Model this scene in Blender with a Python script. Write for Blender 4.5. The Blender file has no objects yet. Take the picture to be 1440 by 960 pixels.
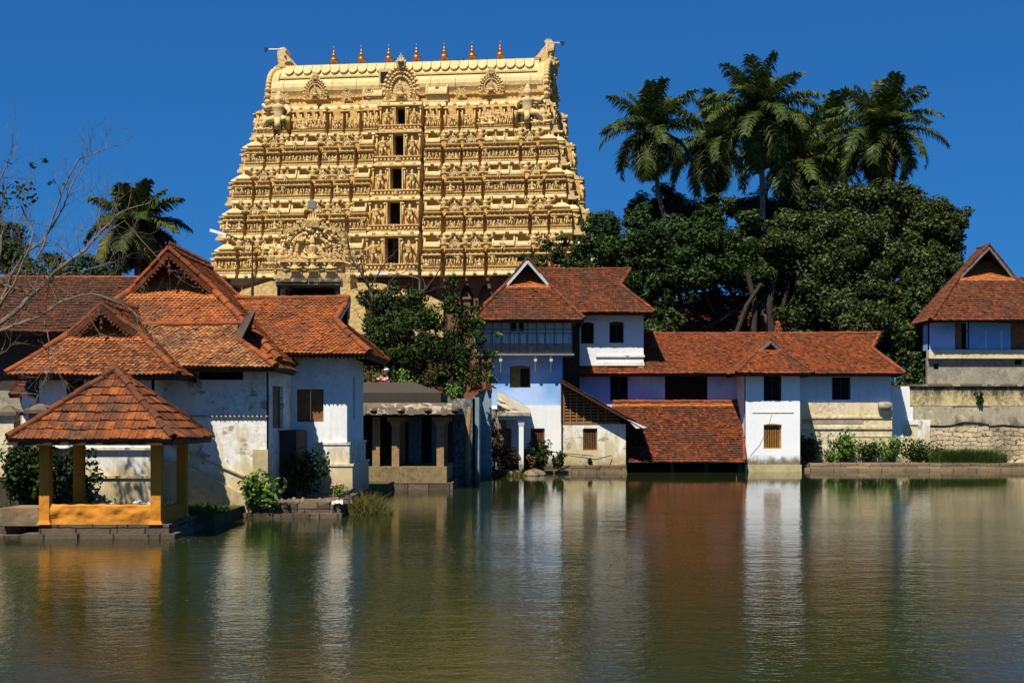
import bpy, math, random
import numpy as np
from mathutils import Vector, Matrix, noise as mnoise

R = math.radians
SC = bpy.context.scene
COL = SC.collection

# ------------------------------------------------------------------ camera, sky, sun, exposure
FPX, HOR, CAMZ = 1800.0, 585.0, 3.0
def X(px, Y): return (px - 720.0) / FPX * Y
def Z(py, Y): return CAMZ + (HOR - py) / FPX * Y
def P(px, py, Y): return (X(px, Y), Y, Z(py, Y))

cam_d = bpy.data.cameras.new('camera')
cam_d.sensor_width = 36.0
cam_d.lens = 36.0 * FPX / 1440.0
cam_d.shift_y = (HOR - 480.0) / 1440.0
cam_d.clip_end = 8000.0
cam_d.clip_start = 0.1
cam = bpy.data.objects.new('camera', cam_d)
COL.objects.link(cam)
cam.location = (0, 0, CAMZ)
cam.rotation_euler = (R(90), 0, 0)
SC.camera = cam

SUN_DIR = Vector((0.25, 0.52, -1.0)).normalized()        # the way the light travels
SUN_EL = math.asin(-SUN_DIR.z)
SUN_AZ = math.atan2(-SUN_DIR.x, -SUN_DIR.y)              # compass bearing of the sun from +Y towards +X
world = bpy.data.worlds.new('World')
SC.world = world
world.use_nodes = True
wn = world.node_tree
wn.nodes.clear()
w_out = wn.nodes.new('ShaderNodeOutputWorld')
w_bg = wn.nodes.new('ShaderNodeBackground')
w_sky = wn.nodes.new('ShaderNodeTexSky')
w_sky.sky_type = 'NISHITA'
w_sky.sun_disc = False
w_sky.sun_elevation = SUN_EL
w_sky.sun_rotation = SUN_AZ
w_sky.altitude = 1500
w_sky.air_density = 1.0
w_sky.dust_density = 0.0
w_sky.ozone_density = 6.0
w_gam = wn.nodes.new('ShaderNodeGamma')
w_gam.inputs['Gamma'].default_value = 0.5
w_mul = wn.nodes.new('ShaderNodeMix')
w_mul.data_type = 'RGBA'
w_mul.blend_type = 'MULTIPLY'
w_mul.inputs['Factor'].default_value = 1.0
w_mul.inputs['B'].default_value = (0.162, 0.755, 1.63, 1)
w_bg.inputs['Strength'].default_value = 0.085
wn.links.new(w_sky.outputs['Color'], w_gam.inputs['Color'])
wn.links.new(w_gam.outputs['Color'], w_mul.inputs['A'])
wn.links.new(w_mul.outputs['Result'], w_bg.inputs['Color'])
wn.links.new(w_bg.outputs['Background'], w_out.inputs['Surface'])

sun_d = bpy.data.lights.new('sun', 'SUN')
sun_d.energy = 5.0
sun_d.angle = R(0.5)
sun_d.color = (1.0, 0.93, 0.80)
sun = bpy.data.objects.new('sun', sun_d)
COL.objects.link(sun)
sun.rotation_euler = SUN_DIR.to_track_quat('-Z', 'Y').to_euler()
sun.location = (-30, -60, 120)

SC.view_settings.view_transform = 'Standard'
SC.view_settings.look = 'None'
SC.view_settings.gamma = 1.0
SC.view_settings.exposure = 0.58
SC.render.engine = 'CYCLES'
SC.cycles.max_bounces = 6
SC.cycles.diffuse_bounces = 3
SC.cycles.glossy_bounces = 3
SC.cycles.use_denoising = True

# ------------------------------------------------------------------ mesh and object helpers
class MB:
    """collects geometry, then links it as one mesh object"""
    def __init__(s):
        s.v = []; s.f = []; s.m = []; s.mi = 0
    def add(s, verts, faces):
        o = len(s.v)
        s.v.extend([tuple(p) for p in verts])
        for f in faces:
            s.f.append(tuple(i + o for i in f)); s.m.append(s.mi)
    def box(s, x0, x1, y0, y1, z0, z1, M=None):
        q = [(x0,y0,z0),(x1,y0,z0),(x1,y1,z0),(x0,y1,z0),(x0,y0,z1),(x1,y0,z1),(x1,y1,z1),(x0,y1,z1)]
        if M: q = [M(*p) for p in q]
        s.add(q, [(0,3,2,1),(4,5,6,7),(0,1,5,4),(1,2,6,5),(2,3,7,6),(3,0,4,7)])
    def taper(s, x0, x1, y0, y1, z0, z1, k, M=None, ky=None):
        cx, cy = (x0+x1)/2, (y0+y1)/2; ky = k if ky is None else ky
        a, b = (x1-x0)/2*k, (y1-y0)/2*ky
        q = [(x0,y0,z0),(x1,y0,z0),(x1,y1,z0),(x0,y1,z0),(cx-a,cy-b,z1),(cx+a,cy-b,z1),(cx+a,cy+b,z1),(cx-a,cy+b,z1)]
        if M: q = [M(*p) for p in q]
        s.add(q, [(0,3,2,1),(4,5,6,7),(0,1,5,4),(1,2,6,5),(2,3,7,6),(3,0,4,7)])
    def beam(s, a, b, w, h, up=(0,0,1)):
        a, b = Vector(a), Vector(b); d = (b-a).normalized()
        sd = d.cross(Vector(up))
        if sd.length < 1e-4: sd = Vector((1,0,0))
        sd.normalize(); u = sd.cross(d)
        q = []
        for c in (a, b):
            q += [c-sd*w/2-u*h/2, c+sd*w/2-u*h/2, c+sd*w/2+u*h/2, c-sd*w/2+u*h/2]
        s.add(q, [(0,1,2,3),(7,6,5,4),(0,4,5,1),(1,5,6,2),(2,6,7,3),(3,7,4,0)])
    def tube(s, pts, rad, n=6, cap=True):
        pts = [Vector(p) for p in pts]
        if not hasattr(rad, '__len__'): rad = [rad]*len(pts)
        rings = []; up = Vector((0.13, 0.31, 0.94))
        for i, p in enumerate(pts):
            d = (pts[min(i+1, len(pts)-1)] - pts[max(i-1, 0)])
            if d.length < 1e-6: d = Vector((0,0,1))
            d.normalize()
            a = d.cross(up)
            if a.length < 1e-3: a = d.cross(Vector((1,0,0)))
            a.normalize(); b = d.cross(a)
            rings.append([p + a*math.cos(2*math.pi*k/n)*rad[i] + b*math.sin(2*math.pi*k/n)*rad[i] for k in range(n)])
        vs = [q for r in rings for q in r]; fs = []
        for i in range(len(pts)-1):
            for k in range(n):
                k2 = (k+1) % n
                fs.append((i*n+k, i*n+k2, (i+1)*n+k2, (i+1)*n+k))
        if cap:
            fs.append(tuple(range(n))[::-1]); fs.append(tuple(range((len(pts)-1)*n, len(pts)*n)))
        s.add(vs, fs)
    def lathe(s, prof, c, n=12, M=None, sx=1, sy=1):
        vs = []; fs = []
        for r, z in prof:
            for k in range(n):
                a = 2*math.pi*k/n
                q = (c[0]+r*sx*math.cos(a), c[1]+r*sy*math.sin(a), c[2]+z)
                vs.append(M(*q) if M else q)
        for i in range(len(prof)-1):
            for k in range(n):
                k2 = (k+1) % n
                fs.append((i*n+k, i*n+k2, (i+1)*n+k2, (i+1)*n+k))
        fs.append(tuple(range(n))[::-1]); fs.append(tuple(range((len(prof)-1)*n, len(prof)*n)))
        s.add(vs, fs)
    def prism(s, poly, M0, M1):
        """poly of 2-tuples; M0, M1 map one to the two end faces"""
        n = len(poly)
        vs = [M0(*p) for p in poly] + [M1(*p) for p in poly]
        fs = [tuple(range(n))[::-1], tuple(range(n, 2*n))]
        for i in range(n):
            j = (i+1) % n
            fs.append((i, j, n+j, n+i))
        s.add(vs, fs)
    def build(s, name, mat, parent=None, local=False, smooth=False):
        me = bpy.data.meshes.new(name)
        vs = s.v
        if parent is not None and not local:
            L = abs_loc(parent)
            vs = [(p[0]-L[0], p[1]-L[1], p[2]-L[2]) for p in vs]
        me.from_pydata(vs, [], s.f)
        mats = mat if isinstance(mat, (list, tuple)) else [mat]
        for m in mats: me.materials.append(m)
        if len(mats) > 1: me.polygons.foreach_set('material_index', s.m)
        if smooth: me.polygons.foreach_set('use_smooth', [True]*len(s.f))
        me.update()
        o = bpy.data.objects.new(name, me); COL.objects.link(o)
        if parent is not None: o.parent = parent
        return o

def abs_loc(o):
    v = Vector(o.location)
    while o.parent is not None:
        o = o.parent; v += Vector(o.location)
    return v

def tag(o, label=None, cat=None, group=None, kind=None):
    if label: o['label'] = label
    if cat: o['category'] = cat
    if group: o['group'] = group
    if kind: o['kind'] = kind
    return o

def root(name, label, cat, loc, group=None, rz=0):
    o = bpy.data.objects.new(name, None); COL.objects.link(o)
    o.location = loc; o.rotation_euler = (0, 0, rz); o.empty_display_size = 0.3
    return tag(o, label, cat, group)

def np_mesh(name, V, nper, mat, parent=None, local=False):
    """V: (N*nper, 3) array, each run of nper vertices is one face"""
    V = np.asarray(V, dtype=np.float64).reshape(-1, 3)
    if parent is not None and not local: V = V - np.array(abs_loc(parent))
    N = len(V) // nper
    me = bpy.data.meshes.new(name)
    me.vertices.add(len(V)); me.vertices.foreach_set('co', V.astype(np.float32).ravel())
    me.loops.add(len(V)); me.loops.foreach_set('vertex_index', np.arange(len(V), dtype=np.int32))
    me.polygons.add(N)
    me.polygons.foreach_set('loop_start', np.arange(0, len(V), nper, dtype=np.int32))
    me.materials.append(mat)
    me.update(calc_edges=True); me.validate()
    o = bpy.data.objects.new(name, me); COL.objects.link(o)
    if parent is not None: o.parent = parent
    return o

# ------------------------------------------------------------------ materials
class NT:
    def __init__(s, name, rough=0.85, spec=0.3):
        s.m = bpy.data.materials.new(name); s.m.use_nodes = True
        s.t = s.m.node_tree; s.n = s.t.nodes
        s.b = s.n['Principled BSDF']
        s.b.inputs['Roughness'].default_value = rough
        s.b.inputs['Specular IOR Level'].default_value = spec
        s.pos = None
    def link(s, a, b): s.t.links.new(a, b)
    def P(s):
        if s.pos is None:
            s.pos = s.n.new('ShaderNodeNewGeometry').outputs['Position']
        return s.pos
    def scaled(s, v, sc, off=(0,0,0)):
        m = s.n.new('ShaderNodeMapping'); m.inputs['Scale'].default_value = sc
        m.inputs['Location'].default_value = off
        s.link(v, m.inputs['Vector']); return m.outputs['Vector']
    def noise(s, scale, detail=6, rough=0.6, vec=None, dist=0.0, out='Fac'):
        n = s.n.new('ShaderNodeTexNoise')
        n.inputs['Scale'].default_value = scale; n.inputs['Detail'].default_value = detail
        n.inputs['Roughness'].default_value = rough; n.inputs['Distortion'].default_value = dist
        s.link(vec if vec is not None else s.P(), n.inputs['Vector'])
        return n.outputs[out]
    def ramp(s, fac, stops, interp='LINEAR'):
        r = s.n.new('ShaderNodeValToRGB'); r.color_ramp.interpolation = interp
        e = r.color_ramp.elements
        while len(e) < len(stops): e.new(0.5)
        for i, (p, c) in enumerate(stops):
            e[i].position = p
            e[i].color = (c, c, c, 1) if not hasattr(c, '__len__') else (*c[:3], 1)
        s.link(fac, r.inputs['Fac']); return r.outputs['Color']
    def mix(s, fac, a, b, mode='MIX'):
        m = s.n.new('ShaderNodeMix'); m.data_type = 'RGBA'; m.blend_type = mode
        for inp, v in (('Factor', fac), ('A', a), ('B', b)):
            if isinstance(v, (int, float)): m.inputs[inp].default_value = v if inp == 'Factor' else (v,v,v,1)
            elif isinstance(v, (tuple, list)): m.inputs[inp].default_value = (*v[:3], 1)
            else: s.link(v, m.inputs[inp])
        return m.outputs['Result']
    def math(s, op, a, b=0.0, clamp=False):
        m = s.n.new('ShaderNodeMath'); m.operation = op; m.use_clamp = clamp
        for i, v in enumerate((a, b)):
            if isinstance(v, (int, float)): m.inputs[i].default_value = v
            else: s.link(v, m.inputs[i])
        return m.outputs[0]
    def sep(s, vec, ax):
        n = s.n.new('ShaderNodeSeparateXYZ'); s.link(vec, n.inputs[0]); return n.outputs[ax]
    def maprange(s, v, a, b, c=0.0, d=1.0):
        n = s.n.new('ShaderNodeMapRange'); s.link(v, n.inputs['Value'])
        for k, x in (('From Min', a), ('From Max', b), ('To Min', c), ('To Max', d)): n.inputs[k].default_value = x
        return n.outputs[0]
    def rnd(s):
        return s.n.new('ShaderNodeNewGeometry').outputs['Random Per Island']
    def bump(s, h, strength=0.3, dist=0.02):
        b = s.n.new('ShaderNodeBump'); b.inputs['Strength'].default_value = strength
        b.inputs['Distance'].default_value = dist
        s.link(h, b.inputs['Height']); s.link(b.outputs['Normal'], s.b.inputs['Normal']); return b
    def color(s, c):
        if isinstance(c, (tuple, list)): s.b.inputs['Base Color'].default_value = (*c[:3], 1)
        else: s.link(c, s.b.inputs['Base Color'])
        return s.m

def plain(name, col, rough=0.8, var=0.25, scale=3.0, metallic=0.0, bump=0.15):
    t = NT(name, rough)
    n = t.noise(scale, 6)
    c = t.mix(t.ramp(n, [(0.3, 0.0), (0.7, 1.0)]), tuple(x*(1-var) for x in col), tuple(min(1, x*(1+var)) for x in col))
    t.b.inputs['Metallic'].default_value = metallic
    t.bump(t.noise(scale*8, 4), bump, 0.01)
    return t.color(c)

def plaster(name, base, stain=(0.24,0.21,0.16), amt=0.5, dirt=(0.0, 1.0), dirtcol=(0.16,0.13,0.08), streak=0.5, seed=0.0, tint=None, peel=0.0):
    """whitewash with blotches, rain streaks and splash dirt near its foot"""
    t = NT(name, 0.9, 0.2)
    p = t.scaled(t.P(), (1,1,1), (seed*7.1, seed*3.3, seed*1.7))
    big = t.ramp(t.noise(0.55, 9, 0.68, p), [(0.50-0.12*amt, 0.0), (0.72-0.1*amt, 1.0)])
    fine = t.ramp(t.noise(5.0, 8, 0.75, p), [(0.42, 0.0), (0.62, 1.0)])
    st = t.ramp(t.noise(1.0, 7, 0.7, t.scaled(p, (2.6, 2.6, 0.22))), [(0.50, 0.0), (0.70, 1.0)])
    c = base
    if tint is not None:
        c = t.mix(t.ramp(t.noise(0.45, 4, 0.5, p), [(0.44, 0.0), (0.60, 1.0)]), base, tint)
    c = t.mix(t.math('MULTIPLY', t.math('MULTIPLY', big, fine), amt), c, stain)
    c = t.mix(t.math('MULTIPLY', st, 0.55*streak), c, tuple(x*0.55 + y*0.25 for x, y in zip(stain, base)))
    z = t.sep(t.P(), 2)
    low = t.maprange(z, dirt[1], dirt[0])
    dn = t.math('ADD', low, t.math('MULTIPLY', t.math('SUBTRACT', t.noise(1.0, 9, 0.72, t.scaled(p, (2.0, 2.0, 0.7))), 0.5), 3.0))
    dm = t.math('MULTIPLY', t.ramp(dn, [(0.35, 0.0), (0.85, 0.95)]), t.math('MULTIPLY', low, 4.0, True), True)
    c = t.mix(dm, c, dirtcol)
    if dirt[0] > -1:                                    # damp rising from the waterline
        tide = t.math('MULTIPLY', t.maprange(z, 0.95, 0.30), t.ramp(t.noise(2.6, 8, 0.75, p), [(0.36, 0.0), (0.56, 0.9)]), True)
        c = t.mix(tide, c, (0.12, 0.105, 0.06))
    if peel > 0:
        pe = t.ramp(t.noise(1.3, 10, 0.72, t.scaled(p, (1,1,1.4))), [(0.60-peel*0.2, 0.0), (0.615-peel*0.2, 1.0)])
        c = t.mix(pe, c, (0.36,0.31,0.22))
    c = t.mix(t.ramp(t.noise(24, 4, 0.6), [(0.35, 0.0), (0.8, 0.12)]), c, (0.34,0.30,0.24))
    t.bump(t.math('ADD', t.noise(2.5, 10, 0.75, p), t.math('MULTIPLY', big, -0.15)), 0.28, 0.05)
    return t.color(c)

def tilemat(name, cols, dark=0.5, lichen=0.2, seed=0.0, dscale=0.5, top=None):
    """clay tiles: every tile its own shade, weathered patches, pale lichen"""
    t = NT(name, 0.82, 0.25)
    p = t.scaled(t.P(), (1,1,1), (seed*11.3, seed*5.1, 0))
    n = len(cols)
    av = [sum(q[k] for q in cols)/n for k in range(3)]
    c = t.ramp(t.rnd(), [(i/(n-1.0), tuple((q[k]*0.8+av[k]*0.2)*(0.57, 0.52, 0.42)[k] for k in range(3))) for i, q in enumerate(cols)])
    w = t.ramp(t.noise(dscale, 8, 0.72, p), [(0.46, 0.0), (0.60, 1.0)])
    c = t.mix(t.math('MULTIPLY', w, dark), c, (0.050, 0.030, 0.020))
    sp = t.ramp(t.noise(3.2, 8, 0.75, p), [(0.51, 0.0), (0.60, 1.0)])
    c = t.mix(t.math('MULTIPLY', sp, dark), c, (0.026, 0.019, 0.013))
    ob = t.ramp(t.noise(dscale*2.3, 7, 0.75, t.scaled(p, (1,1,1), (3, 31, 2))), [(0.54, 0.0), (0.63, 0.45)])
    c = t.mix(ob, c, tuple(min(0.7, av[k]*(1.25, 0.92, 0.70)[k]) for k in range(3)))
    sk = t.ramp(t.noise(1.0, 6, 0.7, t.scaled(p, (3.2, 3.2, 0.5), (9, 2, 5))), [(0.50, 0.0), (0.66, 1.0)])
    c = t.mix(t.math('MULTIPLY', sk, dark*0.8), c, (0.060, 0.032, 0.020))
    li = t.ramp(t.noise(9.0, 6, 0.8, t.scaled(p, (1,1,1), (40,3,9))), [(0.63, 0.0), (0.69, 1.0)])
    c = t.mix(t.math('MULTIPLY', li, lichen), c, (0.30, 0.22, 0.14))
    t.bump(t.noise(20, 5, 0.7), 0.3, 0.01)
    return t.color(c)

def leafmat(name, cols, rough=0.45, spec=0.35, transl=0.15):
    t = NT(name, rough+0.12, spec*0.45)
    n = len(cols)
    c = t.ramp(t.rnd(), [(i/(n-1.0), q) for i, q in enumerate(cols)])
    c = t.mix(t.ramp(t.noise(0.35, 3), [(0.4, 0.0), (0.65, 0.5)]), c, cols[0])
    t.color(c)
    if transl > 0:
        tr = t.n.new('ShaderNodeBsdfTranslucent'); mx = t.n.new('ShaderNodeMixShader')
        t.link(c, tr.inputs['Color']); mx.inputs[0].default_value = transl
        out = t.n['Material Output']
        t.link(t.b.outputs[0], mx.inputs[1]); t.link(tr.outputs[0], mx.inputs[2]); t.link(mx.outputs[0], out.inputs['Surface'])
    return t.m

def masonry(name, c1, c2, mortar, bw=0.55, bh=0.26, distort=0.12, bumpk=0.8, stain=0.4, seed=0):
    t = NT(name, 0.9, 0.2)
    p = t.P()
    x = t.sep(p, 0); y = t.sep(p, 1); z = t.sep(p, 2)
    cx = t.n.new('ShaderNodeCombineXYZ')
    t.link(t.math('ADD', x, y), cx.inputs[0]); t.link(z, cx.inputs[1])
    nz = t.noise(1.6, 3, 0.6, out='Color')
    vv = t.n.new('ShaderNodeVectorMath'); vv.operation = 'MULTIPLY_ADD'
    t.link(nz, vv.inputs[0]); vv.inputs[1].default_value = (distort*4, distort*2, 0); t.link(cx.outputs[0], vv.inputs[2])
    br = t.n.new('ShaderNodeTexBrick')
    t.link(vv.outputs[0], br.inputs['Vector'])
    br.inputs['Scale'].default_value = 1.0; br.inputs['Brick Width'].default_value = bw; br.inputs['Row Height'].default_value = bh
    br.inputs['Mortar Size'].default_value = 0.022; br.inputs['Mortar Smooth'].default_value = 0.6
    br.inputs['Color1'].default_value = (*c1, 1); br.inputs['Color2'].default_value = (*c2, 1); br.inputs['Mortar'].default_value = (*mortar, 1)
    c = br.outputs['Color']
    c = t.mix(t.math('MULTIPLY', t.ramp(t.noise(0.8, 8, 0.7), [(0.45, 0.0), (0.7, 1.0)]), stain), c, (0.10,0.085,0.06))
    c = t.mix(t.math('MULTIPLY', t.ramp(t.noise(1.0, 6, 0.7, t.scaled(p, (1.5,1.5,0.15))), [(0.55, 0.0), (0.68, 1.0)]), stain), c, (0.35,0.20,0.07))
    h = t.math('ADD', t.math('MULTIPLY', br.outputs['Fac'], -1.0), t.math('MULTIPLY', t.noise(6, 8, 0.75), 0.9))
    t.bump(h, bumpk, 0.05)
    return t.color(c)

M = {}
M['sky_white'] = plain('white_paint', (0.72,0.70,0.66), 0.6, 0.1)
M['wall_white'] = plaster('whitewash_plaster', (0.80,0.80,0.79), amt=0.28, dirt=(0.3,1.0), streak=0.25)
M['wall_tower'] = plaster('clean_whitewash', (0.84,0.85,0.86), amt=0.12, dirt=(0.4,1.0), streak=0.15, seed=2)
M['wall_old'] = plaster('aged_whitewash', (0.84,0.83,0.78), stain=(0.36,0.30,0.18), amt=0.7, dirt=(0.8,3.1), dirtcol=(0.56,0.45,0.24), streak=0.45, seed=3, tint=(0.80,0.76,0.62), peel=0.12)
M['wall_left'] = plaster('left_house_plaster', (0.84,0.85,0.85), stain=(0.34,0.29,0.19), amt=0.45, dirt=(0.8,2.8), dirtcol=(0.50,0.40,0.22), streak=0.5, seed=5)
M['wall_yellowed'] = plaster('yellowed_plaster', (0.72,0.60,0.36), stain=(0.34,0.22,0.09), amt=1.0, dirt=(0.0,0.9), streak=0.7, seed=7, tint=(0.78,0.70,0.52))
M['wall_blue'] = plaster('blue_limewash', (0.17,0.38,0.74), stain=(0.40,0.44,0.55), amt=0.4, dirt=(-2,-1), streak=0.3, seed=9, tint=(0.38,0.54,0.86))
M['wall_lilac'] = plaster('lilac_blue_limewash', (0.42,0.46,0.80), stain=(0.30,0.24,0.36), amt=0.5, dirt=(-2,-1), streak=0.4, seed=11, tint=(0.55,0.60,0.80))
M['wall_palebl'] = plaster('pale_blue_limewash', (0.52,0.66,0.80), stain=(0.34,0.34,0.30), amt=0.5, dirt=(-2,-1), streak=0.6, seed=12)
M['wall_gray'] = plaster('weathered_shade_grey_render', (0.30,0.27,0.20), stain=(0.10,0.09,0.07), amt=0.9, dirt=(-2,-1), streak=0.7, seed=13, peel=0.35)
M['wall_moss'] = plaster('blackened_coping_plaster', (0.62,0.50,0.24), stain=(0.06,0.05,0.035), amt=1.0, dirt=(4.75,3.55), dirtcol=(0.05,0.045,0.03), streak=1.0, seed=15)
M['ledge'] = plaster('stained_ledge', (0.52,0.42,0.22), stain=(0.18,0.14,0.08), amt=0.8, dirt=(-2,-1), seed=17)
M['masonry'] = masonry('rough_masonry', (0.74,0.59,0.36), (0.52,0.41,0.24), (0.05,0.035,0.02), 0.60, 0.27, 0.30, 1.0, 0.75)
M['bank'] = masonry('bank_stones', (0.16,0.115,0.075), (0.09,0.065,0.045), (0.03,0.025,0.02), 0.85, 0.30, 0.05, 1.0, 0.6)
M['bank_light'] = masonry('pale_bank_stones', (0.26,0.19,0.11), (0.17,0.12,0.07), (0.06,0.05,0.035), 1.3, 0.32, 0.05, 0.8, 0.5)
M['granite'] = masonry('dark_granite', (0.20,0.15,0.11), (0.15,0.115,0.085), (0.05,0.04,0.03), 1.5, 0.5, 0.02, 0.7, 0.7)
M['granite_red'] = plaster('red_brown_granite', (0.17,0.075,0.038), stain=(0.07,0.04,0.025), amt=0.7, dirt=(-2,-1), seed=19)
M['pillar_stone'] = plaster('ochre_stone', (0.32,0.19,0.085), stain=(0.12,0.08,0.05), amt=0.8, dirt=(0,1.5), dirtcol=(0.14,0.09,0.05), seed=21)
M['hall_base'] = plaster('stained_yellow_stone', (0.27,0.19,0.085), stain=(0.08,0.06,0.035), amt=1.0, dirt=(-2,-1), streak=1.0, seed=23)
M['peeled'] = plaster('peeled_shaded_wall', (0.07,0.065,0.055), stain=(0.42,0.47,0.50), amt=1.0, dirt=(-2,-1), streak=0.0, seed=26)  # peeling is wear; the dark base colour carries the trees' shade
M['wall_teal'] = plaster('shade_darkened_limewash', (0.20,0.30,0.34), stain=(0.10,0.10,0.09), amt=1.0, dirt=(-0.3,1.0), dirtcol=(0.08,0.08,0.07), streak=1.0, seed=33)  # pale blue limewash, darkened to put the shade into its colour
M['band'] = plaster('patchy_old_render', (0.60,0.50,0.30), stain=(0.10,0.08,0.05), amt=1.0, dirt=(2.2,3.4), dirtcol=(0.13,0.11,0.075), streak=0.9, seed=41, tint=(0.42,0.37,0.27), peel=0.35)
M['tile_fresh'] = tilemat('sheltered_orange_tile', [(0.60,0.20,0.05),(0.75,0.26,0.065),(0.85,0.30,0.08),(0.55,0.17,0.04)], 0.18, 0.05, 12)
M['roof_stone'] = plaster('dark_weathered_stone', (0.045,0.032,0.023), stain=(0.035,0.032,0.028), amt=1.0, dirt=(-2,-1), streak=1.0, seed=22)
M['stone_edge'] = plaster('lichened_stone_edge', (0.13,0.10,0.066), stain=(0.025,0.02,0.015), amt=1.0, dirt=(-2,-1), streak=0.8, seed=24, peel=0.2)
M['cream'] = plaster('gopuram_cream', (0.63,0.435,0.170), stain=(0.26,0.16,0.07), amt=0.6, dirt=(-2,-1), streak=0.7, seed=25)
M['cream_lt'] = plaster('gopuram_pale_cream', (0.63,0.475,0.215), stain=(0.28,0.19,0.09), amt=0.6, dirt=(-2,-1), streak=0.8, seed=27)
M['cream_dp'] = plaster('gopuram_bounce_ochre', (0.66,0.39,0.115), stain=(0.22,0.12,0.05), amt=0.6, dirt=(-2,-1), streak=0.6, seed=29)  # recess tone: warm interreflected light is put into this ochre
M['ochre'] = plaster('yellow_ochre_paint', (0.58,0.215,0.014), stain=(0.36,0.13,0.012), amt=0.8, dirt=(-2,-1), dirtcol=(0.50,0.19,0.014), seed=31)
def strong_bump(m, sc=3.0, k=0.9, d=0.08, cracks=True):
    nt = m.node_tree; b = [n for n in nt.nodes if n.type == 'BUMP'][0]
    n = nt.nodes.new('ShaderNodeTexVoronoi'); n.inputs['Scale'].default_value = sc; n.feature = 'DISTANCE_TO_EDGE'
    g = nt.nodes.new('ShaderNodeNewGeometry'); nz = nt.nodes.new('ShaderNodeTexNoise'); nz.inputs['Scale'].default_value = sc*1.2; nz.inputs['Detail'].default_value = 8
    v = nt.nodes.new('ShaderNodeVectorMath'); v.operation = 'MULTIPLY_ADD'; v.inputs[1].default_value = (0.5, 0.5, 0.5)
    nt.links.new(g.outputs['Position'], nz.inputs['Vector']); nt.links.new(nz.outputs['Color'], v.inputs[0]); nt.links.new(g.outputs['Position'], v.inputs[2]); nt.links.new(v.outputs[0], n.inputs['Vector'])
    r = nt.nodes.new('ShaderNodeMapRange'); r.inputs['From Max'].default_value = 0.12; nt.links.new(n.outputs['Distance'], r.inputs['Value'])
    a = nt.nodes.new('ShaderNodeMath'); a.operation = 'ADD'; nt.links.new(r.outputs[0], a.inputs[0]); nt.links.new(nz.outputs['Fac'], a.inputs[1])
    nt.links.new(a.outputs[0] if cracks else nz.outputs['Fac'], b.inputs['Height']); b.inputs['Strength'].default_value = k; b.inputs['Distance'].default_value = d
strong_bump(M['ochre'], 2.4, 0.55, 0.10, False)
strong_bump(M['cream'], 3.0, 0.7, 0.14, False); strong_bump(M['cream_dp'], 2.4, 0.7, 0.16, False); strong_bump(M['cream_lt'], 3.4, 0.5, 0.10, False); strong_bump(M['pillar_stone'], 3.0, 0.6, 0.06, False)
M['wood'] = plain('dark_brown_wood', (0.045,0.023,0.012), 0.7, 0.4, 6)
M['wood_mid'] = plain('brown_wood', (0.20,0.095,0.035), 0.7, 0.3, 6)
M['wood_ochre'] = plain('ochre_painted_wood', (0.42,0.20,0.05), 0.6, 0.2, 6)
M['wood_slat'] = plain('brown_slat_wood', (0.26,0.125,0.038), 0.7, 0.3, 6)
M['wood_olive'] = plain('olive_shutter_wood', (0.17,0.115,0.045), 0.7, 0.3, 6)
M['dark'] = plain('unlit_interior', (0.012,0.011,0.012), 0.95, 0.3)  # near-black colour stands in for the shade behind openings
M['grey_board'] = plain('weathered_grey_board', (0.20,0.18,0.17), 0.8, 0.3, 5)
M['white_board'] = plain('white_painted_board', (0.70,0.68,0.64), 0.6, 0.12, 5)
M['metal'] = plain('galvanised_metal', (0.20,0.19,0.17), 0.55, 0.2, 5, 0.7)
M['black_metal'] = plain('black_metal', (0.03,0.03,0.035), 0.5, 0.2)
M['brass'] = plain('aged_copper_gilt', (0.42,0.17,0.045), 0.38, 0.25, 8, 0.75)
M['lampw'] = plain('white_lamp_glass', (0.75,0.78,0.80), 0.25, 0.04)
M['cloth_white'] = plain('white_plastic', (0.78,0.79,0.80), 0.5, 0.1)
M['cloth_blue'] = plain('navy_tarpaulin', (0.012,0.02,0.10), 0.4, 0.4, 9)
M['cloth_red'] = plain('red_cloth', (0.35,0.02,0.02), 0.8, 0.3)
M['skin'] = plain('brown_skin', (0.20,0.10,0.06), 0.6, 0.1)
M['hair'] = plain('black_hair', (0.012,0.010,0.010), 0.5, 0.2)
M['cable'] = plain('black_cable', (0.012,0.012,0.012), 0.6, 0.1)
M['bark'] = plain('brown_bark', (0.075,0.055,0.038), 0.9, 0.4, 5, bump=0.6)
M['bark_dark'] = plain('dark_bark', (0.035,0.027,0.02), 0.9, 0.4, 5, bump=0.6)
M['bark_grey'] = plain('brown_grey_bark', (0.17,0.13,0.09), 0.9, 0.35, 6, bump=0.6)
M['palm_bark'] = plain('grey_palm_bark', (0.13,0.115,0.095), 0.9, 0.35, 6, bump=0.6)
M['bird_black'] = plain('black_feathers', (0.012,0.012,0.016), 0.5, 0.2)
M['coconut'] = plain('yellow_green_coconut', (0.28,0.19,0.03), 0.5, 0.3)
M['flower'] = plain('pink_petals', (0.75,0.30,0.26), 0.6, 0.2)
rust = [(0.045,0.018,0.010),(0.13,0.038,0.016),(0.27,0.075,0.022),(0.40,0.12,0.032),(0.20,0.055,0.02)]
M['tile_left'] = tilemat('old_flat_clay_tile', [(0.06,0.028,0.016),(0.20,0.06,0.022),(0.42,0.12,0.03),(0.62,0.20,0.05),(0.44,0.22,0.10),(0.34,0.09,0.025)], 0.50, 0.30, 1)
M['tile_left_b'] = tilemat('bright_flat_clay_tile', [(0.24,0.06,0.02),(0.42,0.115,0.03),(0.56,0.165,0.04),(0.50,0.20,0.07),(0.60,0.20,0.05)], 0.45, 0.28, 2, 0.9)
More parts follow.
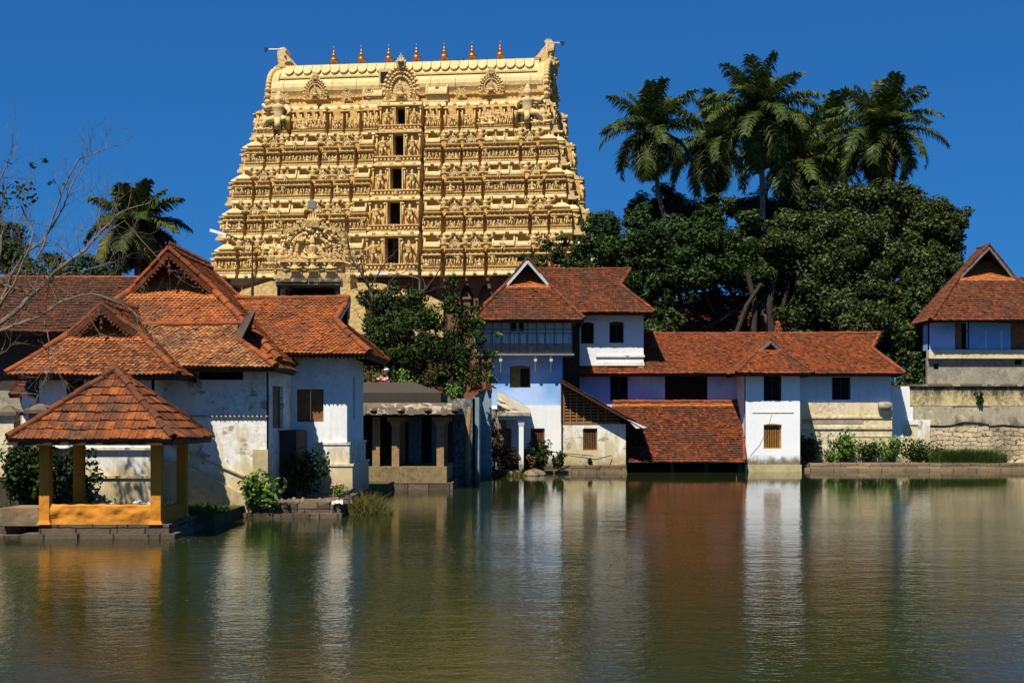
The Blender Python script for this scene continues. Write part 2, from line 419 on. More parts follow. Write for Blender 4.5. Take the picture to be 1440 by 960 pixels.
M['tile_pale'] = tilemat('bleached_flat_clay_tile', [(0.20,0.075,0.03),(0.45,0.17,0.06),(0.66,0.27,0.10),(0.70,0.42,0.22),(0.42,0.12,0.035)], 0.45, 0.6, 3, 1.2)
M['tile_mid'] = tilemat('weathered_clay_tile', [(0.09,0.030,0.014),(0.17,0.048,0.018),(0.26,0.072,0.022),(0.42,0.12,0.03),(0.13,0.050,0.028)], 0.62, 0.25, 4)
M['tile_long'] = tilemat('rust_orange_clay_tile', [(0.12,0.034,0.014),(0.25,0.064,0.018),(0.37,0.095,0.022),(0.52,0.14,0.032),(0.22,0.06,0.02)], 0.42, 0.20, 5, 0.4)
M['tile_low'] = tilemat('dark_sooty_clay_tile', [(0.06,0.020,0.010),(0.13,0.034,0.014),(0.22,0.055,0.018),(0.50,0.13,0.03),(0.10,0.030,0.014)], 0.62, 0.15, 6, 0.6)
M['tile_pav'] = tilemat('mossy_clay_tile', [(0.12,0.040,0.016),(0.32,0.085,0.02),(0.48,0.14,0.030),(0.62,0.20,0.045),(0.28,0.08,0.022)], 0.80, 0.12, 7, 1.1)
M['tile_back'] = tilemat('brown_clay_tile', [(0.07,0.028,0.016),(0.13,0.045,0.022),(0.20,0.065,0.028),(0.28,0.09,0.034)], 0.5, 0.15, 8)
M['ridge'] = tilemat('orange_ridge_tile', [(0.26,0.065,0.02),(0.42,0.11,0.028),(0.52,0.145,0.035),(0.36,0.09,0.025)], 0.35, 0.15, 9)
M['ridge_dk'] = tilemat('weathered_ridge_tile', [(0.13,0.04,0.018),(0.24,0.065,0.022),(0.36,0.095,0.026)], 0.5, 0.15, 10)
M['leaf_ficus'] = leafmat('glossy_dark_leaves', [(0.006,0.014,0.002),(0.013,0.030,0.004),(0.027,0.050,0.007),(0.055,0.080,0.012),(0.14,0.14,0.026)], 0.42, 0.4)  # the last, yellowish tone paints glints on a few leaves
M['leaf_mango'] = leafmat('mid_green_leaves', [(0.006,0.016,0.002),(0.013,0.034,0.004),(0.026,0.058,0.007),(0.055,0.095,0.011)], 0.42, 0.4)
M['leaf_mid'] = leafmat('bushy_green_leaves', [(0.007,0.016,0.002),(0.016,0.034,0.004),(0.030,0.058,0.007),(0.060,0.092,0.012)], 0.5, 0.3)
M['leaf_bright'] = leafmat('bright_green_leaves', [(0.035,0.08,0.012),(0.075,0.15,0.02),(0.13,0.22,0.03),(0.20,0.26,0.045)], 0.45, 0.35)
M['leaf_dry'] = leafmat('dry_olive_leaves', [(0.05,0.045,0.015),(0.10,0.08,0.022),(0.15,0.11,0.03)], 0.7, 0.1)
M['leaf_brown'] = leafmat('dry_brown_stems', [(0.07,0.035,0.018),(0.14,0.075,0.035),(0.20,0.12,0.06)], 0.8, 0.1)
M['palm_leaf'] = leafmat('palm_leaflets', [(0.016,0.030,0.005),(0.034,0.060,0.009),(0.065,0.098,0.013),(0.13,0.145,0.020)], 0.42, 0.4, 0.2)
M['palm_yellow'] = leafmat('yellowing_palm_leaflets', [(0.08,0.085,0.018),(0.16,0.14,0.025),(0.26,0.19,0.035)], 0.5, 0.3, 0.2)
M['grass'] = leafmat('grass_blades', [(0.03,0.065,0.012),(0.055,0.11,0.018),(0.10,0.14,0.025)], 0.6, 0.2)
M['grass_dry'] = leafmat('dry_grass_blades', [(0.09,0.075,0.02),(0.14,0.12,0.03),(0.10,0.13,0.03)], 0.7, 0.1)
# ------------------------------------------------------------------ walls with openings, windows
def wall_panel(mb, O, u, n, L, z0, z1, holes=(), t=0.3):
    """front sheet with holes and their reveals, back sheet, end faces; O is the outer lower corner, u along, n outward"""
    O = Vector(O); u = Vector(u).normalized(); n = Vector(n).normalized()
    def q(s, d, z): return tuple(O + u*s - n*d + Vector((0,0,z - O.z)))
    us = sorted({0.0, L, *[a for h in holes for a in h[:2]]})
    zs = sorted({z0, z1, *[a for h in holes for a in h[2:4]]})
    us = [a for a in us if -1e-6 <= a <= L+1e-6]; zs = [a for a in zs if z0-1e-6 <= a <= z1+1e-6]
    for a, b in zip(us, us[1:]):
        for c, d in zip(zs, zs[1:]):
            m = ((a+b)/2, (c+d)/2)
            if any(h[0] < m[0] < h[1] and h[2] < m[1] < h[3] for h in holes): continue
            mb.add([q(a,0,c), q(b,0,c), q(b,0,d), q(a,0,d)], [(0,1,2,3)])
            mb.add([q(a,t,c), q(b,t,c), q(b,t,d), q(a,t,d)], [(3,2,1,0)])
    for a, b, c, d in [h[:4] for h in holes]:
        mb.add([q(a,0,c),q(b,0,c),q(b,t,c),q(a,t,c), q(a,0,d),q(b,0,d),q(b,t,d),q(a,t,d)],
               [(0,1,2,3),(7,6,5,4),(0,3,7,4),(1,5,6,2)])
    mb.add([q(0,0,z0),q(0,t,z0),q(0,t,z1),q(0,0,z1),q(L,0,z0),q(L,t,z0),q(L,t,z1),q(L,0,z1)],
           [(0,1,2,3),(7,6,5,4),(3,2,6,7),(0,4,5,1)])

def window(parent, O, u, n, hole, kind='dark', fr=0.06, recess=0.10, mats=None, label=None, arch=False):
    """frame part with its shutters or bars as sub-parts, set into a hole of wall_panel"""
    O = Vector(O); u = Vector(u).normalized(); n = Vector(n).normalized()
    a, b, c, d = hole
    def M_(s, dd, z):
        return tuple(O + u*s - n*dd + Vector((0,0,z - O.z)))
    f = MB()
    for (s0, s1, z0, z1) in ((a, a+fr, c, d), (b-fr, b, c, d), (a+fr, b-fr, c, c+fr), (a+fr, b-fr, d-fr, d)):
        f.box(s0, s1, recess, recess+0.10, z0, z1, M_)
    if arch:
        w = b-a
        for k in range(8):
            x0 = a + w*k/8; x1 = a + w*(k+1)/8
            h = 0.07*math.sin(math.pi*(k+0.5)/8)
            f.box(x0, x1, -0.02, 0.12, d-0.002, d+h, M_)
    o = f.build('window', (mats or M['wood']), parent)
    if label: o['label'] = label
    g = MB(); a2, b2, c2, d2 = a+fr, b-fr, c+fr, d-fr
    if kind == 'dark':
        g.box(a2, b2, recess+0.14, recess+0.17, c2, d2, M_)
        g.build('shade_backing', M['dark'], o)
        h = MB(); mid = (a2+b2)/2
        h.box(mid-0.03, mid+0.03, recess+0.03, recess+0.08, c2, d2, M_)
        h.box(a2, mid-0.03, recess+0.04, recess+0.07, (c2+d2)/2-0.02, (c2+d2)/2+0.02, M_)
        h.build('mullion', M['wood'], o)
    elif kind == 'half':
        mid = (a2+b2)/2
        g.box(a2, mid-0.004, recess+0.02, recess+0.06, c2, d2, M_); g.build('shutter', M['wood_olive'], o)
        h = MB(); h.box(mid, b2, recess+0.15, recess+0.18, c2, d2, M_); h.build('shade_backing', M['dark'], o)
    elif kind == 'shutter':
        mid = (a2+b2)/2
        for s0, s1 in ((a2, mid-0.008), (mid+0.008, b2)):
            h = MB(); nb = max(2, int((s1-s0)/0.16))
            for k in range(nb):
                x0 = s0+(s1-s0)*k/nb; x1 = s0+(s1-s0)*(k+1)/nb-0.006
                h.box(x0, x1, recess+0.03, recess+0.07, c2, d2, M_)
            h.build('shutter', mats or M['wood_olive'], o)
    elif kind == 'bars':
        g.box(a2, b2, recess+0.22, recess+0.25, c2, d2, M_); g.build('shade_backing', M['dark'], o)
        h = MB(); nb = max(5, int((b2-a2)/0.085))
        for k in range(nb):
            x = a2+(b2-a2)*(k+0.5)/nb
            h.box(x-0.016, x+0.016, recess+0.02, recess+0.07, c2, d2, M_)
        h.build('bars', mats or M['wood_ochre'], o)
    elif kind == 'lattice':
        g.box(a2, b2, recess+0.14, recess+0.17, c2, d2, M_); g.build('shade_backing', M['dark'], o)
        h = MB(); st = 0.19; w = b2-a2; hh = d2-c2
        k = -hh
        while k < w:
            for sgn in (1, -1):
                s0, s1 = max(0, k), min(w, k+hh)
                if s1-s0 > 0.05:
                    zz0, zz1 = (s0-k), (s1-k)
                    if sgn < 0: zz0, zz1 = hh-zz0, hh-zz1
                    h.beam(M_(a2+s0, recess+0.04+0.012*sgn, c2+zz0), M_(a2+s1, recess+0.04+0.012*sgn, c2+zz1), 0.02, 0.024, tuple(n))
            k += st
        h.build('lattice', M['wood'], o)
    return o

FX, FN = (1,0,0), (0,-1,0)        # a wall that faces the camera
def front(mb, px0, px1, Y, z0, z1, holes_px=(), t=0.3):
    """panel facing -Y given by photo measurements at depth Y; returns origin and holes in metres"""
    x0, x1 = X(px0, Y), X(px1, Y)
    hs = [(X(a, Y)-x0, X(b, Y)-x0, Z(d, Y), Z(c, Y)) for a, b, c, d in holes_px]
    wall_panel(mb, (x0, Y, z0), FX, FN, x1-x0, z0, z1, hs, t)
    return (x0, Y, z0), hs

# ------------------------------------------------------------------ tiled roofs
def row_span(poly, v):
    xs = []
    n = len(poly)
    for i in range(n):
        (u0, v0), (u1, v1) = poly[i], poly[(i+1) % n]
        if abs(v1-v0) < 1e-9: continue
        if min(v0, v1)-1e-9 <= v <= max(v0, v1)+1e-9:
            xs.append(u0+(u1-u0)*(v-v0)/(v1-v0))
    return (min(xs), max(xs)) if len(xs) >= 2 else None

def tile_plane(mb, pts, kind='wave', tw=0.24, th=0.30, rnd=None, sag=0.0, slab=True, fresh=None):
    """pts: planar polygon, pts[0]->pts[1] is the eave. Tiles go to material 0, the boarding under them to 1"""
    rnd = rnd or random.Random(1)
    pts = [Vector(p) for p in pts]
    O = pts[0]; u = (pts[1]-pts[0]).normalized()
    nn = None
    for i in range(2, len(pts)):
        c = u.cross(pts[i]-O)
        if c.length > 1e-3: nn = c.normalized(); break
    if nn.z < 0: nn = -nn
    v = nn.cross(u).normalized()
    if v.z < 0: v = -v
    poly = [((p-O).dot(u), (p-O).dot(v)) for p in pts]
    vmax = max(p[1] for p in poly); umin = min(p[0] for p in poly); umax = max(p[0] for p in poly)
    if kind == 'wave':  prof = [(0.0, 0.016), (0.12, 0.034), (0.26, 0.010), (0.5, 0.004), (0.64, 0.020), (0.78, 0.004), (1.0, 0.010)]
    elif kind == 'rib': prof = [(0.0, 0.020), (0.14, 0.020), (0.22, 0.0), (0.97, 0.0)]
    rows = int(math.ceil(vmax/th)); sx_, sy_ = O.x*0.7, O.z*1.3
    def wv(x, y):
        return nn*(0.03+0.045*mnoise.noise(Vector((x*0.55+sx_, y*0.6+sy_, 0.3)))+0.014*mnoise.noise(Vector((x*2.1, y*2.3+sy_, 4.0))))
    for j in range(rows):
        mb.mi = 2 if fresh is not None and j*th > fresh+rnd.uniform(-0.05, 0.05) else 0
        v0 = j*th; v1 = min(v0+th*1.12, vmax); vm = min(v0+th, vmax)
        if v1-v0 < 0.02: continue
        if j == 0: v0 = -0.05
        s0 = row_span(poly, max(v0, 0.0)+1e-4); s1 = row_span(poly, v1-1e-4)
        if not s0 or not s1: continue
        off = (j % 2)*0.5*tw if kind in ('scale', 'rib') else 0.0
        i0 = int(math.floor((min(s0[0], s1[0])-off)/tw)); i1 = int(math.ceil((max(s0[1], s1[1])-off)/tw))
        for i in range(i0, i1):
            a = off+i*tw; b = a+tw
            lo0, hi0 = max(a, s0[0]), min(b, s0[1]); lo1, hi1 = max(a, s1[0]), min(b, s1[1])
            if hi0-lo0 < 0.02 and hi1-lo1 < 0.02: continue
            if hi0 < lo0: lo0 = hi0 = min(max((lo0+hi0)/2, s0[0]), s0[1])
            if hi1 < lo1: lo1 = hi1 = min(max((lo1+hi1)/2, s1[0]), s1[1])
            jit = rnd.uniform(-0.006, 0.012); dv = rnd.uniform(-0.02, 0.02)*(th/0.3)
            tk = 0.036 if kind != 'scale' else 0.026
            if rnd.random() < 0.015: jit += 0.03
            bv0 = v0+dv
            if kind == 'scale':
                sk = rnd.uniform(-0.15, 0.15)
                mid = (lo0+hi0)/2
                pb = [(lo0, bv0+th*0.30), (mid, bv0-th*0.22), (hi0, bv0+th*0.30)]
                wq = wv(mid, v0)
                top = [O+u*x+v*y+nn*(tk+0.012+jit)+wq for x, y in pb] + [O+u*hi1+v*v1+nn*(0.010+jit)+wq, O+u*lo1+v*v1+nn*(0.010+jit)+wq]
                bot = [O+u*x+v*y+nn*(-0.004) for x, y in pb]
                mb.add(top+bot, [(0,1,2,3,4), (5,6,1,0), (6,7,2,1)])
            else:
                vs = []; fs = []
                K = len(prof); wq = wv((lo0+hi0)/2, v0)
                for (t_, h_) in prof:
                    x0 = lo0+(hi0-lo0)*t_; x1 = lo1+(hi1-lo1)*t_
                    vs += [O+u*x0+v*bv0+nn*(tk+0.008+h_+jit)+wq, O+u*x1+v*v1+nn*(0.006+h_*0.8+jit)+wq, O+u*x0+v*bv0+nn*(-0.002)]
                for k in range(K-1):
                    q = 3*k
                    fs += [(q, q+3, q+4, q+1), (q+2, q+5, q+3, q)]
                mb.add(vs, fs)
    if slab:
        mb.mi = 1; t = 0.07; n = len(pts)
        top = [p-nn*0.008 for p in pts]; bot = [p-nn*t for p in pts]
        fs = [tuple(range(n)), tuple(range(n, 2*n))[::-1]] + [(i, (i+1) % n, n+(i+1) % n, n+i) for i in range(n)]
        mb.add(top+bot, fs)
        mb.mi = 0

def ridge_run(mb, A, B, r=0.12, seg=0.38, rnd=None, lift=0.03, n=6, sag=0.0):
    rnd = rnd or random.Random(3)
    A, B = Vector(A), Vector(B); L = (B-A).length; d = (B-A).normalized()
    s = d.cross(Vector((0,0,1))).normalized(); up = s.cross(d).normalized()
    if up.z < 0: up = -up
    k = max(1, int(L/seg))
    for i in range(k):
        a = A+d*(L*i/k)+up*(lift-sag*math.sin(math.pi*i/k)); b = A+d*(L*(i+1)/k+0.05)+up*(lift-0.01-sag*math.sin(math.pi*(i+1)/k))
        jj = up*rnd.uniform(-0.012, 0.02)+s*rnd.uniform(-0.015, 0.015); a = a+jj; b = b+jj
        ra, rb = r*rnd.uniform(1.02, 1.12), r*rnd.uniform(0.90, 0.98)
        vs = []
        for c, rr in ((a, ra), (b, rb)):
            for q in range(n+1):
                t = math.pi*(-0.08+1.16*q/n)
                vs.append(c+s*math.cos(t)*rr+up*math.sin(t)*rr*0.85)
            for q in (n, 0):
                t = math.pi*(-0.08+1.16*q/n)
                vs.append(c+s*math.cos(t)*rr*0.8-up*0.03)
        m = n+3; fs = [(q, q+1, m+q+1, m+q) for q in range(n+2)] + [(n+2, 0, m, m+n+2)]
        fs += [tuple(range(m))[::-1], tuple(range(m, 2*m))]
        mb.add(vs, fs)

def hip_roof(parent, c, rz, L, W, ze, zr, zg, run=1.2, lean=0.35, ends=('gab','gab'), tiles=('wave',0.24,0.30), mt='tile_mid', mr='ridge_dk',
             board='grey_board', seed=1, extra=0.45, rr=0.12, planes=('f','b','l','r'), spikes=False, fringe=False, fascia=True, mt_end=None, sweep=0.0):
    """Kerala hip roof, ridge along its local x; each end is 'gab' (gablet over a hip), 'hip' or 'cut'"""
    rnd = random.Random(seed)
    cs, sn = math.cos(rz), math.sin(rz)
    def G(x, y, z): return Vector((c[0]+x*cs-y*sn, c[1]+x*sn+y*cs, z))
    hl, hw = L/2, W/2
    g = hw*(zr-zg)/(zr-ze)
    kind, tw, th = tiles
    rf = MB(); rd = MB(); bd = MB(); fa = MB(); hv = MB()
    ed = {}
    for i, sg in enumerate((-1, 1)):
        e = ends[i]
        if e == 'gab': ed[sg] = [(hl, hw, ze), (hl-run, g, zg), (hl-run+lean, 0, zr)]
        elif e == 'hip': ed[sg] = [(hl, hw, ze), (hl-run, 0, zr)]
        else: ed[sg] = [(hl, hw, ze), (hl, 0, zr)]
    for sy, key in ((-1, 'f'), (1, 'b')):
        if key not in planes: continue
        l, r = ed[-1], ed[1]
        pr = [G(x, sy*y, z) for x, y, z in r]; pl = [G(-x, sy*y, z) for x, y, z in l]
        pts = [pl[0], pr[0]] + pr[1:] + pl[1:][::-1]
        tile_plane(rf, pts, kind, tw, th, rnd)
    for sg, key, e in ((-1, 'l', ends[0]), (1, 'r', ends[1])):
        if e == 'cut' or key not in planes: continue
        if e == 'gab':
            sl = (zg-ze)/run; xi = hl-run-extra; zi = zg+sl*extra
            gi = min(g*0.9, hw*(zr-zi)/(zr-ze)*0.98)
            pts = [G(sg*hl, -sg*hw, ze), G(sg*hl, sg*hw, ze), G(sg*(hl-run), sg*g, zg), G(sg*xi, sg*gi, zi), G(sg*xi, -sg*gi, zi), G(sg*(hl-run), -sg*g, zg)]
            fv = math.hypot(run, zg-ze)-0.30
        else:
            pts = [G(sg*hl, -sg*hw, ze), G(sg*hl, sg*hw, ze), G(sg*(hl-run), 0, zr)]; fv = None
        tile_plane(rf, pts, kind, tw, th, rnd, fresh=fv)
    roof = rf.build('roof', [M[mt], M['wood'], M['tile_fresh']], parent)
    # ridge and hips
    xl = -(ed[-1][-1][0]); xr = ed[1][-1][0]
    ridge_run(rd, G(xl, 0, zr+0.03), G(xr, 0, zr+0.03), rr, rnd=rnd, sag=0.05)
    for sg, e in ((-1, ends[0]), (1, ends[1])):
        if e == 'cut': continue
        for sy in (-1, 1):
            x, y, z = ed[sg][0]; x2, y2, z2 = ed[sg][1]
            ridge_run(rd, G(sg*(x+0.02), sy*(y+0.02), z+0.02), G(sg*x2, sy*y2, z2+0.03), rr, rnd=rnd)
            if e == 'gab':
                x3, y3, z3 = ed[sg][2]
                ridge_run(rd, G(sg*x2, sy*y2, z2+0.03), G(sg*x3, sy*y3, z3+0.01), rr*0.9, rnd=rnd)
    rd.build('ridge_tiles', M[mr], roof)
    if spikes:
        sp = MB(); n = int((xr-xl)/0.16)
        for i in range(n):
            p = G(xl+0.1+(xr-xl-0.2)*i/max(1, n-1), 0, zr+0.13)
            sp.lathe([(0.045, 0), (0.03, 0.05), (0.05, 0.09), (0.035, 0.13), (0.008, 0.20)], p, 6)
        sp.build('ridge_crest', M['ridge_dk'], roof)
    # gablets: boards and dark gable wall
    for sg, e in ((-1, ends[0]), (1, ends[1])):
        if e != 'gab': continue
        x2, y2, z2 = ed[sg][1]; x3, y3, z3 = ed[sg][2]
        for sy in (-1, 1):
            a = G(sg*(x2+0.05), sy*(y2+0.02), z2-0.08); b = G(sg*(x3+0.05), 0, z3-0.09)
            bd.beam(a, b, 0.05, 0.17, G(1, 0, 0)-G(0, 0, 0) if False else (G(sg, 0, 0)-G(0, 0, 0)).cross(b-a))
        if fringe:
            for sy in (-1, 1):
                for k in range(12):
                    t = (k+0.5)/12
                    p = G(sg*(x2+(x3-x2)*t+0.02), sy*(y2*(1-t))*0.93, z2+(z3-z2)*t-0.24)
                    bd.lathe([(0.05, 0), (0.045, 0.05), (0.02, 0.09)], p, 6, sx=1, sy=1)
            p = G(sg*(x3-0.02), 0, z3-0.75)
            bd.lathe([(0.01, 0), (0.05, 0.08), (0.02, 0.16), (0.06, 0.24), (0.025, 0.32), (0.02, 0.55)], p, 8)
        bd.build('bargeboard', M[board], roof); bd = MB()
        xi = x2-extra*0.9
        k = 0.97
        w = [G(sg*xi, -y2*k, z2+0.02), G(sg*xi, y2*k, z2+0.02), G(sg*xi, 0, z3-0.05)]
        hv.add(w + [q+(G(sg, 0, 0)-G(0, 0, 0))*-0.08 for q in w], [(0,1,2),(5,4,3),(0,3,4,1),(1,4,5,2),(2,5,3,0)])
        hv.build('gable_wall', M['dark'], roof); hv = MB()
    if fascia:
        for (x0, y0, x1, y1, ok) in ((-hl, -hw, hl, -hw, True), (-hl, hw, hl, hw, True), (-hl, -hw, -hl, hw, ends[0] != 'cut'), (hl, -hw, hl, hw, ends[1] != 'cut')):
            if ok:
                sx, sy2 = (0.985, 0.985)
                fa.beam(G(x0*sx, y0*sy2, ze-0.10), G(x1*sx, y1*sy2, ze-0.10), 0.04, 0.12)
        fa.build('eave_board', M['wood'], roof)
    return roof

# ------------------------------------------------------------------ foliage
def leaf_quads(C, nrm, size, rg, aspect=0.55, fold=0.0):
    """one rhombic leaf per row of C facing nrm"""
    n = len(C)
    t = rg.normal(size=(n, 3)); t -= (t*nrm).sum(1, keepdims=True)*nrm
    t /= np.linalg.norm(t, axis=1, keepdims=True)+1e-9
    b = np.cross(nrm, t)
    s = size*rg.uniform(0.65, 1.25, (n, 1))
    V = np.stack([C-t*s*0.5, C+b*s*0.5*aspect, C+t*s*0.5, C-b*s*0.5*aspect], 1)
    return V.reshape(-1, 3)

def clump_points(c, r, n, rg, squash=0.8):
    d = rg.normal(size=(n, 3)); d /= np.linalg.norm(d, axis=1, keepdims=True)
    rad = r*np.clip(1-np.abs(rg.normal(0, 0.22, (n, 1))), 0.1, 1.0)
    p = np.array(c)+d*rad*np.array([1, 1, squash])
    nr = d*1.0+rg.normal(0, 0.55, (n, 3))+np.array([0, -0.1, 0.45])
    nr /= np.linalg.norm(nr, axis=1, keepdims=True)
    return p, nr

def foliage(clumps, leaf, dens, rg, sub=9, subr=0.42, squash=0.85):
    """clumps: (x, y, z, r). Each one is broken into smaller tufts so that the outline is uneven"""
    out = []
    for x, y, z, r in clumps:
        k = max(4, int(sub*1.7))
        d = rg.normal(size=(k, 3)); d /= np.linalg.norm(d, axis=1, keepdims=True)
        sc = np.array([x, y, z])+d*r*rg.uniform(0.45, 0.92, (k, 1))*np.array([1, 1, squash])
        for q in sc:
            rr = r*subr*rg.uniform(0.6, 1.2)
            n = int(dens*rr*rr*22)
            if n < 3: continue
            p, nr = clump_points(q, rr, n, rg, 0.8)
            out.append(leaf_quads(p, nr, leaf, rg))
        p, nr = clump_points((x, y, z), r*0.72, int(dens*r*r*5), rg, squash)
        out.append(leaf_quads(p, nr, leaf*1.25, rg))
    return np.concatenate(out)

def branchy(mb, base, tip, r0, r1, rnd, k=5, wob=0.12, n=6):
    base, tip = Vector(base), Vector(tip); L = (tip-base).length
    pts = []; rad = []
    for i in range(k+1):
        t = i/k
        p = base.lerp(tip, t)
        if 0 < i < k: p += Vector((rnd.uniform(-1,1), rnd.uniform(-1,1), rnd.uniform(-1,1)))*wob*L/k
        pts.append(p); rad.append(r0+(r1-r0)*t)
    mb.tube(pts, rad, n)
    return pts

def tree(name, label, cat, base, fork, clumps, leaf, dens, mleaf, mbark='bark_dark', r0=0.3, seed=1, group=None, sub=9, subr=0.42, squash=0.85, lean=0.1, limbs=None):
    rg = np.random.default_rng(seed); rnd = random.Random(seed)
    t = root(name, label, cat, base, group)
    w = MB()
    b = Vector(base); f = Vector(fork)
    branchy(w, b, f, r0, r0*0.7, rnd, 5, lean, 8)
    cl = clumps if limbs is None else rnd.sample(clumps, min(limbs, len(clumps)))
    for x, y, z, r in cl:
        branchy(w, f, (x, y, z-r*0.2), r0*0.42, r0*0.08, rnd, 5, 0.3, 5)
        for _ in range(2):
            d = Vector((rnd.uniform(-1,1), rnd.uniform(-1,1), rnd.uniform(-0.3,1)))*r*0.7
            branchy(w, (x, y, z-r*0.2), Vector((x, y, z))+d, r0*0.10, r0*0.03, rnd, 3, 0.3, 4)
    w.build('trunk', M[mbark], t)
    np_mesh('crown', foliage(clumps, leaf, dens, rg, sub, subr, squash), 4, M[mleaf], t)
    return t

def frond(base, az, el, L, droop, rg, nl=46, lw=0.11, ll=0.75, curl=0.0):
    """leaflet faces and the rachis points of one palm frond"""
    pts = []; p = np.array(base, float); e = el
    K = 14; ds = L/K
    for i in range(K+1):
        pts.append(p.copy())
        d = np.array([math.cos(e)*math.sin(az), math.cos(e)*math.cos(az), math.sin(e)])
        p = p+d*ds
        e -= droop/K*(0.5+1.1*i/K); az += curl/K
    pts = np.array(pts); V = []
    for i in range(nl):
        t = 0.10+0.90*(i+0.5)/nl; f = t*K; k = min(int(f), K-1); fr = f-k
        q = pts[k]*(1-fr)+pts[k+1]*fr
        tg = pts[k+1]-pts[k]; tg /= np.linalg.norm(tg)
        side = np.cross(tg, [0,0,1.0]); ns = np.linalg.norm(side)
        side = side/ns if ns > 1e-3 else np.array([1.0,0,0])
        up = np.cross(side, tg)
        length = ll*(0.45+0.55*math.sin(math.pi*min(1, t*0.9+0.12)))*rg.uniform(0.85, 1.15)
        for sg in (-1, 1):
            hang = rg.uniform(0.5, 1.5)
            d = side*sg*0.80+tg*rg.uniform(0.35, 0.65)+up*rg.uniform(0.05, 0.35)
            d /= np.linalg.norm(d)
            a = q; m = q+d*length*0.5
            d2 = d+np.array([0,0,-1.0])*hang; d2 /= np.linalg.norm(d2)
            tip = m+d2*length*0.55
            wv = tg*lw/2
            V += [a-wv*0.7, a+wv*0.7, m+wv, m-wv,  m-wv, m+wv, tip+wv*0.15, tip-wv*0.15]
    return V, pts

def palm(name, label, trunk_pts, r0, L, seed, group=None, nf=26, up=0.25, nuts=True, yellow=5, cat='palm tree', ll=1.15, specs=None):
    rg = np.random.default_rng(seed); rnd = random.Random(seed)
    t = root(name, label, cat, trunk_pts[0], group)
    w = MB(); k = len(trunk_pts)
    # a smooth trunk through the given points
    P_ = [Vector(p) for p in trunk_pts]; sm = []
    for i in range(k-1):
        p0 = P_[max(i-1, 0)]; p1 = P_[i]; p2 = P_[i+1]; p3 = P_[min(i+2, k-1)]
        for j in range(6):
            s = j/6
            sm.append(0.5*((2*p1)+(p2-p0)*s+(2*p0-5*p1+4*p2-p3)*s*s+(3*p1-p0-3*p2+p3)*s**3))
    sm.append(P_[-1])
    w.tube(sm, [r0*(1.15-0.45*i/len(sm)) for i in range(len(sm))], 9)
    top = sm[-1]
    w.build('trunk', M['palm_bark'], t)
    G = []; Yl = []; rc = MB()
    for i in range(nf):
        f = (i+0.5)/nf
        az = i*2.39996+rnd.uniform(-0.2, 0.2)
        el = R(86)-R(158)*f**0.80+rnd.uniform(-0.12, 0.12)
        dr = (0.9+1.3*f)*rnd.uniform(0.8, 1.15)*(0.55 if f < 0.2 else 1.0)
        LL = L*(0.78+0.30*math.sin(math.pi*min(1, f*1.1)))*rnd.uniform(0.9, 1.08)
        V, pts = frond(top, az, el, LL, dr, rg, curl=rnd.uniform(-0.3, 0.3), ll=ll, nl=54)
        (Yl if (i >= nf-yellow*2 and i % 2 == 0) else G).extend(V)
        rc.tube([tuple(p) for p in pts[::2]], [0.045*(1-0.85*j/7) for j in range(len(pts[::2]))], 4)
    np_mesh('fronds', G, 4, M['palm_leaf'], t)
    if Yl: np_mesh('old_fronds', Yl, 4, M['palm_yellow'], t)
    rc.build('frond_stalks', M['leaf_dry'], t)
    if nuts:
        nb = MB()
        for i in range(12):
            a = rnd.uniform(0, 6.28); q = top+Vector((math.cos(a)*0.32, math.sin(a)*0.32, rnd.uniform(-0.55, -0.1)))
            nb.lathe([(0.02,-0.14),(0.10,-0.08),(0.13,0.0),(0.10,0.09),(0.02,0.14)], q, 7)
        nb.build('coconuts', M['coconut'], t)
    return t

def blades(c, rx, ry, n, h, rg, w=0.02, lean=0.35, z=None):
    """grass tuft: two-segment blades"""
    a = rg.uniform(0, 2*np.pi, n); q = np.sqrt(rg.uniform(0, 1, n))
    B = np.stack([c[0]+np.cos(a)*q*rx, c[1]+np.sin(a)*q*ry, np.full(n, c[2])], 1)
    hh = h*rg.uniform(0.5, 1.15, (n, 1))*(1-0.45*q[:, None]**2)
    d = rg.normal(size=(n, 2))*lean
    d3 = np.concatenate([d, np.ones((n, 1))], 1)
    m = B+d3*hh*0.55; tip = m+(d3*np.array([1.9,1.9,1])+np.array([0,0,-0.25]))*hh*0.45
    th = rg.uniform(0, np.pi, n); s = np.stack([np.cos(th), np.sin(th)*0.4, np.zeros(n)], 1)*w/2
    V = np.stack([B-s, B+s, m+s*0.8, m-s*0.8, m-s*0.8, m+s*0.8, tip+s*0.1, tip-s*0.1], 1)
    return V.reshape(-1, 3)

def shrub(name, label, c, r, h, leaf, n, mleaf, seed, group=None, cat='shrub', lean=(0,0), stems=6, mst='bark'):
    rg = np.random.default_rng(seed); rnd = random.Random(seed)
    t = root(name, label, cat, c, group)
    w = MB(); out = []
    for i in range(stems):
        a = rnd.uniform(0, 6.28); q = rnd.uniform(0.2, 1.0)
        tip = Vector((c[0]+math.cos(a)*r*q*0.8+lean[0], c[1]+math.sin(a)*r*q*0.6+lean[1], c[2]+h*rnd.uniform(0.6, 0.98)*(1-0.3*q)))
        pts = branchy(w, c, tip, 0.022, 0.007, rnd, 4, 0.25, 4)
        for p in pts[2:]:
            pp, nr = clump_points(tuple(p), r*0.36, max(3, n//(stems*3)), rg, 0.9)
            out.append(leaf_quads(pp, nr, leaf, rg, 0.62))
    w.build('stem', M[mst], t)
    np_mesh('foliage', np.concatenate(out), 4, M[mleaf], t)
    return t
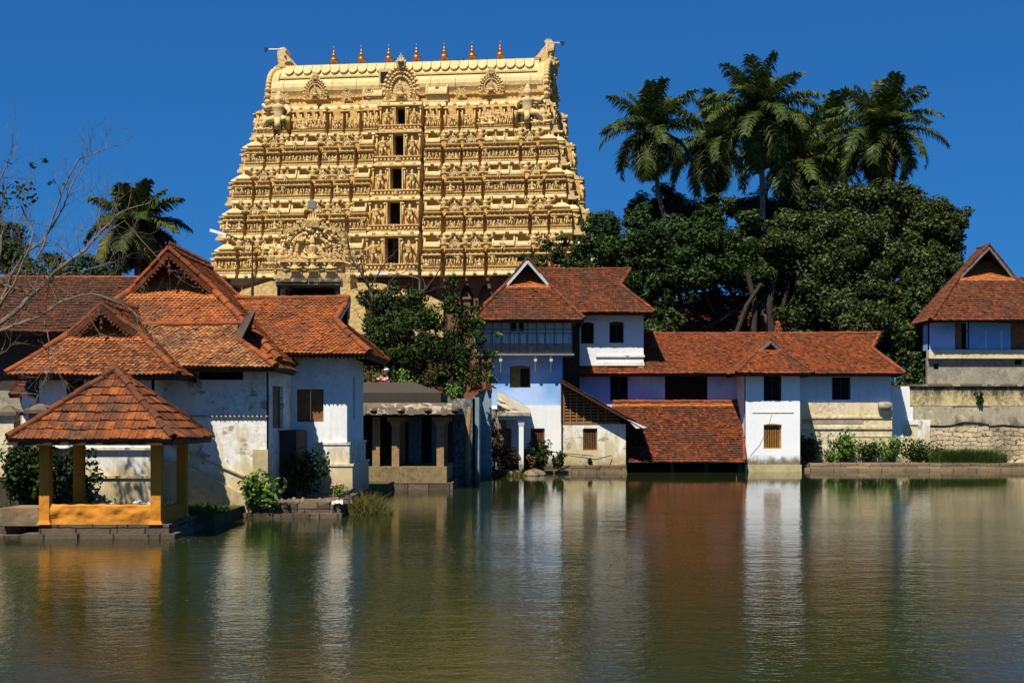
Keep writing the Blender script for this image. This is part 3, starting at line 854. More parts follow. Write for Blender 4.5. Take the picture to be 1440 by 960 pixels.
# ------------------------------------------------------------------ gopuram
def fig_template(kind):
    """carved figure of unit height facing -y, feet at z=0"""
    m = MB()
    def blob(pts, rad, n=6): m.tube(pts, rad, n)
    if kind == 'stand':
        m.lathe([(0.10,0.40),(0.14,0.46),(0.095,0.56),(0.13,0.68),(0.15,0.76),(0.06,0.80),(0.05,0.82),(0.075,0.86),(0.07,0.91),(0.06,0.93),(0.035,0.98),(0.01,1.0)], (0,0,0), 8, sy=0.8)
        for s in (-1, 1): blob([(s*0.07,0,0.44),(s*0.10,-0.03,0.22),(s*0.07,0,0.0)], [0.075,0.055,0.04])
        blob([(-0.15,0,0.74),(-0.24,-0.03,0.58),(-0.12,-0.12,0.52)], [0.045,0.038,0.03])
        blob([(0.15,0,0.74),(0.26,-0.03,0.66),(0.24,-0.10,0.84)], [0.045,0.038,0.03])
    elif kind == 'sway':
        m.lathe([(0.10,0.40),(0.15,0.46),(0.09,0.56),(0.13,0.68),(0.15,0.75),(0.06,0.80),(0.08,0.86),(0.065,0.92),(0.04,0.97),(0.01,1.0)], (0.02,0,0), 8, sy=0.8)
        blob([(-0.05,0,0.44),(-0.13,-0.05,0.24),(-0.04,0,0.0)], [0.08,0.055,0.04])
        blob([(0.09,0,0.44),(0.09,0,0.22),(0.12,0,0.0)], [0.08,0.055,0.04])
        blob([(-0.13,0,0.74),(-0.27,-0.02,0.78),(-0.22,-0.05,0.95)], [0.045,0.038,0.03])
        blob([(0.16,0,0.74),(0.27,-0.05,0.60),(0.20,-0.10,0.45)], [0.045,0.038,0.03])
    elif kind == 'sit':
        m.lathe([(0.22,0.0),(0.26,0.08),(0.20,0.18),(0.13,0.26),(0.17,0.46),(0.19,0.56),(0.07,0.62),(0.11,0.70),(0.10,0.80),(0.08,0.86),(0.04,0.95),(0.01,1.0)], (0,0,0), 8, sy=0.8)
        for s in (-1, 1):
            blob([(s*0.10,-0.05,0.14),(s*0.34,-0.12,0.12),(s*0.06,-0.22,0.06)], [0.10,0.08,0.05])
            blob([(s*0.19,0,0.54),(s*0.32,-0.06,0.38),(s*0.20,-0.18,0.26)], [0.06,0.05,0.04])
    elif kind == 'atlas':
        m.lathe([(0.16,0.22),(0.20,0.30),(0.17,0.42),(0.22,0.56),(0.24,0.64),(0.10,0.70),(0.14,0.78),(0.13,0.88),(0.08,0.95),(0.03,1.0)], (0,0,0), 8, sy=0.8)
        for s in (-1, 1):
            blob([(s*0.12,0,0.26),(s*0.32,-0.16,0.30),(s*0.24,-0.10,0.0)], [0.11,0.09,0.06])
            blob([(s*0.24,0,0.62),(s*0.42,-0.04,0.72),(s*0.34,-0.02,0.98)], [0.085,0.07,0.05])
    elif kind == 'giant':
        m.lathe([(0.13,0.26),(0.16,0.32),(0.12,0.42),(0.17,0.56),(0.19,0.63),(0.08,0.67),(0.07,0.69),(0.11,0.74),(0.12,0.80),(0.10,0.86),(0.07,0.90),(0.08,0.93),(0.03,1.0)], (0,0,0), 10, sy=0.85)
        m.tube([(-0.08,0,0.30),(-0.27,-0.14,0.27),(-0.27,-0.06,0.0)], [0.10,0.075,0.05], 8)
        m.tube([(0.08,0,0.30),(0.30,-0.12,0.24),(0.38,-0.04,0.02)], [0.10,0.075,0.05], 8)
        m.taper(-0.07,0.07,-0.16,0.0,0.0,0.30,0.9)
        m.tube([(-0.18,0,0.62),(-0.30,-0.06,0.48),(-0.26,-0.14,0.32)], [0.07,0.055,0.045], 8)
        m.tube([(0.18,0,0.62),(0.34,-0.04,0.57),(0.42,-0.02,0.68)], [0.07,0.055,0.045], 8)
    return m.v, m.f
FIG = {k: fig_template(k) for k in ('stand', 'sway', 'sit', 'atlas', 'giant')}

GOP_C = Vector((-9.2, 122.0, 0.4)); GOP_RZ = R(-6.5)
gop = root('gopuram', 'tall pale yellow temple gateway tower covered in carved figures, rising behind the tiled roofs', 'temple tower', GOP_C, rz=GOP_RZ)

def side_map(side, hw, hd):
    """(s along the face from its centre, d outward, z) to tower coordinates"""
    if side == 'f': return lambda s, d, z: (s, -hd-d, z-GOP_C.z)
    if side == 'b': return lambda s, d, z: (-s, hd+d, z-GOP_C.z)
    if side == 'r': return lambda s, d, z: (hw+d, s, z-GOP_C.z)
    return lambda s, d, z: (-hw-d, -s, z-GOP_C.z)

def fig_at(mb, F, s, d, z, h, kind, flip=1, rnd=None):
    vs, fs = FIG[kind]
    ln = rnd.uniform(-0.06, 0.06) if rnd else 0
    mb.add([F(s+flip*x*h+ln*zz*h, d-y*h, z+zz*h) for x, y, zz in vs], fs)

def kapota(mb, F, s0, s1, p, z, h, lip=0.10):
    """overhanging curved cornice of one bay"""
    prof = [(-0.3, z), (p+0.36, z), (p+0.43, z+0.03), (p+0.43, z+0.03+lip), (p+0.37, z+h*0.45), (p+0.28, z+h*0.75), (p+0.12, z+h), (-0.3, z+h)]
    mb.prism(prof, lambda a, b: F(s0-0.04, a, b), lambda a, b: F(s1+0.04, a, b))
    n = max(1, int((s1-s0)/0.95))
    for i in range(n):                                  # little horseshoe arches on the cornice
        s = s0+(s1-s0)*(i+0.5)/n; r = 0.17
        pl = [(s+r*math.cos(a)*(1.0 if a > 0 else 1), z+0.16+r*1.15*math.sin(a)) for a in [math.pi*k/6 for k in range(7)]]
        mb.prism(pl, lambda a, b: F(a, p+0.20, b), lambda a, b: F(a, p+0.56, b))

BAYS = [(0.0,0.0,'c')]                                   # centre is made on its own
SIDE_BAYS = [(0.165,0.262,0.42,'shala'), (0.292,0.385,0.30,'pan'), (0.405,0.500,0.30,'pan'), (0.525,0.755,0.46,'shala2'), (0.778,0.862,0.30,'pan'), (0.882,1.0,0.48,'kuta')]

def barrel(mb, F, s0, s1, d, z, r, n=7):
    prof = [(d-r*0.9*math.cos(math.pi*k/n)*-1, z+r*1.05*math.sin(math.pi*k/n)) for k in range(n+1)]
    mb.prism(prof, lambda a, b: F(s0, a, b), lambda a, b: F(s1, a, b))
    mb.prism([(d-r, z-0.05), (d+r+0.08, z-0.05), (d+r+0.08, z+0.05), (d-r, z+0.05)], lambda a, b: F(s0-0.06, a, b), lambda a, b: F(s1+0.06, a, b))
    for s in (s0, s1):                                  # horned end arches
        pl = [(d+1.12*r*math.cos(a), z+1.2*r*math.sin(a)) for a in [math.pi*k/6 for k in range(7)]]
        mb.prism(pl, lambda a, b: F(s-0.06, a, b), lambda a, b: F(s+0.06, a, b))
        mb.prism([(d-0.10, z+1.1*r), (d+0.12, z+1.1*r), (d+0.02, z+1.1*r+0.34)], lambda a, b: F(s-0.07, a, b), lambda a, b: F(s+0.07, a, b))

def tier(i, z0, z1, hw, hd, rnd, sides=('f', 'r', 'l')):
    H = z1-z0
    t = MB()                                             # core walls
    c = lambda x, y, z: (x, y, z-GOP_C.z)
    t.box(-hw+0.45, hw-0.45, -hd+0.55, hd-0.55, z0, z1+0.02, c)
    to = None
    co = MB(); fr = MB(); led = MB(); shs = []
    for side in sides:
        F = side_map(side, hw, hd)
        half = hw if side in 'fb' else hd
        if side in 'fb': bays = [(sg, a*half, b*half, p, k) for sg in (-1, 1) for a, b, p, k in SIDE_BAYS]
        else:
            bays = [(sg, a*half, b*half, p, k) for sg in (-1, 1) for a, b, p, k in ((0.16,0.40,0.35,'shala'), (0.44,0.62,0.3,'pan'), (0.70,1.0,0.48,'kuta'))]
        for sg, a, b, p, k in bays:
            s0, s1 = (a, b) if sg > 0 else (-b, -a)
            if k == 'kuta' and side in 'fb':
                pass
            kapota(co, F, s0, s1, p, z0, H*0.125)
            led.prism([(-0.4, z0+H*.125), (p+0.22, z0+H*.125), (p+0.22, z0+H*.165), (p+0.10, z0+H*.175), (p+0.10, z0+H*.205), (p+0.26, z0+H*.215), (p+0.26, z0+H*.235), (-0.4, z0+H*.235)],
                      lambda x, y: F(s0, x, y), lambda x, y: F(s1, x, y))
            nd = int((s1-s0)/0.24)
            for q in range(nd):
                s = s0+(s1-s0)*(q+0.5)/nd
                led.box(s-0.055, s+0.055, p+0.08, p+0.20, z0+H*.172, z0+H*.212, F)
            if i == 4:
                t.box(s0+0.03, s1-0.03, -0.5, p-0.20, z0+H*.235, z0+H*.99, F)
                n = max(1, int(round((s1-s0)/0.85)))
                for q in range(n+1):
                    s = s0+0.08+(s1-s0-0.16)*q/n
                    fr.box(s-0.055, s+0.055, p-0.20, p-0.02, z0+H*.235, z0+H*.86, F)
                    fr.box(s-0.20, s+0.20, p-0.20, p+0.06, z0+H*.86, z0+H*.91, F)
                for q in range(n):
                    s = s0+0.08+(s1-s0-0.16)*(q+0.5)/n
                    fig_at(fr, F, s-0.12, p+0.02, z0+H*.24, H*rnd.uniform(.42, .56), rnd.choice(['stand', 'sway', 'sit', 'stand']), rnd.choice((-1, 1)), rnd)
                    fig_at(fr, F, s+0.22, p-0.02, z0+H*.24, H*rnd.uniform(.30, .50), rnd.choice(['stand', 'sway']), rnd.choice((-1, 1)), rnd)
                continue
            # frieze wall with small pilasters and figures
            t.box(s0+0.03, s1-0.03, -0.5, p-0.16, z0+H*.235, z0+H*.50, F)
            n = max(2, int(round((s1-s0)/0.62)))
            for q in range(n+1):
                s = s0+0.06+(s1-s0-0.12)*q/n
                fr.box(s-0.045, s+0.045, p-0.16, p+0.02, z0+H*.235, z0+H*.46, F)
                fr.box(s-0.10, s+0.10, p-0.16, p+0.06, z0+H*.455, z0+H*.49, F)
            for q in range(n):
                s = s0+0.06+(s1-s0-0.12)*(q+0.5)/n
                big = rnd.random() < 0.22
                fig_at(fr, F, s, p-0.02+(0.12 if big else 0), z0+H*.24, H*(0.30 if big else rnd.uniform(.20, .245)), rnd.choice(['stand', 'sway', 'sit', 'stand', 'sway']), rnd.choice((-1, 1)), rnd)
                if rnd.random() < 0.5:
                    fig_at(fr, F, s+rnd.uniform(0.15, 0.25), p-0.04, z0+H*.24, H*.16, rnd.choice(['stand', 'sit']), 1, rnd)
            led.prism([(-0.4, z0+H*.49), (p+0.14, z0+H*.49), (p+0.20, z0+H*.505), (p+0.20, z0+H*.525), (p+0.02, z0+H*.54), (-0.4, z0+H*.54)], lambda x, y: F(s0-0.03, x, y), lambda x, y: F(s1+0.03, x, y))
            # neck with knobs
            t.box(s0+0.08, s1-0.08, -0.5, p-0.24, z0+H*.54, z0+H*.63, F)
            n2 = max(2, int((s1-s0)/0.42))
            for q in range(n2):
                s = s0+(s1-s0)*(q+0.5)/n2
                fr.taper(s-0.10, s+0.10, p-0.30, p-0.02, z0+H*.54, z0+H*.62, 0.6, F)
            led.prism([(-0.4, z0+H*.625), (p+0.04, z0+H*.625), (p+0.10, z0+H*.64), (p+0.10, z0+H*.66), (-0.4, z0+H*.665)], lambda x, y: F(s0, x, y), lambda x, y: F(s1, x, y))
            # shrine roofs standing on the ledge
            zr = z0+H*.665; m = (s0+s1)/2; w = s1-s0; sh = MB(); shs.append(sh)
            if k == 'shala':
                barrel(sh, F, s0+0.12, s1-0.12, p-0.35, zr+H*.05, H*.12)
                sh.box(s0+0.15, s1-0.15, p-0.6, p-0.02, zr, zr+H*.05, F)
            elif k == 'shala2':
                barrel(sh, F, s0+w*.10, s0+w*.60, p-0.35, zr+H*.05, H*.125); barrel(sh, F, s0+w*.66, s1-0.08, p-0.40, zr+H*.045, H*.11)
                sh.box(s0+w*.12, s1-0.12, p-0.6, p-0.05, zr, zr+H*.05, F)
                fig_at(fr, F, s0+w*.35, p+0.12, zr-H*.12, H*.30, 'sway', 1, rnd)
                fig_at(fr, F, s0+w*.36, p-0.30, zr+H*.15, H*.16, 'sit', 1, rnd)
            elif k == 'pan':
                r = H*.105; zc = zr+H*.10
                pl = [(m+r*math.cos(a), zc+r*math.sin(a)) for a in [2*math.pi*q/14 for q in range(14)]]
                sh.prism(pl, lambda a_, b_: F(a_, p-0.5, b_), lambda a_, b_: F(a_, p-0.02, b_))
                pl = [(m+r*.5*math.cos(a), zc+r*.5*math.sin(a)) for a in [2*math.pi*q/10 for q in range(10)]]
                sh.prism(pl, lambda a_, b_: F(a_, p-0.1, b_), lambda a_, b_: F(a_, p+0.08, b_))
                for q in range(9):
                    a = math.pi*(-0.12+1.24*q/8)
                    x_, z_ = m+r*1.08*math.cos(a), zc+r*1.08*math.sin(a)
                    sh.box(x_-0.05, x_+0.05, p-0.25, p+0.04, z_-0.05, z_+0.05, F)
                sh.taper(m-0.09, m+0.09, p-0.3, p, zc+r*1.05, zc+r*1.05+H*.09, 0.25, F)
                sh.box(m-r*.7, m+r*.7, p-0.5, p-0.05, zr, zr+H*.04, F)
                for sx in (-1, 1):
                    fig_at(fr, F, m+sx*(w*.5-0.12), p-0.25, zr, H*.17, rnd.choice(['sit', 'stand']), sx, rnd)
            else:
                q = min(w, 1.5)*.5
                sh.box(m-q*.8, m+q*.8, p-0.9, p-0.05, zr, zr+H*.06, F)
                sh.taper(m-q, m+q, p-1.2, p+0.08, zr+H*.06, zr+H*.10, 0.92, F)
                sh.taper(m-q*.9, m+q*.9, p-1.1, p+0.02, zr+H*.10, zr+H*.19, 0.42, F)
                sh.taper(m-0.10, m+0.10, p-0.65, p-0.45, zr+H*.19, zr+H*.29, 0.2, F)
            # a guardian crouching in every gap, at cornice height
        if i == 4: pass
        elif side in 'fb':
            gaps = [0.277, 0.395, 0.512, 0.766, 0.871]
            for sg in (-1, 1):
                for g_ in gaps:
                    fig_at(fr, F, sg*g_*half, 0.15, z0+H*.66, H*.40, 'atlas', sg, rnd)
        else:
            for sg in (-1, 1):
                for g_ in (0.42, 0.66): fig_at(fr, F, sg*g_*half, 0.1, z0+H*.66, H*.36, 'atlas', sg, rnd)
        # centre bay
        cw = 0.145*hw if side in 'fb' else 0.13*hd
        ww = (0.50+0.045*(4-i)) if side in 'fb' else 0.45
        pc = 1.0
        kapota(co, F, -cw, cw, pc, z0, H*.10, 0.08)
        led.box(-cw+0.05, cw-0.05, -0.5, pc+0.12, z0+H*.10, z0+H*.145, F)
        t.box(-cw+0.1, cw-0.1, -0.5, pc, z0+H*.145, z0+H*.27, F)
        for q in range(int(cw*2/0.34)):
            s = -cw+0.2+q*0.34
            fr.taper(s-0.11, s+0.11, pc, pc+0.14, z0+H*.15, z0+H*.26, 0.6, F)
        fig_at(fr, F, 0, pc+0.12, z0+H*.12, H*.20, 'atlas', 1, rnd)
        led.box(-cw, cw, -0.5, pc+0.18, z0+H*.27, z0+H*.30, F)
        led.box(-cw-0.02, cw+0.02, -0.5, pc+0.10, z0+H*.955, z0+H*1.0, F)
        for sg in (-1, 1):
            a, b = (ww, cw-0.02) if sg > 0 else (-cw+0.02, -ww)
            t.box(a, b, -0.5, pc-0.25, z0+H*.30, z0+H*.955, F)
            led.box(sg*ww-0.06, sg*ww+0.06, -0.5, pc+0.02, z0+H*.30, z0+H*.955, F)
            s = sg*(ww+cw)/2
            for e in (sg*(ww+0.16), sg*(cw-0.12)):
                fr.box(e-0.05, e+0.05, pc-0.25, pc-0.02, z0+H*.30, z0+H*.85, F)
                fr.box(e-0.13, e+0.13, pc-0.25, pc+0.03, z0+H*.85, z0+H*.895, F)
                fr.taper(e-0.08, e+0.08, pc-0.22, pc+0.0, z0+H*.895, z0+H*.955, 1.5, F)
            fig_at(fr, F, s, pc+0.0, z0+H*.30, H*.56, 'sway', sg, rnd)
        # a small free figure on each shoulder of the centre bay
        for sg in (-1, 1):
            fig_at(fr, F, sg*(cw+0.25), 0.30, z0+H*.28, H*.26, 'stand', sg, rnd)
            fr.box(sg*(cw+0.25)-0.2, sg*(cw+0.25)+0.2, -0.4, 0.34, z0+H*.14, z0+H*.28, F)
    to = t.build('tier', M['cream_dp'], gop, local=True)
    co.build('cornice', M['cream_lt'], to, local=True)
    led.build('moulding', M['cream'], to, local=True)
    fr.build('carved_figures', M['cream'], to, local=True, smooth=True)
    for sh in shs: sh.build('shrine_roof', M['cream_lt'], to, local=True)
    for side in ('f', 'r'):
        F = side_map(side, hw, hd); d = MB()
        ww = (0.50+0.045*(4-i)) if side == 'f' else 0.45
        d.box(-ww+0.06, ww-0.06, -0.53, -0.45, z0+H*.30, z0+H*.955, F)
        d.build('doorway', M['dark'], to, local=True)
    return to

ZT = [15.13, 18.76, 22.0, 25.17, 28.33, 30.95]
HW = [16.0, 15.57, 15.0, 14.2, 13.4]; HD = [10.0, 9.1, 8.2, 7.2, 6.2]
_r = random.Random(77)
for i in range(5):
    tier(i, ZT[i], ZT[i+1], HW[i], HD[i], _r)

# stone storey
def gop_base():
    b = MB(); c = lambda x, y, z: (x, y, z-GOP_C.z)
    hw, hd = 16.0, 9.6
    b.box(-hw+0.5, hw-0.5, -hd+0.5, hd-0.5, 0.4, 15.12, c)
    for side, half in (('f', hw), ('r', hd), ('l', hd)):
        F = side_map(side, hw, hd)
        n = int(half*2/1.55)
        for q in range(n):
            s = -half+0.8+q*(half*2-1.6)/(n-1)
            b.box(s-0.22, s+0.22, -0.5, 0.1, 0.4, 13.6, F)
            b.taper(s-0.24, s+0.24, -0.5, 0.15, 13.6, 14.1, 1.9, F, ky=1.2)
            b.box(s-0.55, s+0.55, -0.5, 0.35, 14.1, 14.4, F)
            if q % 3 == 1:
                b.box(s+0.5, s+1.1, -0.5, 0.05, 11.8, 13.2, F)
                b.taper(s+0.38, s+1.22, -0.5, 0.2, 13.2, 13.9, 0.1, F, ky=0.6)
        b.box(-half, half, -0.5, 0.35, 14.4, 14.75, F)
        b.box(-half, half, -0.5, 0.5, 14.75, 15.0, F)
        b.box(-half-0.2, half+0.2, -0.6, 0.8, 0.4, 2.4, F)
    return b.build('stone_storey', M['granite_red'], gop, local=True)
gop_base()

def medallion(mb, F, s, d, z, r, rnd, tall=1.0, k=18):
    """flaming horseshoe ornament with a seated figure inside"""
    for q in range(k):
        a = math.pi*(-0.18+1.36*q/(k-1))
        for rr, w in ((1.0, .13), (0.80, .10), (0.60, .09)):
            x, y = s+r*rr*math.cos(a), z+r*rr*tall*math.sin(a)
            mb.lathe([(w*r*0.5,-w*r*.6),(w*r,0),(w*r*0.6,w*r*.8),(0.01,w*r*1.2)], (x, d+0.12*(1.2-rr)*r, y), 6, M=lambda a_, b_, c_: F(a_, b_, c_))
    pl = [(s+r*0.95*math.cos(a), z+r*0.95*tall*math.sin(a)) for a in [math.pi*(-0.18+1.36*q/12) for q in range(13)]]
    mb.prism(pl, lambda a, b: F(a, d-0.25*r, b), lambda a, b: F(a, d+0.02, b))
    fig_at(mb, F, s, d+0.18*r, z-r*0.35, r*0.95, 'sit', 1, rnd)
    mb.taper(s-r*.22, s+r*.22, d-0.1*r, d+0.22*r, z+r*tall*0.98, z+r*tall*1.25, 1.3, F)
    for q in range(-3, 4):
        mb.taper(s+q*r*.09-r*.05, s+q*r*.09+r*.05, d-0.05*r, d+0.15*r, z+r*tall*1.22, z+r*tall*(1.62-abs(q)*.10), 0.3, F)
    mb.box(s-r*1.05, s+r*1.05, d-0.3*r, d+0.12*r, z-r*.62, z-r*.48, F)
    for sg in (-1, 1): fig_at(mb, F, s+sg*r*.8, d+0.15*r, z-r*.5, r*.6, 'stand', sg, rnd)

def vault():
    rnd = random.Random(5)
    hw = 13.35
    zb = ZT[5]
    F = side_map('f', hw, 0.0)
    base = MB(); c = lambda x, y, z: (x, y, z-GOP_C.z)
    base.box(-12.9, 12.9, -4.9, 4.9, zb, zb+1.5, c)
    co = MB()
    for side, half, off in (('f', 12.9, 5.4), ('b', 12.9, 5.4), ('r', 5.2, 13.0), ('l', 5.2, 13.0)):
        Fs = side_map(side, off if side in 'rl' else 0, off if side in 'fb' else 0)
        for s0, s1, p in ((-half, -half*.62, .2), (-half*.60, -half*.32, .1), (-half*.30, -half*.13, .2), (half*.13, half*.30, .2), (half*.32, half*.60, .1), (half*.62, half, .2)):
            kapota(co, Fs, s0, s1, p, zb, 0.42)
            co.box(s0+0.1, s1-0.1, -0.6, p+0.1, zb+0.42, zb+0.62, Fs)
        kapota(co, Fs, -half*.14, half*.14, 0.95, zb, 0.38)
    # barrel: swelling vault with ribs
    body = MB(); prof = []
    hp = [(4.35, 1.35), (4.72, 1.65), (4.92, 2.05), (4.95, 2.40), (4.82, 2.78), (4.50, 3.10), (4.0, 3.34), (3.3, 3.50)]
    prof = [(-a, zb+b) for a, b in hp] + [(a, zb+b) for a, b in hp[::-1]]
    body.prism([(p[0], p[1]) for p in prof], lambda a, b: c(-12.6, a, b), lambda a, b: c(12.6, a, b))
    band = MB()
    band.prism([(5.05, zb+1.30), (5.05, zb+1.52), (4.6, zb+1.60), (-4.6, zb+1.60), (-5.05, zb+1.52), (-5.05, zb+1.30)], lambda a, b: c(-12.7, a, b), lambda a, b: c(12.7, a, b))
    for q in range(11):                                  # rib lines across the vault
        s = -11.5+q*2.3
        if abs(s) < 1.0: continue
        band.prism([(p[0]*1.012, (p[1]-zb)*1.006+zb+0.01) for p in prof], lambda a, b: c(s-0.035, a, b), lambda a, b: c(s+0.035, a, b))
    # scalloped ridge canopy
    zt = zb+3.45
    rid = MB()
    rid.prism([(-4.1, zt), (-4.1, zt+0.16), (-3.9, zt+0.2), (-3.1, zt+1.30), (-2.7, zt+1.45), (2.7, zt+1.45), (3.1, zt+1.30), (3.9, zt+0.2), (4.1, zt+0.16), (4.1, zt)], lambda a, b: c(-12.1, a, b), lambda a, b: c(12.1, a, b))
    n = 27
    for sy in (-1, 1):
        for q in range(n):
            s = -11.7+23.4*(q+0.5)/n; r = 0.41
            pl = [(s+r*math.cos(a), 0.58+r*1.0*math.sin(a)) for a in [math.pi+math.pi*k/8 for k in range(9)]] + [(s+r, 1.05), (s-r, 1.05)]
            # petals lie on the slope
            def mp(off):
                return lambda a, b: c(a, sy*(3.93-b*0.74+off), zt+0.19+b*1.02+off*0.7)
            rid.prism(pl, mp(0.03), mp(0.17))
    for s in (-10.4,-7.1,-3.7,-0.35,3.0,6.4,9.8): pass
    zr = zt+1.45
    rid.box(-12.1, 12.1, -0.9, 0.9, zr-0.02, zr+0.10, c); rid.box(-12.1, 12.1, -3.15, 3.15, zr-0.1, zr+0.02, c)
    zr += 0.08
    v = base.build('vault_roof', M['cream_dp'], gop, local=True)
    co.build('cornice', M['cream_lt'], v, local=True)
    body.build('barrel_vault', M['cream_lt'], v, local=True, smooth=False)
    band.build('vault_ribs', M['cream'], v, local=True)
    rid.build('scalloped_ridge', M['cream_lt'], v, local=True)
    # ornaments on the vault
    FF = side_map('f', 0, 5.0)
    for s, z, r, tl, in ((-8.3, zb+1.75, 1.05, 1.15), (8.0, zb+1.75, 1.05, 1.15)):
        m = MB(); medallion(m, FF, s, 0.45, z, r, rnd, tl); m.build('flame_medallion', M['cream'], v, local=True)
    m = MB(); medallion(m, FF, -0.15, 1.1, zb+1.5, 1.55, rnd, 1.35, 22); m.build('flame_medallion', M['cream'], v, local=True)
    sm = MB()
    for s in (-11.3, -5.4, -3.3, 3.0, 5.2, 11.0):
        m = MB(); medallion(m, FF, s, 0.35, zb+1.25, 0.50, rnd, 1.3, 10); m.build('small_medallion', M['cream'], v, local=True)
    for s in (-12.2,-10.1,-6.5,-4.4, 2.2, 4.1, 6.3, 9.7, 12.0):
        pl = [(s+0.22*math.cos(2*math.pi*k/10), zb+2.75+0.22*math.sin(2*math.pi*k/10)) for k in range(10)]
        sm.prism(pl, lambda a, b: FF(a, -0.62, b), lambda a, b: FF(a, -0.42, b))
        sm.box(s-0.03, s+0.03, -0.60, -0.45, zb+1.9, zb+2.6, FF)
    for q in range(60):
        s = -12.3+24.6*q/59
        if abs(s) > 1.5: sm.box(s-0.06, s+0.06, -0.35, 0.12, zb+1.32, zb+1.5, FF)
    sm.build('vault_trim', M['cream'], v, local=True)
    # side kiosk and window
    ks = MB(); ks.box(2.0, 4.0, -0.6, 0.4, zb+0.6, zb+1.2, FF); barrel(ks, FF, 2.05, 3.9, -0.1, zb+1.3, 0.7)
    ks.build('side_kiosk', M['cream_lt'], v, local=True); ks = MB()
    ks.box(-3.9, -2.0, -0.6, 0.4, zb+0.6, zb+1.2, FF); barrel(ks, FF, -3.8, -2.1, -0.1, zb+1.3, 0.6)
    ks.box(-2.45, -1.35, -1.2, 0.02, zb+2.35, zb+3.85, FF)
    ks.build('side_kiosk', M['cream_lt'], v, local=True)
    kw = MB(); kw.box(-2.3, -1.55, 0.0, 0.05, zb+2.55, zb+3.55, FF); kw.build('small_window', M['dark'], v, local=True)
    # horned ends
    for sg in (-1, 1):
        e = MB()
        # big end arch plates
        ring = []
        for k in range(21):
            a = math.pi*(-0.06+1.12*k/20)
            ring.append((4.9*math.cos(a)*(1.0), zb+1.15+3.95*max(0, math.sin(a))**0.7 if math.sin(a) > 0 else zb+1.15+1.2*math.sin(a)))
        e.prism(ring, lambda a, b: c(sg*12.1, a, b), lambda a, b: c(sg*12.75, a, b))
        e.prism([(p[0]*0.93, zb+1.15+(p[1]-zb-1.15)*0.94) for p in ring], lambda a, b: c(sg*12.7, a, b), lambda a, b: c(sg*13.05, a, b))
        for k, p in enumerate(ring[1:-1]):              # rope of beads round the arch
            for j in range(2):
                q = ring[k+1]; q2 = ring[k+2]
                yy = q[0]+(q2[0]-q[0])*j/2; zz = q[1]+(q2[1]-q[1])*j/2
                e.lathe([(0.05,-0.28),(0.24,-0.12),(0.27,0.02),(0.18,0.2),(0.04,0.28)], (sg*12.95, yy*1.01, zz-GOP_C.z), 7)
        # swept horn
        sil = [(8.6, 36.05), (10.2, 36.40), (11.2, 36.85), (11.9, 37.35), (12.45, 37.95), (12.85, 38.35), (12.70, 38.62), (12.95, 38.85), (13.35, 38.80), (13.60, 38.45), (13.55, 38.0), (13.35, 37.55), (13.40, 37.15), (13.75, 37.0), (13.85, 36.7), (13.45, 36.35), (13.3, 35.9), (13.35, 35.2), (12.9, 34.4), (12.0, 35.2), (9.2, 35.4)]
        off = -0.55 if sg > 0 else -0.50
        sil = [(x-0.12*max(0, z-36.0), z) for x, z in sil]
        e.prism([(sg*x, z+off) for x, z in sil], lambda a, b: c(a, -0.75, b), lambda a, b: c(a, 0.75, b))
        e.prism([(sg*(12.5+(x-12.5)*.8), 35.8+(z-35.8)*.78+off) for x, z in sil], lambda a, b: c(a, -1.15, b), lambda a, b: c(a, 1.15, b))
        for k in range(6):
            e.lathe([(0.1,-0.2),(0.3,0),(0.1,0.25)], (sg*(12.9+0.1*(k % 2)), -0.9, 35.4+0.35*k-GOP_C.z), 6)
        Fs = side_map('r' if sg > 0 else 'l', 13.1, 0)
        medallion(e, Fs, 0, 0.1, zb+2.2, 1.6, rnd, 1.2, 14)
        for s in (-4.4, 4.4): medallion(e, Fs, s, 0.1, zb+1.5, 0.6, rnd, 1.2, 8)
        e.build('horned_end', M['cream'], v, local=True)
        # seated giant at the corner
        g = MB(); Fg = side_map('f', 0, 6.6)
        fig_at(g, Fg, sg*11.4, 0.0, zb-1.9, 3.5, 'giant', sg)
        fig_at(g, Fg, sg*12.75, -0.1, zb-2.0, 2.2, 'sit', sg)
        g.build('giant_figure', M['cream_lt'], v, local=True, smooth=True)
    # plinths and pot finials
    for k in range(7):
        s = -7.95+k*2.68
        pb = MB(); pb.box(s-0.62, s+0.62, -0.62, 0.62, zr-0.03, zr+0.50, c); pb.taper(s-0.5, s+0.5, -0.5, 0.5, zr+0.50, zr+0.62, 0.8, c)
        pl = pb.build('finial_plinth', M['cream_dp'], gop, local=True)
        f = MB()
        f.lathe([(0.30,0.0),(0.34,0.05),(0.18,0.12),(0.14,0.22),(0.20,0.30),(0.38,0.42),(0.45,0.56),(0.38,0.70),(0.20,0.80),(0.13,0.88),(0.20,0.96),(0.26,1.04),(0.18,1.14),(0.10,1.22),(0.14,1.30),(0.10,1.42),(0.05,1.55),(0.03,1.72),(0.06,1.77),(0.03,1.83),(0.015,1.95)], c(s, 0, zr+0.62), 14)
        f.build('finial', M['brass'], gop, local=True, smooth=True)
    return v
vault()
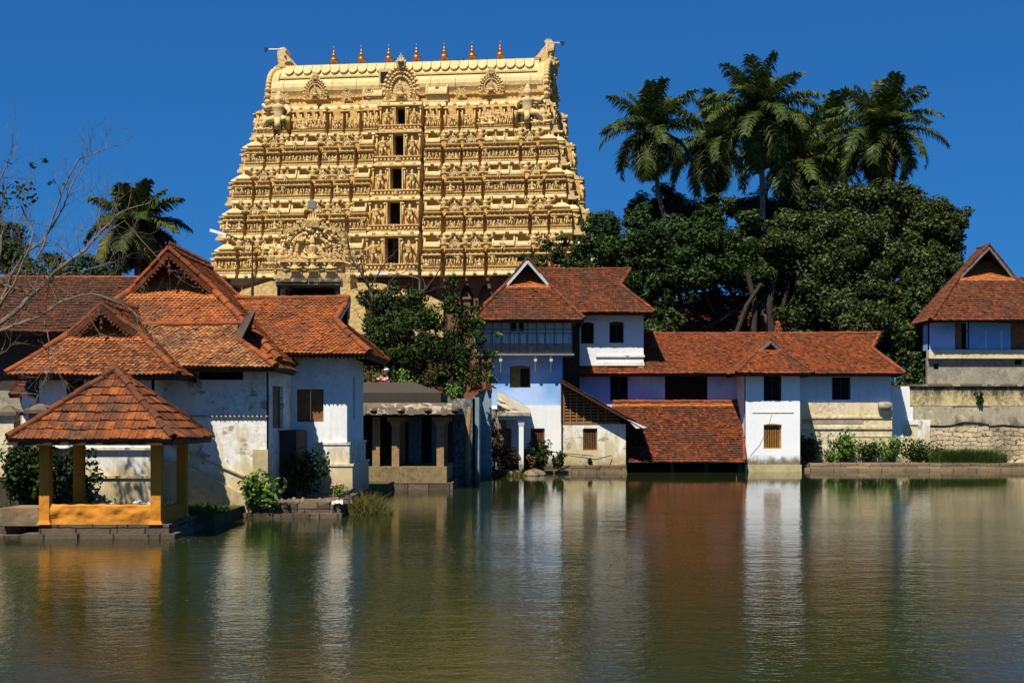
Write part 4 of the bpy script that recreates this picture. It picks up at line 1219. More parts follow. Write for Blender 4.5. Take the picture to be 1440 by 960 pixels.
# ------------------------------------------------------------------ water, ground, banks
def water():
    mb = MB(); mb.add([(-600,-300,0),(600,-300,0),(600,90,0),(-600,90,0)], [(0,1,2,3)])
    t = NT('pond_water', 0.03, 0.5)
    t.b.inputs['IOR'].default_value = 1.33
    t.color(t.mix(t.ramp(t.noise(0.05, 4), [(0.35, 0.0), (0.65, 1.0)]), (0.011,0.021,0.006), (0.022,0.027,0.007)))
    p = t.P()
    y = t.sep(p, 1)
    open_ = t.maprange(y, 58.0, 15.0, 0.10, 1.35)           # the lee of the buildings lies calm
    patch = t.ramp(t.noise(1.0, 4, 0.6, t.scaled(p, (0.05, 0.16, 0.1))), [(0.35, 0.45), (0.65, 1.0)])
    a = t.noise(1.0, 3, 0.55, t.scaled(p, (2.4, 3.6, 1)), 0.4)
    b = t.noise(1.0, 3, 0.6, t.scaled(p, (6.5, 8.5, 1), (3,1,0)), 0.3)
    c = t.noise(1.0, 2, 0.5, t.scaled(p, (0.6, 1.2, 1), (7,2,0)), 0.3)
    h = t.math('ADD', t.math('ADD', t.math('MULTIPLY', a, 0.026), t.math('MULTIPLY', b, 0.018)), t.math('MULTIPLY', c, 0.030))
    h = t.math('MULTIPLY', h, t.math('MULTIPLY', open_, patch))
    t.bump(h, 0.42, 1.0)
    return tag(mb.build('water', t.m), kind='structure')
water()

def ground():
    t = NT('earth', 0.95, 0.1)
    c = t.mix(t.ramp(t.noise(0.9, 8, 0.7), [(0.4, 0.0), (0.6, 1.0)]), (0.13,0.09,0.05), (0.06,0.06,0.022))
    t.bump(t.noise(4, 8, 0.7), 0.6, 0.1); t.color(c)
    out = [(-3000, 33.4), (-13.2, 33.4), (-13.2, 34.4), (-8.0, 34.4), (-8.0, 38.4), (-5.2, 38.4), (-5.2, 42.9), (-5.0, 48.5), (-4.8, 53.0), (-2.6, 53.4), (-2.6, 64.6), (-1.3, 68.3), (5.9, 68.3), (6.1, 71.8), (12.7, 71.8), (12.7, 69.9), (15.5, 69.9), (15.6, 70.6), (3000, 70.6), (3000, 4500), (-3000, 4500)]
    m = MB(); n = len(out); zt = 0.34
    m.add([(x, y, zt) for x, y in out], [tuple(range(n))])
    for i in range(n-3):
        (x0, y0), (x1, y1) = out[i], out[i+1]
        m.add([(x0,y0,-0.6),(x1,y1,-0.6),(x1,y1,zt),(x0,y0,zt)], [(0,1,2,3)])
    o = m.build('ground', t.m)
    import bmesh
    bm = bmesh.new(); bm.from_mesh(o.data); bmesh.ops.triangulate(bm, faces=[f for f in bm.faces if len(f.verts) > 4]); bm.to_mesh(o.data); bm.free()
    return tag(o, kind='structure')
ground()

def rough_box(mb, x0, x1, y0, y1, z0, z1, rnd, step=0.8, j=0.04):
    """masonry course of separate uneven blocks along x"""
    x = x0
    while x < x1-0.05:
        w = min(step*rnd.uniform(0.7, 1.4), x1-x)
        if x1-(x+w) < 0.2: w = x1-x
        q = [(x+0.01, y0+rnd.uniform(-j, j), z0), (x+w-0.01, y0+rnd.uniform(-j, j), z0), (x+w-0.01, y1, z0), (x+0.01, y1, z0),
             (x+0.015, y0+rnd.uniform(-j, j)+0.01, z1+rnd.uniform(-j, j)*0.5), (x+w-0.015, y0+rnd.uniform(-j, j)+0.01, z1+rnd.uniform(-j, j)*0.5), (x+w-0.01, y1, z1), (x+0.01, y1, z1)]
        mb.add(q, [(0,3,2,1),(4,5,6,7),(0,1,5,4),(1,2,6,5),(2,3,7,6),(3,0,4,7)])
        x += w

_r = random.Random(9)
m = MB()
rough_box(m, -9.6, -5.02, 37.75, 38.6, -0.4, 0.13, _r, 0.6)
rough_box(m, -7.55, -5.08, 37.95, 39.3, 0.12, 0.42, _r, 0.7, 0.06)
m.box(-7.5, -5.15, 38.3, 43.0, 0.2, 0.44)
tag(m.build('stone_ledge', M['bank']), 'rough stone ledge at the water below the left white house', 'stone ledge')
m = MB()
rough_box(m, 16.0, 60.0, 70.0, 70.7, -0.4, 0.16, _r, 3.0, 0.02)
rough_box(m, 16.4, 60.0, 70.55, 71.5, 0.16, 0.42, _r, 1.6, 0.05)
tag(m.build('stone_ledge', M['bank_light']), 'long low pale stone ledge at the water below the right masonry wall', 'stone ledge')
m = MB()
rough_box(m, 1.7, 6.05, 67.2, 68.1, -0.4, 0.13, _r, 1.4, 0.02)
rough_box(m, 2.4, 6.05, 67.55, 68.1, 0.13, 0.42, _r, 1.8, 0.03)
tag(m.build('stone_ledge', M['bank_light']), 'short stone ledge below the slatted lean-to house', 'stone ledge')

# ghat steps at the left edge
m = MB()
def slab(mb, pts, z0, z1):
    n = len(pts); mb.prism(pts, lambda a, b: (a, b, z0), lambda a, b: (a, b, z1))
slab(m, [(-15.5, 30.2), (-11.75, 31.9), (-11.75, 34.2), (-15.5, 34.2)], -0.4, 0.06)
slab(m, [(-15.5, 30.9), (-12.25, 32.3), (-12.25, 34.2), (-15.5, 34.2)], 0.06, 0.26)
slab(m, [(-15.5, 31.5), (-12.55, 32.7), (-12.55, 34.3), (-15.5, 34.3)], 0.26, 0.48)
tag(m.build('stone_steps', M['bank']), 'broad stone bathing steps at the left edge beside the pavilion', 'steps')
m = MB()
rough_box(m, -12.75, -11.72, 31.75, 33.2, 0.28, 0.70, _r, 1.1, 0.06)
tag(m.build('stone_block', M['pillar_stone']), 'reddish brown stone block left of the yellow pavilion wall', 'stone block')

# ------------------------------------------------------------------ open pavilion
def pavilion():
    x0, x1, y0, y1 = -11.62, -8.62, 31.45, 34.15
    t = root('pavilion', 'small open pavilion with four ochre posts and a pyramid tiled roof, in the water', 'pavilion', (-10.12, 32.8, 0))
    rnd = random.Random(4)
    b = MB()
    rough_box(b, x0-0.4, x1+0.38, y0-0.12, y1+0.25, -0.4, 0.12, rnd, 1.6, 0.01)
    rough_box(b, x0-0.02, x1+0.20, y0-0.0, y1+0.1, 0.12, 0.34, rnd, 1.7, 0.01)
    b.build('plinth', M['bank'], t)
    for (px, py) in ((x0+.12, y0+.13), (x1-.14, y0+.13), (x0+.12, y1-.14), (x1-.14, y1-.14)):
        p = MB(); p.box(px-.125, px+.125, py-.125, py+.125, 0.34, 2.36); p.taper(px-.17, px+.17, py-.17, py+.17, 0.34, 0.44, 0.75)
        p.build('post', M['ochre'], t)
    w = MB()
    def lump(xa, xb, ya, yb, z0, z1):
        n = 14
        for k in range(1): pass
        vs = []; fs = []
        nx, nz = 44, 9
        ax = xb-xa > yb-ya
        for s, base in ((0, (ya if ax else xa)), (1, (yb if ax else xb))):
            for i in range(nx+1):
                for j in range(nz+1):
                    u_ = (xa if ax else ya)+((xb-xa) if ax else (yb-ya))*i/nx; z_ = z0+(z1-z0)*j/nz
                    dd = 0.07*mnoise.noise(Vector((u_*2.3, s*5, z_*4.0)))+0.03*mnoise.noise(Vector((u_*7, s*5, z_*9)))
                    if j == nz: z_ += 0.03*mnoise.noise(Vector((u_*4, 1, 2)))
                    vs.append((u_, base+dd, z_) if ax else (base+dd, u_, z_))
        N = (nx+1)*(nz+1)
        for s in (0, 1):
            for i in range(nx):
                for j in range(nz):
                    a = s*N+i*(nz+1)+j; fs.append((a, a+nz+1, a+nz+2, a+1))
        for i in range(nx):
            a = i*(nz+1)+nz; fs.append((a, a+nz+1, N+a+nz+1, N+a))
        w.add(vs, fs)
    lump(x0+.25, x1-.26, y0+.05, y0+.26, 0.34, 0.83)
    w.build('low_wall', M['ochre'], t, smooth=True)
    w = MB(); w.box(x1-.24, x1-.04, y0+.26, y1-.27, 0.34, 0.72); w.build('side_wall', M['ochre'], t); w = MB(); w.box(x0+.02, x0+.22, y0+.26, y1-.27, 0.34, 0.72)
    w.build('side_wall', M['ochre'], t)
    bm_ = MB()
    for a, c in (((x0, y0+.13), (x1, y0+.13)), ((x0, y1-.14), (x1, y1-.14)), ((x0+.12, y0, ), (x0+.12, y1)), ((x1-.14, y0), (x1-.14, y1))):
        bm_.beam((a[0], a[1], 2.43), (c[0], c[1], 2.43), 0.16, 0.14)
    cx, cy = -10.15, 32.75
    for k in range(9):
        for sg in (-1, 1):
            f = -1+2*k/8
            bm_.beam((cx+f*1.9, cy+sg*1.85, 2.38), (cx+f*0.15, cy+sg*0.1, 3.95), 0.06, 0.08)
            bm_.beam((cx+sg*1.9, cy+f*1.85, 2.38), (cx+sg*0.1, cy+f*0.15, 3.95), 0.06, 0.08)
    bm_.build('roof_timbers', M['wood'], t)
    hw, hh, ze, za = 1.98, 1.92, 2.44, 4.15
    rf = MB(); rr = random.Random(8)
    C = [(cx-hw, cy-hh, ze), (cx+hw, cy-hh, ze), (cx+hw, cy+hh, ze), (cx-hw, cy+hh, ze)]; A = (cx, cy, za)
    for i in range(4):
        tile_plane(rf, [C[i], C[(i+1) % 4], A], 'wave', 0.205, 0.315, rr)
    roof = rf.build('roof', [M['tile_pav'], M['wood']], t)
    rd = MB()
    for i in range(4): ridge_run(rd, (C[i][0], C[i][1], C[i][2]+0.03), (A[0], A[1], A[2]+0.02), 0.105, 0.36, rr)
    rd.lathe([(0.16,-0.08),(0.17,0.02),(0.10,0.10),(0.05,0.16),(0.01,0.2)], (cx, cy, za+0.03), 8)
    rd.build('hip_tiles', M['ridge_dk'], roof)
    e = MB()
    for i in range(4):
        a, c2 = C[i], C[(i+1) % 4]; e.beam((a[0]*1, a[1], ze-0.075), (c2[0], c2[1], ze-0.075), 0.05, 0.13)
    e.build('eave_board', M['wood'], roof)
    return t
pavilion()

# ------------------------------------------------------------------ left house group
def left_front_house():
    t = root('front_gabled_house', 'whitewashed house behind the pavilion with a small gabled hip roof of flat tiles', 'house', (-11.9, 39.2, 0.34))
    hip_roof(t, (-11.9, 39.4), R(-90), 6.2, 4.85, 4.18, 6.2, 5.35, run=1.12, lean=0.35, ends=('cut','gab'), tiles=('scale', 0.135, 0.105), mt='tile_left', mr='ridge', board='ridge_dk', seed=11, rr=0.10, spikes=True, fringe=True)
    w = MB()
    O, hs = front(w, 55, 213, 37.25, 0.34, 4.12, [(93, 118, 534, 600), (178, 200, 548, 590)])
    xr = X(213, 37.25)
    wall_panel(w, (xr, 37.252, 0.34), (0,1,0), (1,0,0), 4.8, 0.34, 4.1)
    wall_panel(w, (X(55, 37.25), 42.0, 0.34), (0,-1,0), (-1,0,0), 4.7, 0.34, 4.1)
    w.build('wall', M['wall_left'], t)
    for h in hs: window(t, O, FX, FN, h, 'dark')
    l = MB(); xl = X(55, 37.25)
    l.box(xl, xr+0.04, 37.14, 37.25, 2.02, 2.10); l.box(xl, xr+0.06, 37.12, 37.25, 1.20, 1.28)
    l.box(xl, xr+0.05, 37.17, 37.252, 0.34, 1.20)
    l.build('wall_ledge', M['wall_old'], t)
left_front_house()

def tall_house():
    t = root('tall_gabled_house', 'tall left house with a big dark gable and long steep slope on the right', 'house', (-10.9, 43.0, 0.34))
    hip_roof(t, (-10.95, 43.6), R(-90), 8.4, 7.5, 4.72, 8.28, 6.98, run=1.9, lean=0.45, ends=('gab','gab'), tiles=('scale', 0.135, 0.11), mt='tile_left_b', mr='ridge', board='ridge_dk', seed=12, rr=0.13, spikes=True, fringe=True, extra=0.7)
    w = MB()
    wall_panel(w, (-7.55, 40.6, 0.34), (0,1,0), (1,0,0), 6.6, 0.34, 4.7)
    wall_panel(w, (-14.2, 40.5, 0.34), FX, FN, 6.6, 0.34, 4.7)
    w.build('wall', M['wall_left'], t)
tall_house()

def corner_house():
    t = root('corner_house', 'whitewashed wing at the pond corner with slanting base ledge and bleached flat tile roof', 'house', (-9.2, 39.5, 0.34))
    ze, zr, zg = 4.45, 5.78, 5.35
    x0, x1 = -11.4, -6.98
    rf = MB(); rr = random.Random(14)
    ye, yr = 37.75, 39.45
    sl = (zr-ze)/(yr-ye)
    # front slope, its right end hipped with a small gablet
    tile_plane(rf, [(x0, ye, ze), (x1, ye, ze), (x1-1.35, ye+1.05, ze+1.05*sl), (x1-1.45, yr, zr), (x0, yr, zr)], 'scale', 0.135, 0.105, rr)
    hip = [(x1, ye, ze), (x1, 41.9, ze), (x1-1.05, 41.0, ze+0.95), (x1-1.35, ye+1.05, ze+1.05*sl)]
    tile_plane(rf, [(x1, ye, ze), (x1, 41.6, ze), (x1-1.30, 40.4, ze+0.815), (x1-1.30, ye+1.05, ze+0.815)], 'scale', 0.135, 0.105, rr)
    tile_plane(rf, [(x1-0.2, 43.2, ze), (x0, 43.2, ze), (x0, yr, zr), (x1-1.45, yr, zr)], 'scale', 0.135, 0.2, rr)
    roof = rf.build('roof', [M['tile_pale'], M['wood']], t)
    rd = MB()
    ridge_run(rd, (x0, yr, zr), (x1-1.15, yr, zr+0.06), 0.10, rnd=rr)
    rd.build('ridge_tiles', M['ridge'], roof); rd = MB()
    ridge_run(rd, (x1+0.02, ye-0.02, ze+0.02), (x1-1.33, ye+1.05, ze+1.05*sl+0.03), 0.12, 0.3, rnd=rr)
    rd.build('hip_tiles', M['ridge'], roof)
    g = MB()
    a = Vector((x1-1.34, ye+1.0, ze+1.0*sl)); b = Vector((x1-1.02, yr, zr+0.40)); c = Vector((x1-1.34, yr+0.7, zr-0.25))
    g.add([a, c, b, a+Vector((-0.22,0,0)), c+Vector((-0.22,0,0)), b+Vector((-0.22,0,-0.1))], [(0,1,2),(5,4,3),(0,3,4,1),(1,4,5,2),(2,5,3,0)])
    g.beam(a+Vector((0.04,0,0)), b+Vector((0.04,0,0.05)), 0.10, 0.12, (1,0,0)); g.beam(c+Vector((0.04,0,0)), b+Vector((0.04,0,0.05)), 0.06, 0.12, (1,0,0))
    g.build('gablet', M['wood'], roof)
    ev = MB(); ev.box(x0, x1-0.03, ye+0.03, ye+0.08, ze-0.14, ze-0.03); ev.box(x1-0.1, x1-0.05, ye+0.08, 41.4, ze-0.14, ze-0.03)
    ev.build('eave_board', M['wood'], roof)
    w = MB()
    O, hs = front(w, 212, 375, 38.5, 0.2, 4.42, [(279, 342, 516, 534)])
    xr = X(375, 38.5)
    L = 42.8-38.502
    sh_ = (0.95, 2.75, 2.62, 3.95)
    wall_panel(w, (xr, 38.502, 0.2), (0,1,0), (1,0,0), L, 0.2, 4.42, [sh_])
    w.build('wall', M['wall_old'], t)
    window(t, O, FX, FN, hs[0], 'dark')
    window(t, (xr, 38.502, 0.2), (0,1,0), (1,0,0), sh_, 'shutter', mats=M['wood_mid'])
    # ledges: straight one and two slanting ones
    l = MB(); xl = X(212, 38.5)
    l.box(xl, xr+0.03, 38.44, 38.5, 2.98, 3.03)
    l.box(X(356, 38.5), xr+0.05, 38.42, 38.5, 0.2, 2.0)
    l.prism([(xl, 2.42), (X(352, 38.5), 1.15), (X(352, 38.5), 1.10), (xl, 2.36)], lambda a_, b_: (a_, 38.44, b_), lambda a_, b_: (a_, 38.50, b_))
    l.prism([(xl-0.3, 0.1), (xl-0.3, 1.85), (X(262, 38.3), 1.55), (X(356, 38.3), 0.50), (X(362, 38.3), 0.1)], lambda a_, b_: (a_, 38.28, b_), lambda a_, b_: (a_, 38.5, b_))
    l.build('wall_ledge', M['ledge'], t)
corner_house()

def shutter_house():
    t = root('shuttered_house', 'white house with brown shutters, stepped buttress corner and orange tiled roof beside the pillared hall', 'house', (-6.8, 45.2, 0.34))
    hip_roof(t, (-7.75, 45.0), 0, 6.1, 6.0, 5.05, 7.12, 6.22, run=1.32, lean=0.25, ends=('cut','gab'), tiles=('scale', 0.14, 0.115), mt='tile_left_b', mr='ridge', board='white_board', seed=15, rr=0.12)
    Y = 42.8
    w = MB()
    x1 = X(488, Y)
    O, hs = front(w, 400, 488, Y, 0.2, 5.0, [(417, 455, 547, 593)])
    sl = (1.6, 2.2, 2.90, 4.35)
    wall_panel(w, (x1, Y+0.002, 0.2), (0,1,0), (1,0,0), 4.7, 0.2, 5.0, [sl])
    w.build('wall', M['wall_left'], t)
    window(t, O, FX, FN, hs[0], 'shutter', mats=M['wood_mid'])
    window(t, (x1, Y+0.002, 0.2), (0,1,0), (1,0,0), sl, 'shutter', mats=M['wood_mid'])
    b = MB()
    b.box(X(408, Y), x1+0.09, Y-0.07, Y+4.7, 0.2, Z(625, Y)); b.box(X(408, Y), x1+0.20, Y-0.16, Y+4.72, 0.2, Z(655, Y))
    b.box(X(408, Y), x1+0.13, Y-0.10, Y+4.7, Z(625, Y), Z(623, Y)+0.03); b.box(X(408, Y), x1+0.24, Y-0.19, Y+4.72, Z(655, Y), Z(653, Y)+0.03)
    b.build('buttress', M['wall_old'], t)
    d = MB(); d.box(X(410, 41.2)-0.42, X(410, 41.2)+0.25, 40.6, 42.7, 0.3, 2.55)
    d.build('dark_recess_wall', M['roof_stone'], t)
shutter_house()

def back_long_house():
    t = root('long_brown_roof_house', 'long low house with a brown tiled roof behind the bare branches at the left edge', 'house', (-22, 53.5, 0.34))
    hip_roof(t, (-22.5, 54.2), R(3), 20.5, 8.0, 6.3, 8.85, 8.3, run=2, ends=('hip','cut'), tiles=('wave', 0.18, 0.22), mt='tile_back', mr='ridge', seed=17)
    w = MB(); wall_panel(w, (-31, 51.2, 0.34), FX, FN, 18, 0.34, 6.3, [(14.2, 15.2, 3.8, 5.4)])
    w.build('wall', M['roof_stone'], t)
back_long_house()

def side_shed():
    t = root('low_tiled_shed', 'low shed with a small brown tiled roof at the left edge behind the gate pillar', 'shed', (-14.6, 40.2, 0.34))
    rf = MB(); rr = random.Random(5)
    tile_plane(rf, [(-15.4, 39.2, 3.62), (-13.2, 39.2, 3.62), (-13.2, 41.0, 4.5), (-15.6, 41.0, 4.5)], 'wave', 0.3, 0.22, rr)
    rf.build('roof', [M['tile_mid'], M['wood']], t)
    w = MB(); wall_panel(w, (-17.2, 40.0, 0.34), FX, FN, 4.2, 0.34, 3.8, [(2.1, 2.75, 0.4, 3.2)]); w.build('wall', M['wall_gray'], t)  # grey material puts the shade on this pale wall into its colour
side_shed()

def gate():
    for i, (px, top, lab) in enumerate(((12, 583, 'cream gate pillar with a pointed cap at the left edge'), (57, 580, 'dark gate pillar with a stone cap left of the pavilion roof'))):
        Y = 36.2; x = X(px, Y); z = Z(top, Y)
        t = root('gate_pillar', lab, 'gate pillar', (x, Y, 0.34))
        p = MB(); p.box(x-.24, x+.24, Y-.24, Y+.24, 0.34, z-.02); p.build('shaft', M['wall_yellowed'] if i == 0 else M['pillar_stone'], t)
        c = MB(); c.box(x-.36, x+.36, Y-.36, Y+.36, z-.02, z+.08); c.taper(x-.34, x+.34, Y-.34, Y+.34, z+.08, z+.26, 0.15); c.build('cap', M['stone_edge'], t)
    Y = 36.0
    t = root('railing', 'green metal railing beside the cream gate pillar at the left edge', 'railing', (-14.4, Y, 0.34))
    r = MB()
    for k in range(13): r.tube([(-15.3+k*0.17, Y, 1.2), (-15.3+k*0.17, Y, 2.35), ], [0.014, 0.012], 5)
    r.build('bars', M['metal'], t)
    r = MB(); r.beam((-15.4, Y, 2.2), (-13.2, Y, 2.2), 0.03, 0.04); r.beam((-15.4, Y, 1.3), (-13.2, Y, 1.3), 0.03, 0.04); r.build('rails', M['metal'], t)
    m = MB(); rough_box(m, -17, -12.4, 35.6, 36.6, 0.3, 1.3, random.Random(2), 0.6, 0.05)
    tag(m.build('boundary_wall', M['roof_stone']), 'dark low boundary wall under the railing at the left edge', 'wall')
    # white standing sheet and the blue tarpaulin
    m = MB(); Y = 37.0
    pl = [(X(30, Y), Z(612, Y)), (X(31, Y), Z(556, Y)), (X(35, Y), Z(555, Y)), (X(50, Y), Z(560, Y)), (X(49, Y), Z(590, Y)), (X(40, Y), Z(597, Y))]
    m.prism(pl, lambda a, b: (a, Y, b), lambda a, b: (a, Y+0.12, b))
    tag(m.build('signboard', M['white_board']), 'leaning white board between the two gate pillars', 'board')
    m = MB(); rnd = random.Random(6)
    for k in range(7):
        m.lathe([(0.03,-0.22),(0.16,-0.1),(0.20,0.04),(0.13,0.17),(0.02,0.23)], (X(50, 37.6)+rnd.uniform(-.2,.2), 37.6+rnd.uniform(-.1,.1), Z(547, 37.6)+rnd.uniform(-.2,.15)), 7)
    tag(m.build('tarpaulin_bundle', M['cloth_blue'], smooth=True), 'dark blue tarpaulin bundle hanging under the eave beside the white board', 'tarpaulin')
gate()

# ------------------------------------------------------------------ pillared stone hall
def hall():
    t = root('pillared_hall', 'dark old stone pillared hall with flat weathered roof, right of the shuttered house', 'pillared hall', (-3.9, 54, 0))
    Y = 52.4
    x0, x1 = -7.2, X(622, Y)
    b = MB()
    b.box(x0, X(628, Y), Y+0.1, 58.5, 0.28, Z(656, Y+0.1)); 
    b.build('base', M['hall_base'], t)
    b = MB(); b.box(x0, X(637, Y), Y-0.25, 58.6, -0.4, 0.28); b.box(x0, X(570, Y), Y-0.29, Y-0.24, -0.4, 0.27); b.build('step', M['bank'], t)
    zb = Z(656, Y+0.1); zt = 2.95
    for px in (556, 619):
        for dy in (0.45, 3.2):
            x = X(px, Y+0.3)
            p = MB(); p.box(x-.15, x+.15, Y+dy-.15, Y+dy+.15, zb, zt-.35)
            p.taper(x-.15, x+.15, Y+dy-.15, Y+dy+.15, zt-.35, zt-.18, 1.5); p.box(x-.34, x+.34, Y+dy-.22, Y+dy+.22, zt-.18, zt)
            p.build('pillar', M['pillar_stone'], t)
    for x in (-6.6, -5.6):
        p = MB(); p.box(x-.15, x+.15, Y+.3, Y+.6, zb, zt); p.build('pillar', M['pillar_stone'], t)
    r = MB()
    r.box(x0, x1+0.15, Y+0.05, 58.6, zt, zt+0.30)
    r.build('beam', M['roof_stone'], t)
    e = MB(); rnd = random.Random(3)
    n = 24; xa, xb = x0-0.3, x1+0.65
    prof = []
    for k in range(n):
        a = xa+(xb-xa)*k/n; c = xa+(xb-xa)*(k+1)/n
        j = rnd.uniform(-0.03, 0.03)
        e.prism([(Y-0.42+j, zt+0.12+j), (Y-0.30+j, zt+0.42), (Y+0.15, zt+0.60), (Y+0.3, zt+0.30)], lambda p_, q_: (a, p_, q_), lambda p_, q_: (c, p_, q_))
        if k % 5 == 3: e.lathe([(0.03,-0.05),(0.17,-0.02),(0.15,0.08),(0.04,0.13)], ((a+c)/2, Y-0.34, zt+0.3), 8)
    e.prism([(x1+0.65, zt+0.12), (x1+0.6, zt+0.40), (x1+0.1, zt+0.60), (x1+0.1, zt+0.30)], lambda p_, q_: (p_, Y-0.3, q_), lambda p_, q_: (p_, 58.6, q_))
    e.build('eave_slab', M['stone_edge'], t)
    u = MB()
    u.box(x0, x1-0.08, Y+0.35, 58.3, zt+0.45, zt+1.02)
    u.prism([(x0, zt+1.02), (x1-0.08, zt+1.02), (x1-1.25, zt+1.47), (x0, zt+1.47)], lambda a, b_: (a, Y+0.36+(b_-zt-1.02)*2.0, b_), lambda a, b_: (a, 58.2, b_))
    u.build('roof', M['roof_stone'], t)
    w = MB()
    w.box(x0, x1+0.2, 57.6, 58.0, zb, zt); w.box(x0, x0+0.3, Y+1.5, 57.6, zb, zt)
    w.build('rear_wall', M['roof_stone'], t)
    w = MB(); w.box(X(575, 56)-0.1, X(590, 56), 56.9, 57.4, zb, zt); w.box(X(605, 56), X(622, 56), 56.9, 57.4, zb, zt); w.build('inner_column', M['wall_teal'], t)
hall()

def ruined_wall():
    t = root('peeling_wall', 'peeling blue-white wall end with broken orange tiles on top, right of the pillared hall', 'wall', (-1.6, 61, 0))
    w = MB()
    Y = 58.6
    pw = MB(); pw.box(X(628, Y), X(668, Y), Y, Y+0.5, -0.3, Z(560, Y)); pw.build('peeled_section', M['peeled'], t)
    Y2 = 62.5
    w.prism([(X(668, Y2), -0.3), (X(691, Y2), -0.3), (X(691, Y2), Z(552, Y2)), (X(684, Y2), Z(546, Y2)), (X(668, Y2), Z(556, Y2))], lambda a, b: (a, Y2, b), lambda a, b: (a, Y2+0.6, b))
    w.box(X(668, Y2), X(668, Y2)+0.3, Y, Y2, -0.3, Z(560, Y2))
    w.build('wall', M['wall_teal'], t)
    r = MB(); rnd = random.Random(8)
    for k in range(16):
        px = rnd.uniform(662, 692); x = X(px, Y2); z = Z(545+rnd.uniform(-4, 6), Y2)
        a = Vector((x, Y2+rnd.uniform(-.2,.3), z)); d = Vector((rnd.uniform(-1,1), rnd.uniform(-.5,.5), rnd.uniform(-.5,.6))).normalized()*0.22
        r.beam(a-d, a+d, 0.2, 0.03)
    r.build('broken_tiles', M['ridge'], t)
    p = MB(); p.tube([(X(656, 58), 58.0, -0.2), (X(658, 58), 58.0, Z(600, 58)), (X(661, 58), 58.1, Z(572, 58))], [0.16, 0.13, 0.11], 8)
    tag(p.build('timber_post', M['pillar_stone']), 'leaning brown timber post against the peeling blue wall', 'post')
ruined_wall()

# ------------------------------------------------------------------ balcony house
def balcony_house():
    t = root('balcony_house', 'two-storey blue and white house with a panelled upper balcony and a gable edged in white', 'house', (0.9, 71, 0.34))
    hip_roof(t, (0.84, 71.2), R(-90), 8.2, 5.9, 8.05, 11.4, 10.05, run=1.95, lean=0.35, ends=('cut','gab'), tiles=('wave', 0.15, 0.18), mt='tile_mid', mr='ridge_dk', board='white_board', seed=21, rr=0.13, extra=0.8)
    Y = 68.6
    w = MB(); x0, x1 = X(691, Y), X(791, Y)
    O, hs = front(w, 691, 791, Y, Z(570, Y), Z(497, Y), [(717, 746, 516, 545)])
    wall_panel(w, (x1, Y+0.002, 0), (0,1,0), (1,0,0), 3.4, 0.2, Z(497, Y))
    w.build('upper_wall', M['wall_blue'], t)
    window(t, O, FX, FN, hs[0], 'half', arch=True, mats=M['wood_olive'])
    w = MB(); O, hs = front(w, 691, 791, Y-0.03, 0.2, Z(570, Y)-0.002, [(746, 766, 602, 633)], t=0.33)
    w.build('lower_wall', M['wall_white'], t); window(t, O, FX, FN, hs[0], 'bars', mats=M['wood_mid'])
    # balcony storey
    Yb = 67.95; zf = Z(497, Yb); zs = Z(483, Yb); zc = 7.95
    bx0, bx1 = X(668, Yb), X(804, Yb)
    f = MB(); f.box(bx0-0.1, bx1+0.12, Yb-0.12, 71.5, zf-0.10, zf); f.build('balcony_floor', M['grey_board'], t)
    p = MB(); p.box(bx0, bx1, Yb, Yb+0.08, zf, zs); p.build('balcony_panel', M['wall_gray'], t)
    p = MB(); p.box(bx0, bx1, Yb+0.03, Yb+0.08, zs, zc); p.box(bx1-0.08, bx1, Yb+0.08, 71.5, zf, zc); p.build('balcony_boarding', M['wall_palebl'], t)
    fr = MB(); n = 11
    for k in range(n+1):
        x = bx0+(bx1-bx0)*k/n; fr.box(x-0.03, x+0.03, Yb-0.03, Yb-0.001, zf, zc)
    for z in (zs+0.55, zc-0.35): fr.box(bx0, bx1, Yb-0.045, Yb-0.031, z-0.025, z+0.025)
    for k in range(16):
        x = bx0+(bx1-bx0)*(k+0.5)/16; fr.box(x-0.012, x+0.012, Yb-0.02, Yb-0.002, zf, zs+0.55)
    fr.build('balcony_frame', M['grey_board'], t)
    for k in (4,):
        x = bx0+(bx1-bx0)*k/n
        h = MB(); h.box(x+0.05, x+0.33, Yb-0.02, Yb-0.002, zs+0.65, zs+1.25); h.box(x+0.45, x+0.72, Yb-0.02, Yb-0.002, zs+0.65, zs+1.25); h.build('small_window', M['dark'], t)
    for px in (704, 753, 775):
        br = MB(); x = X(px, Yb); br.box(x-.05, x+.05, Yb, Y, zf-0.28, zf-0.10); br.beam((x, Y-0.02, zf-0.95), (x, Yb+0.15, zf-0.25), 0.07, 0.07)
        br.taper(x-.07, x+.07, Yb-.02, Yb+.14, zf-0.42, zf-0.28, 1.3)
        br.build('bracket', M['white_board'], t)
    d = MB(); d.box(x1, X(815, 71.2), 71.1, 71.3, 0.4, 8.0); d.build('side_wall', M['wood'], t)
balcony_house()

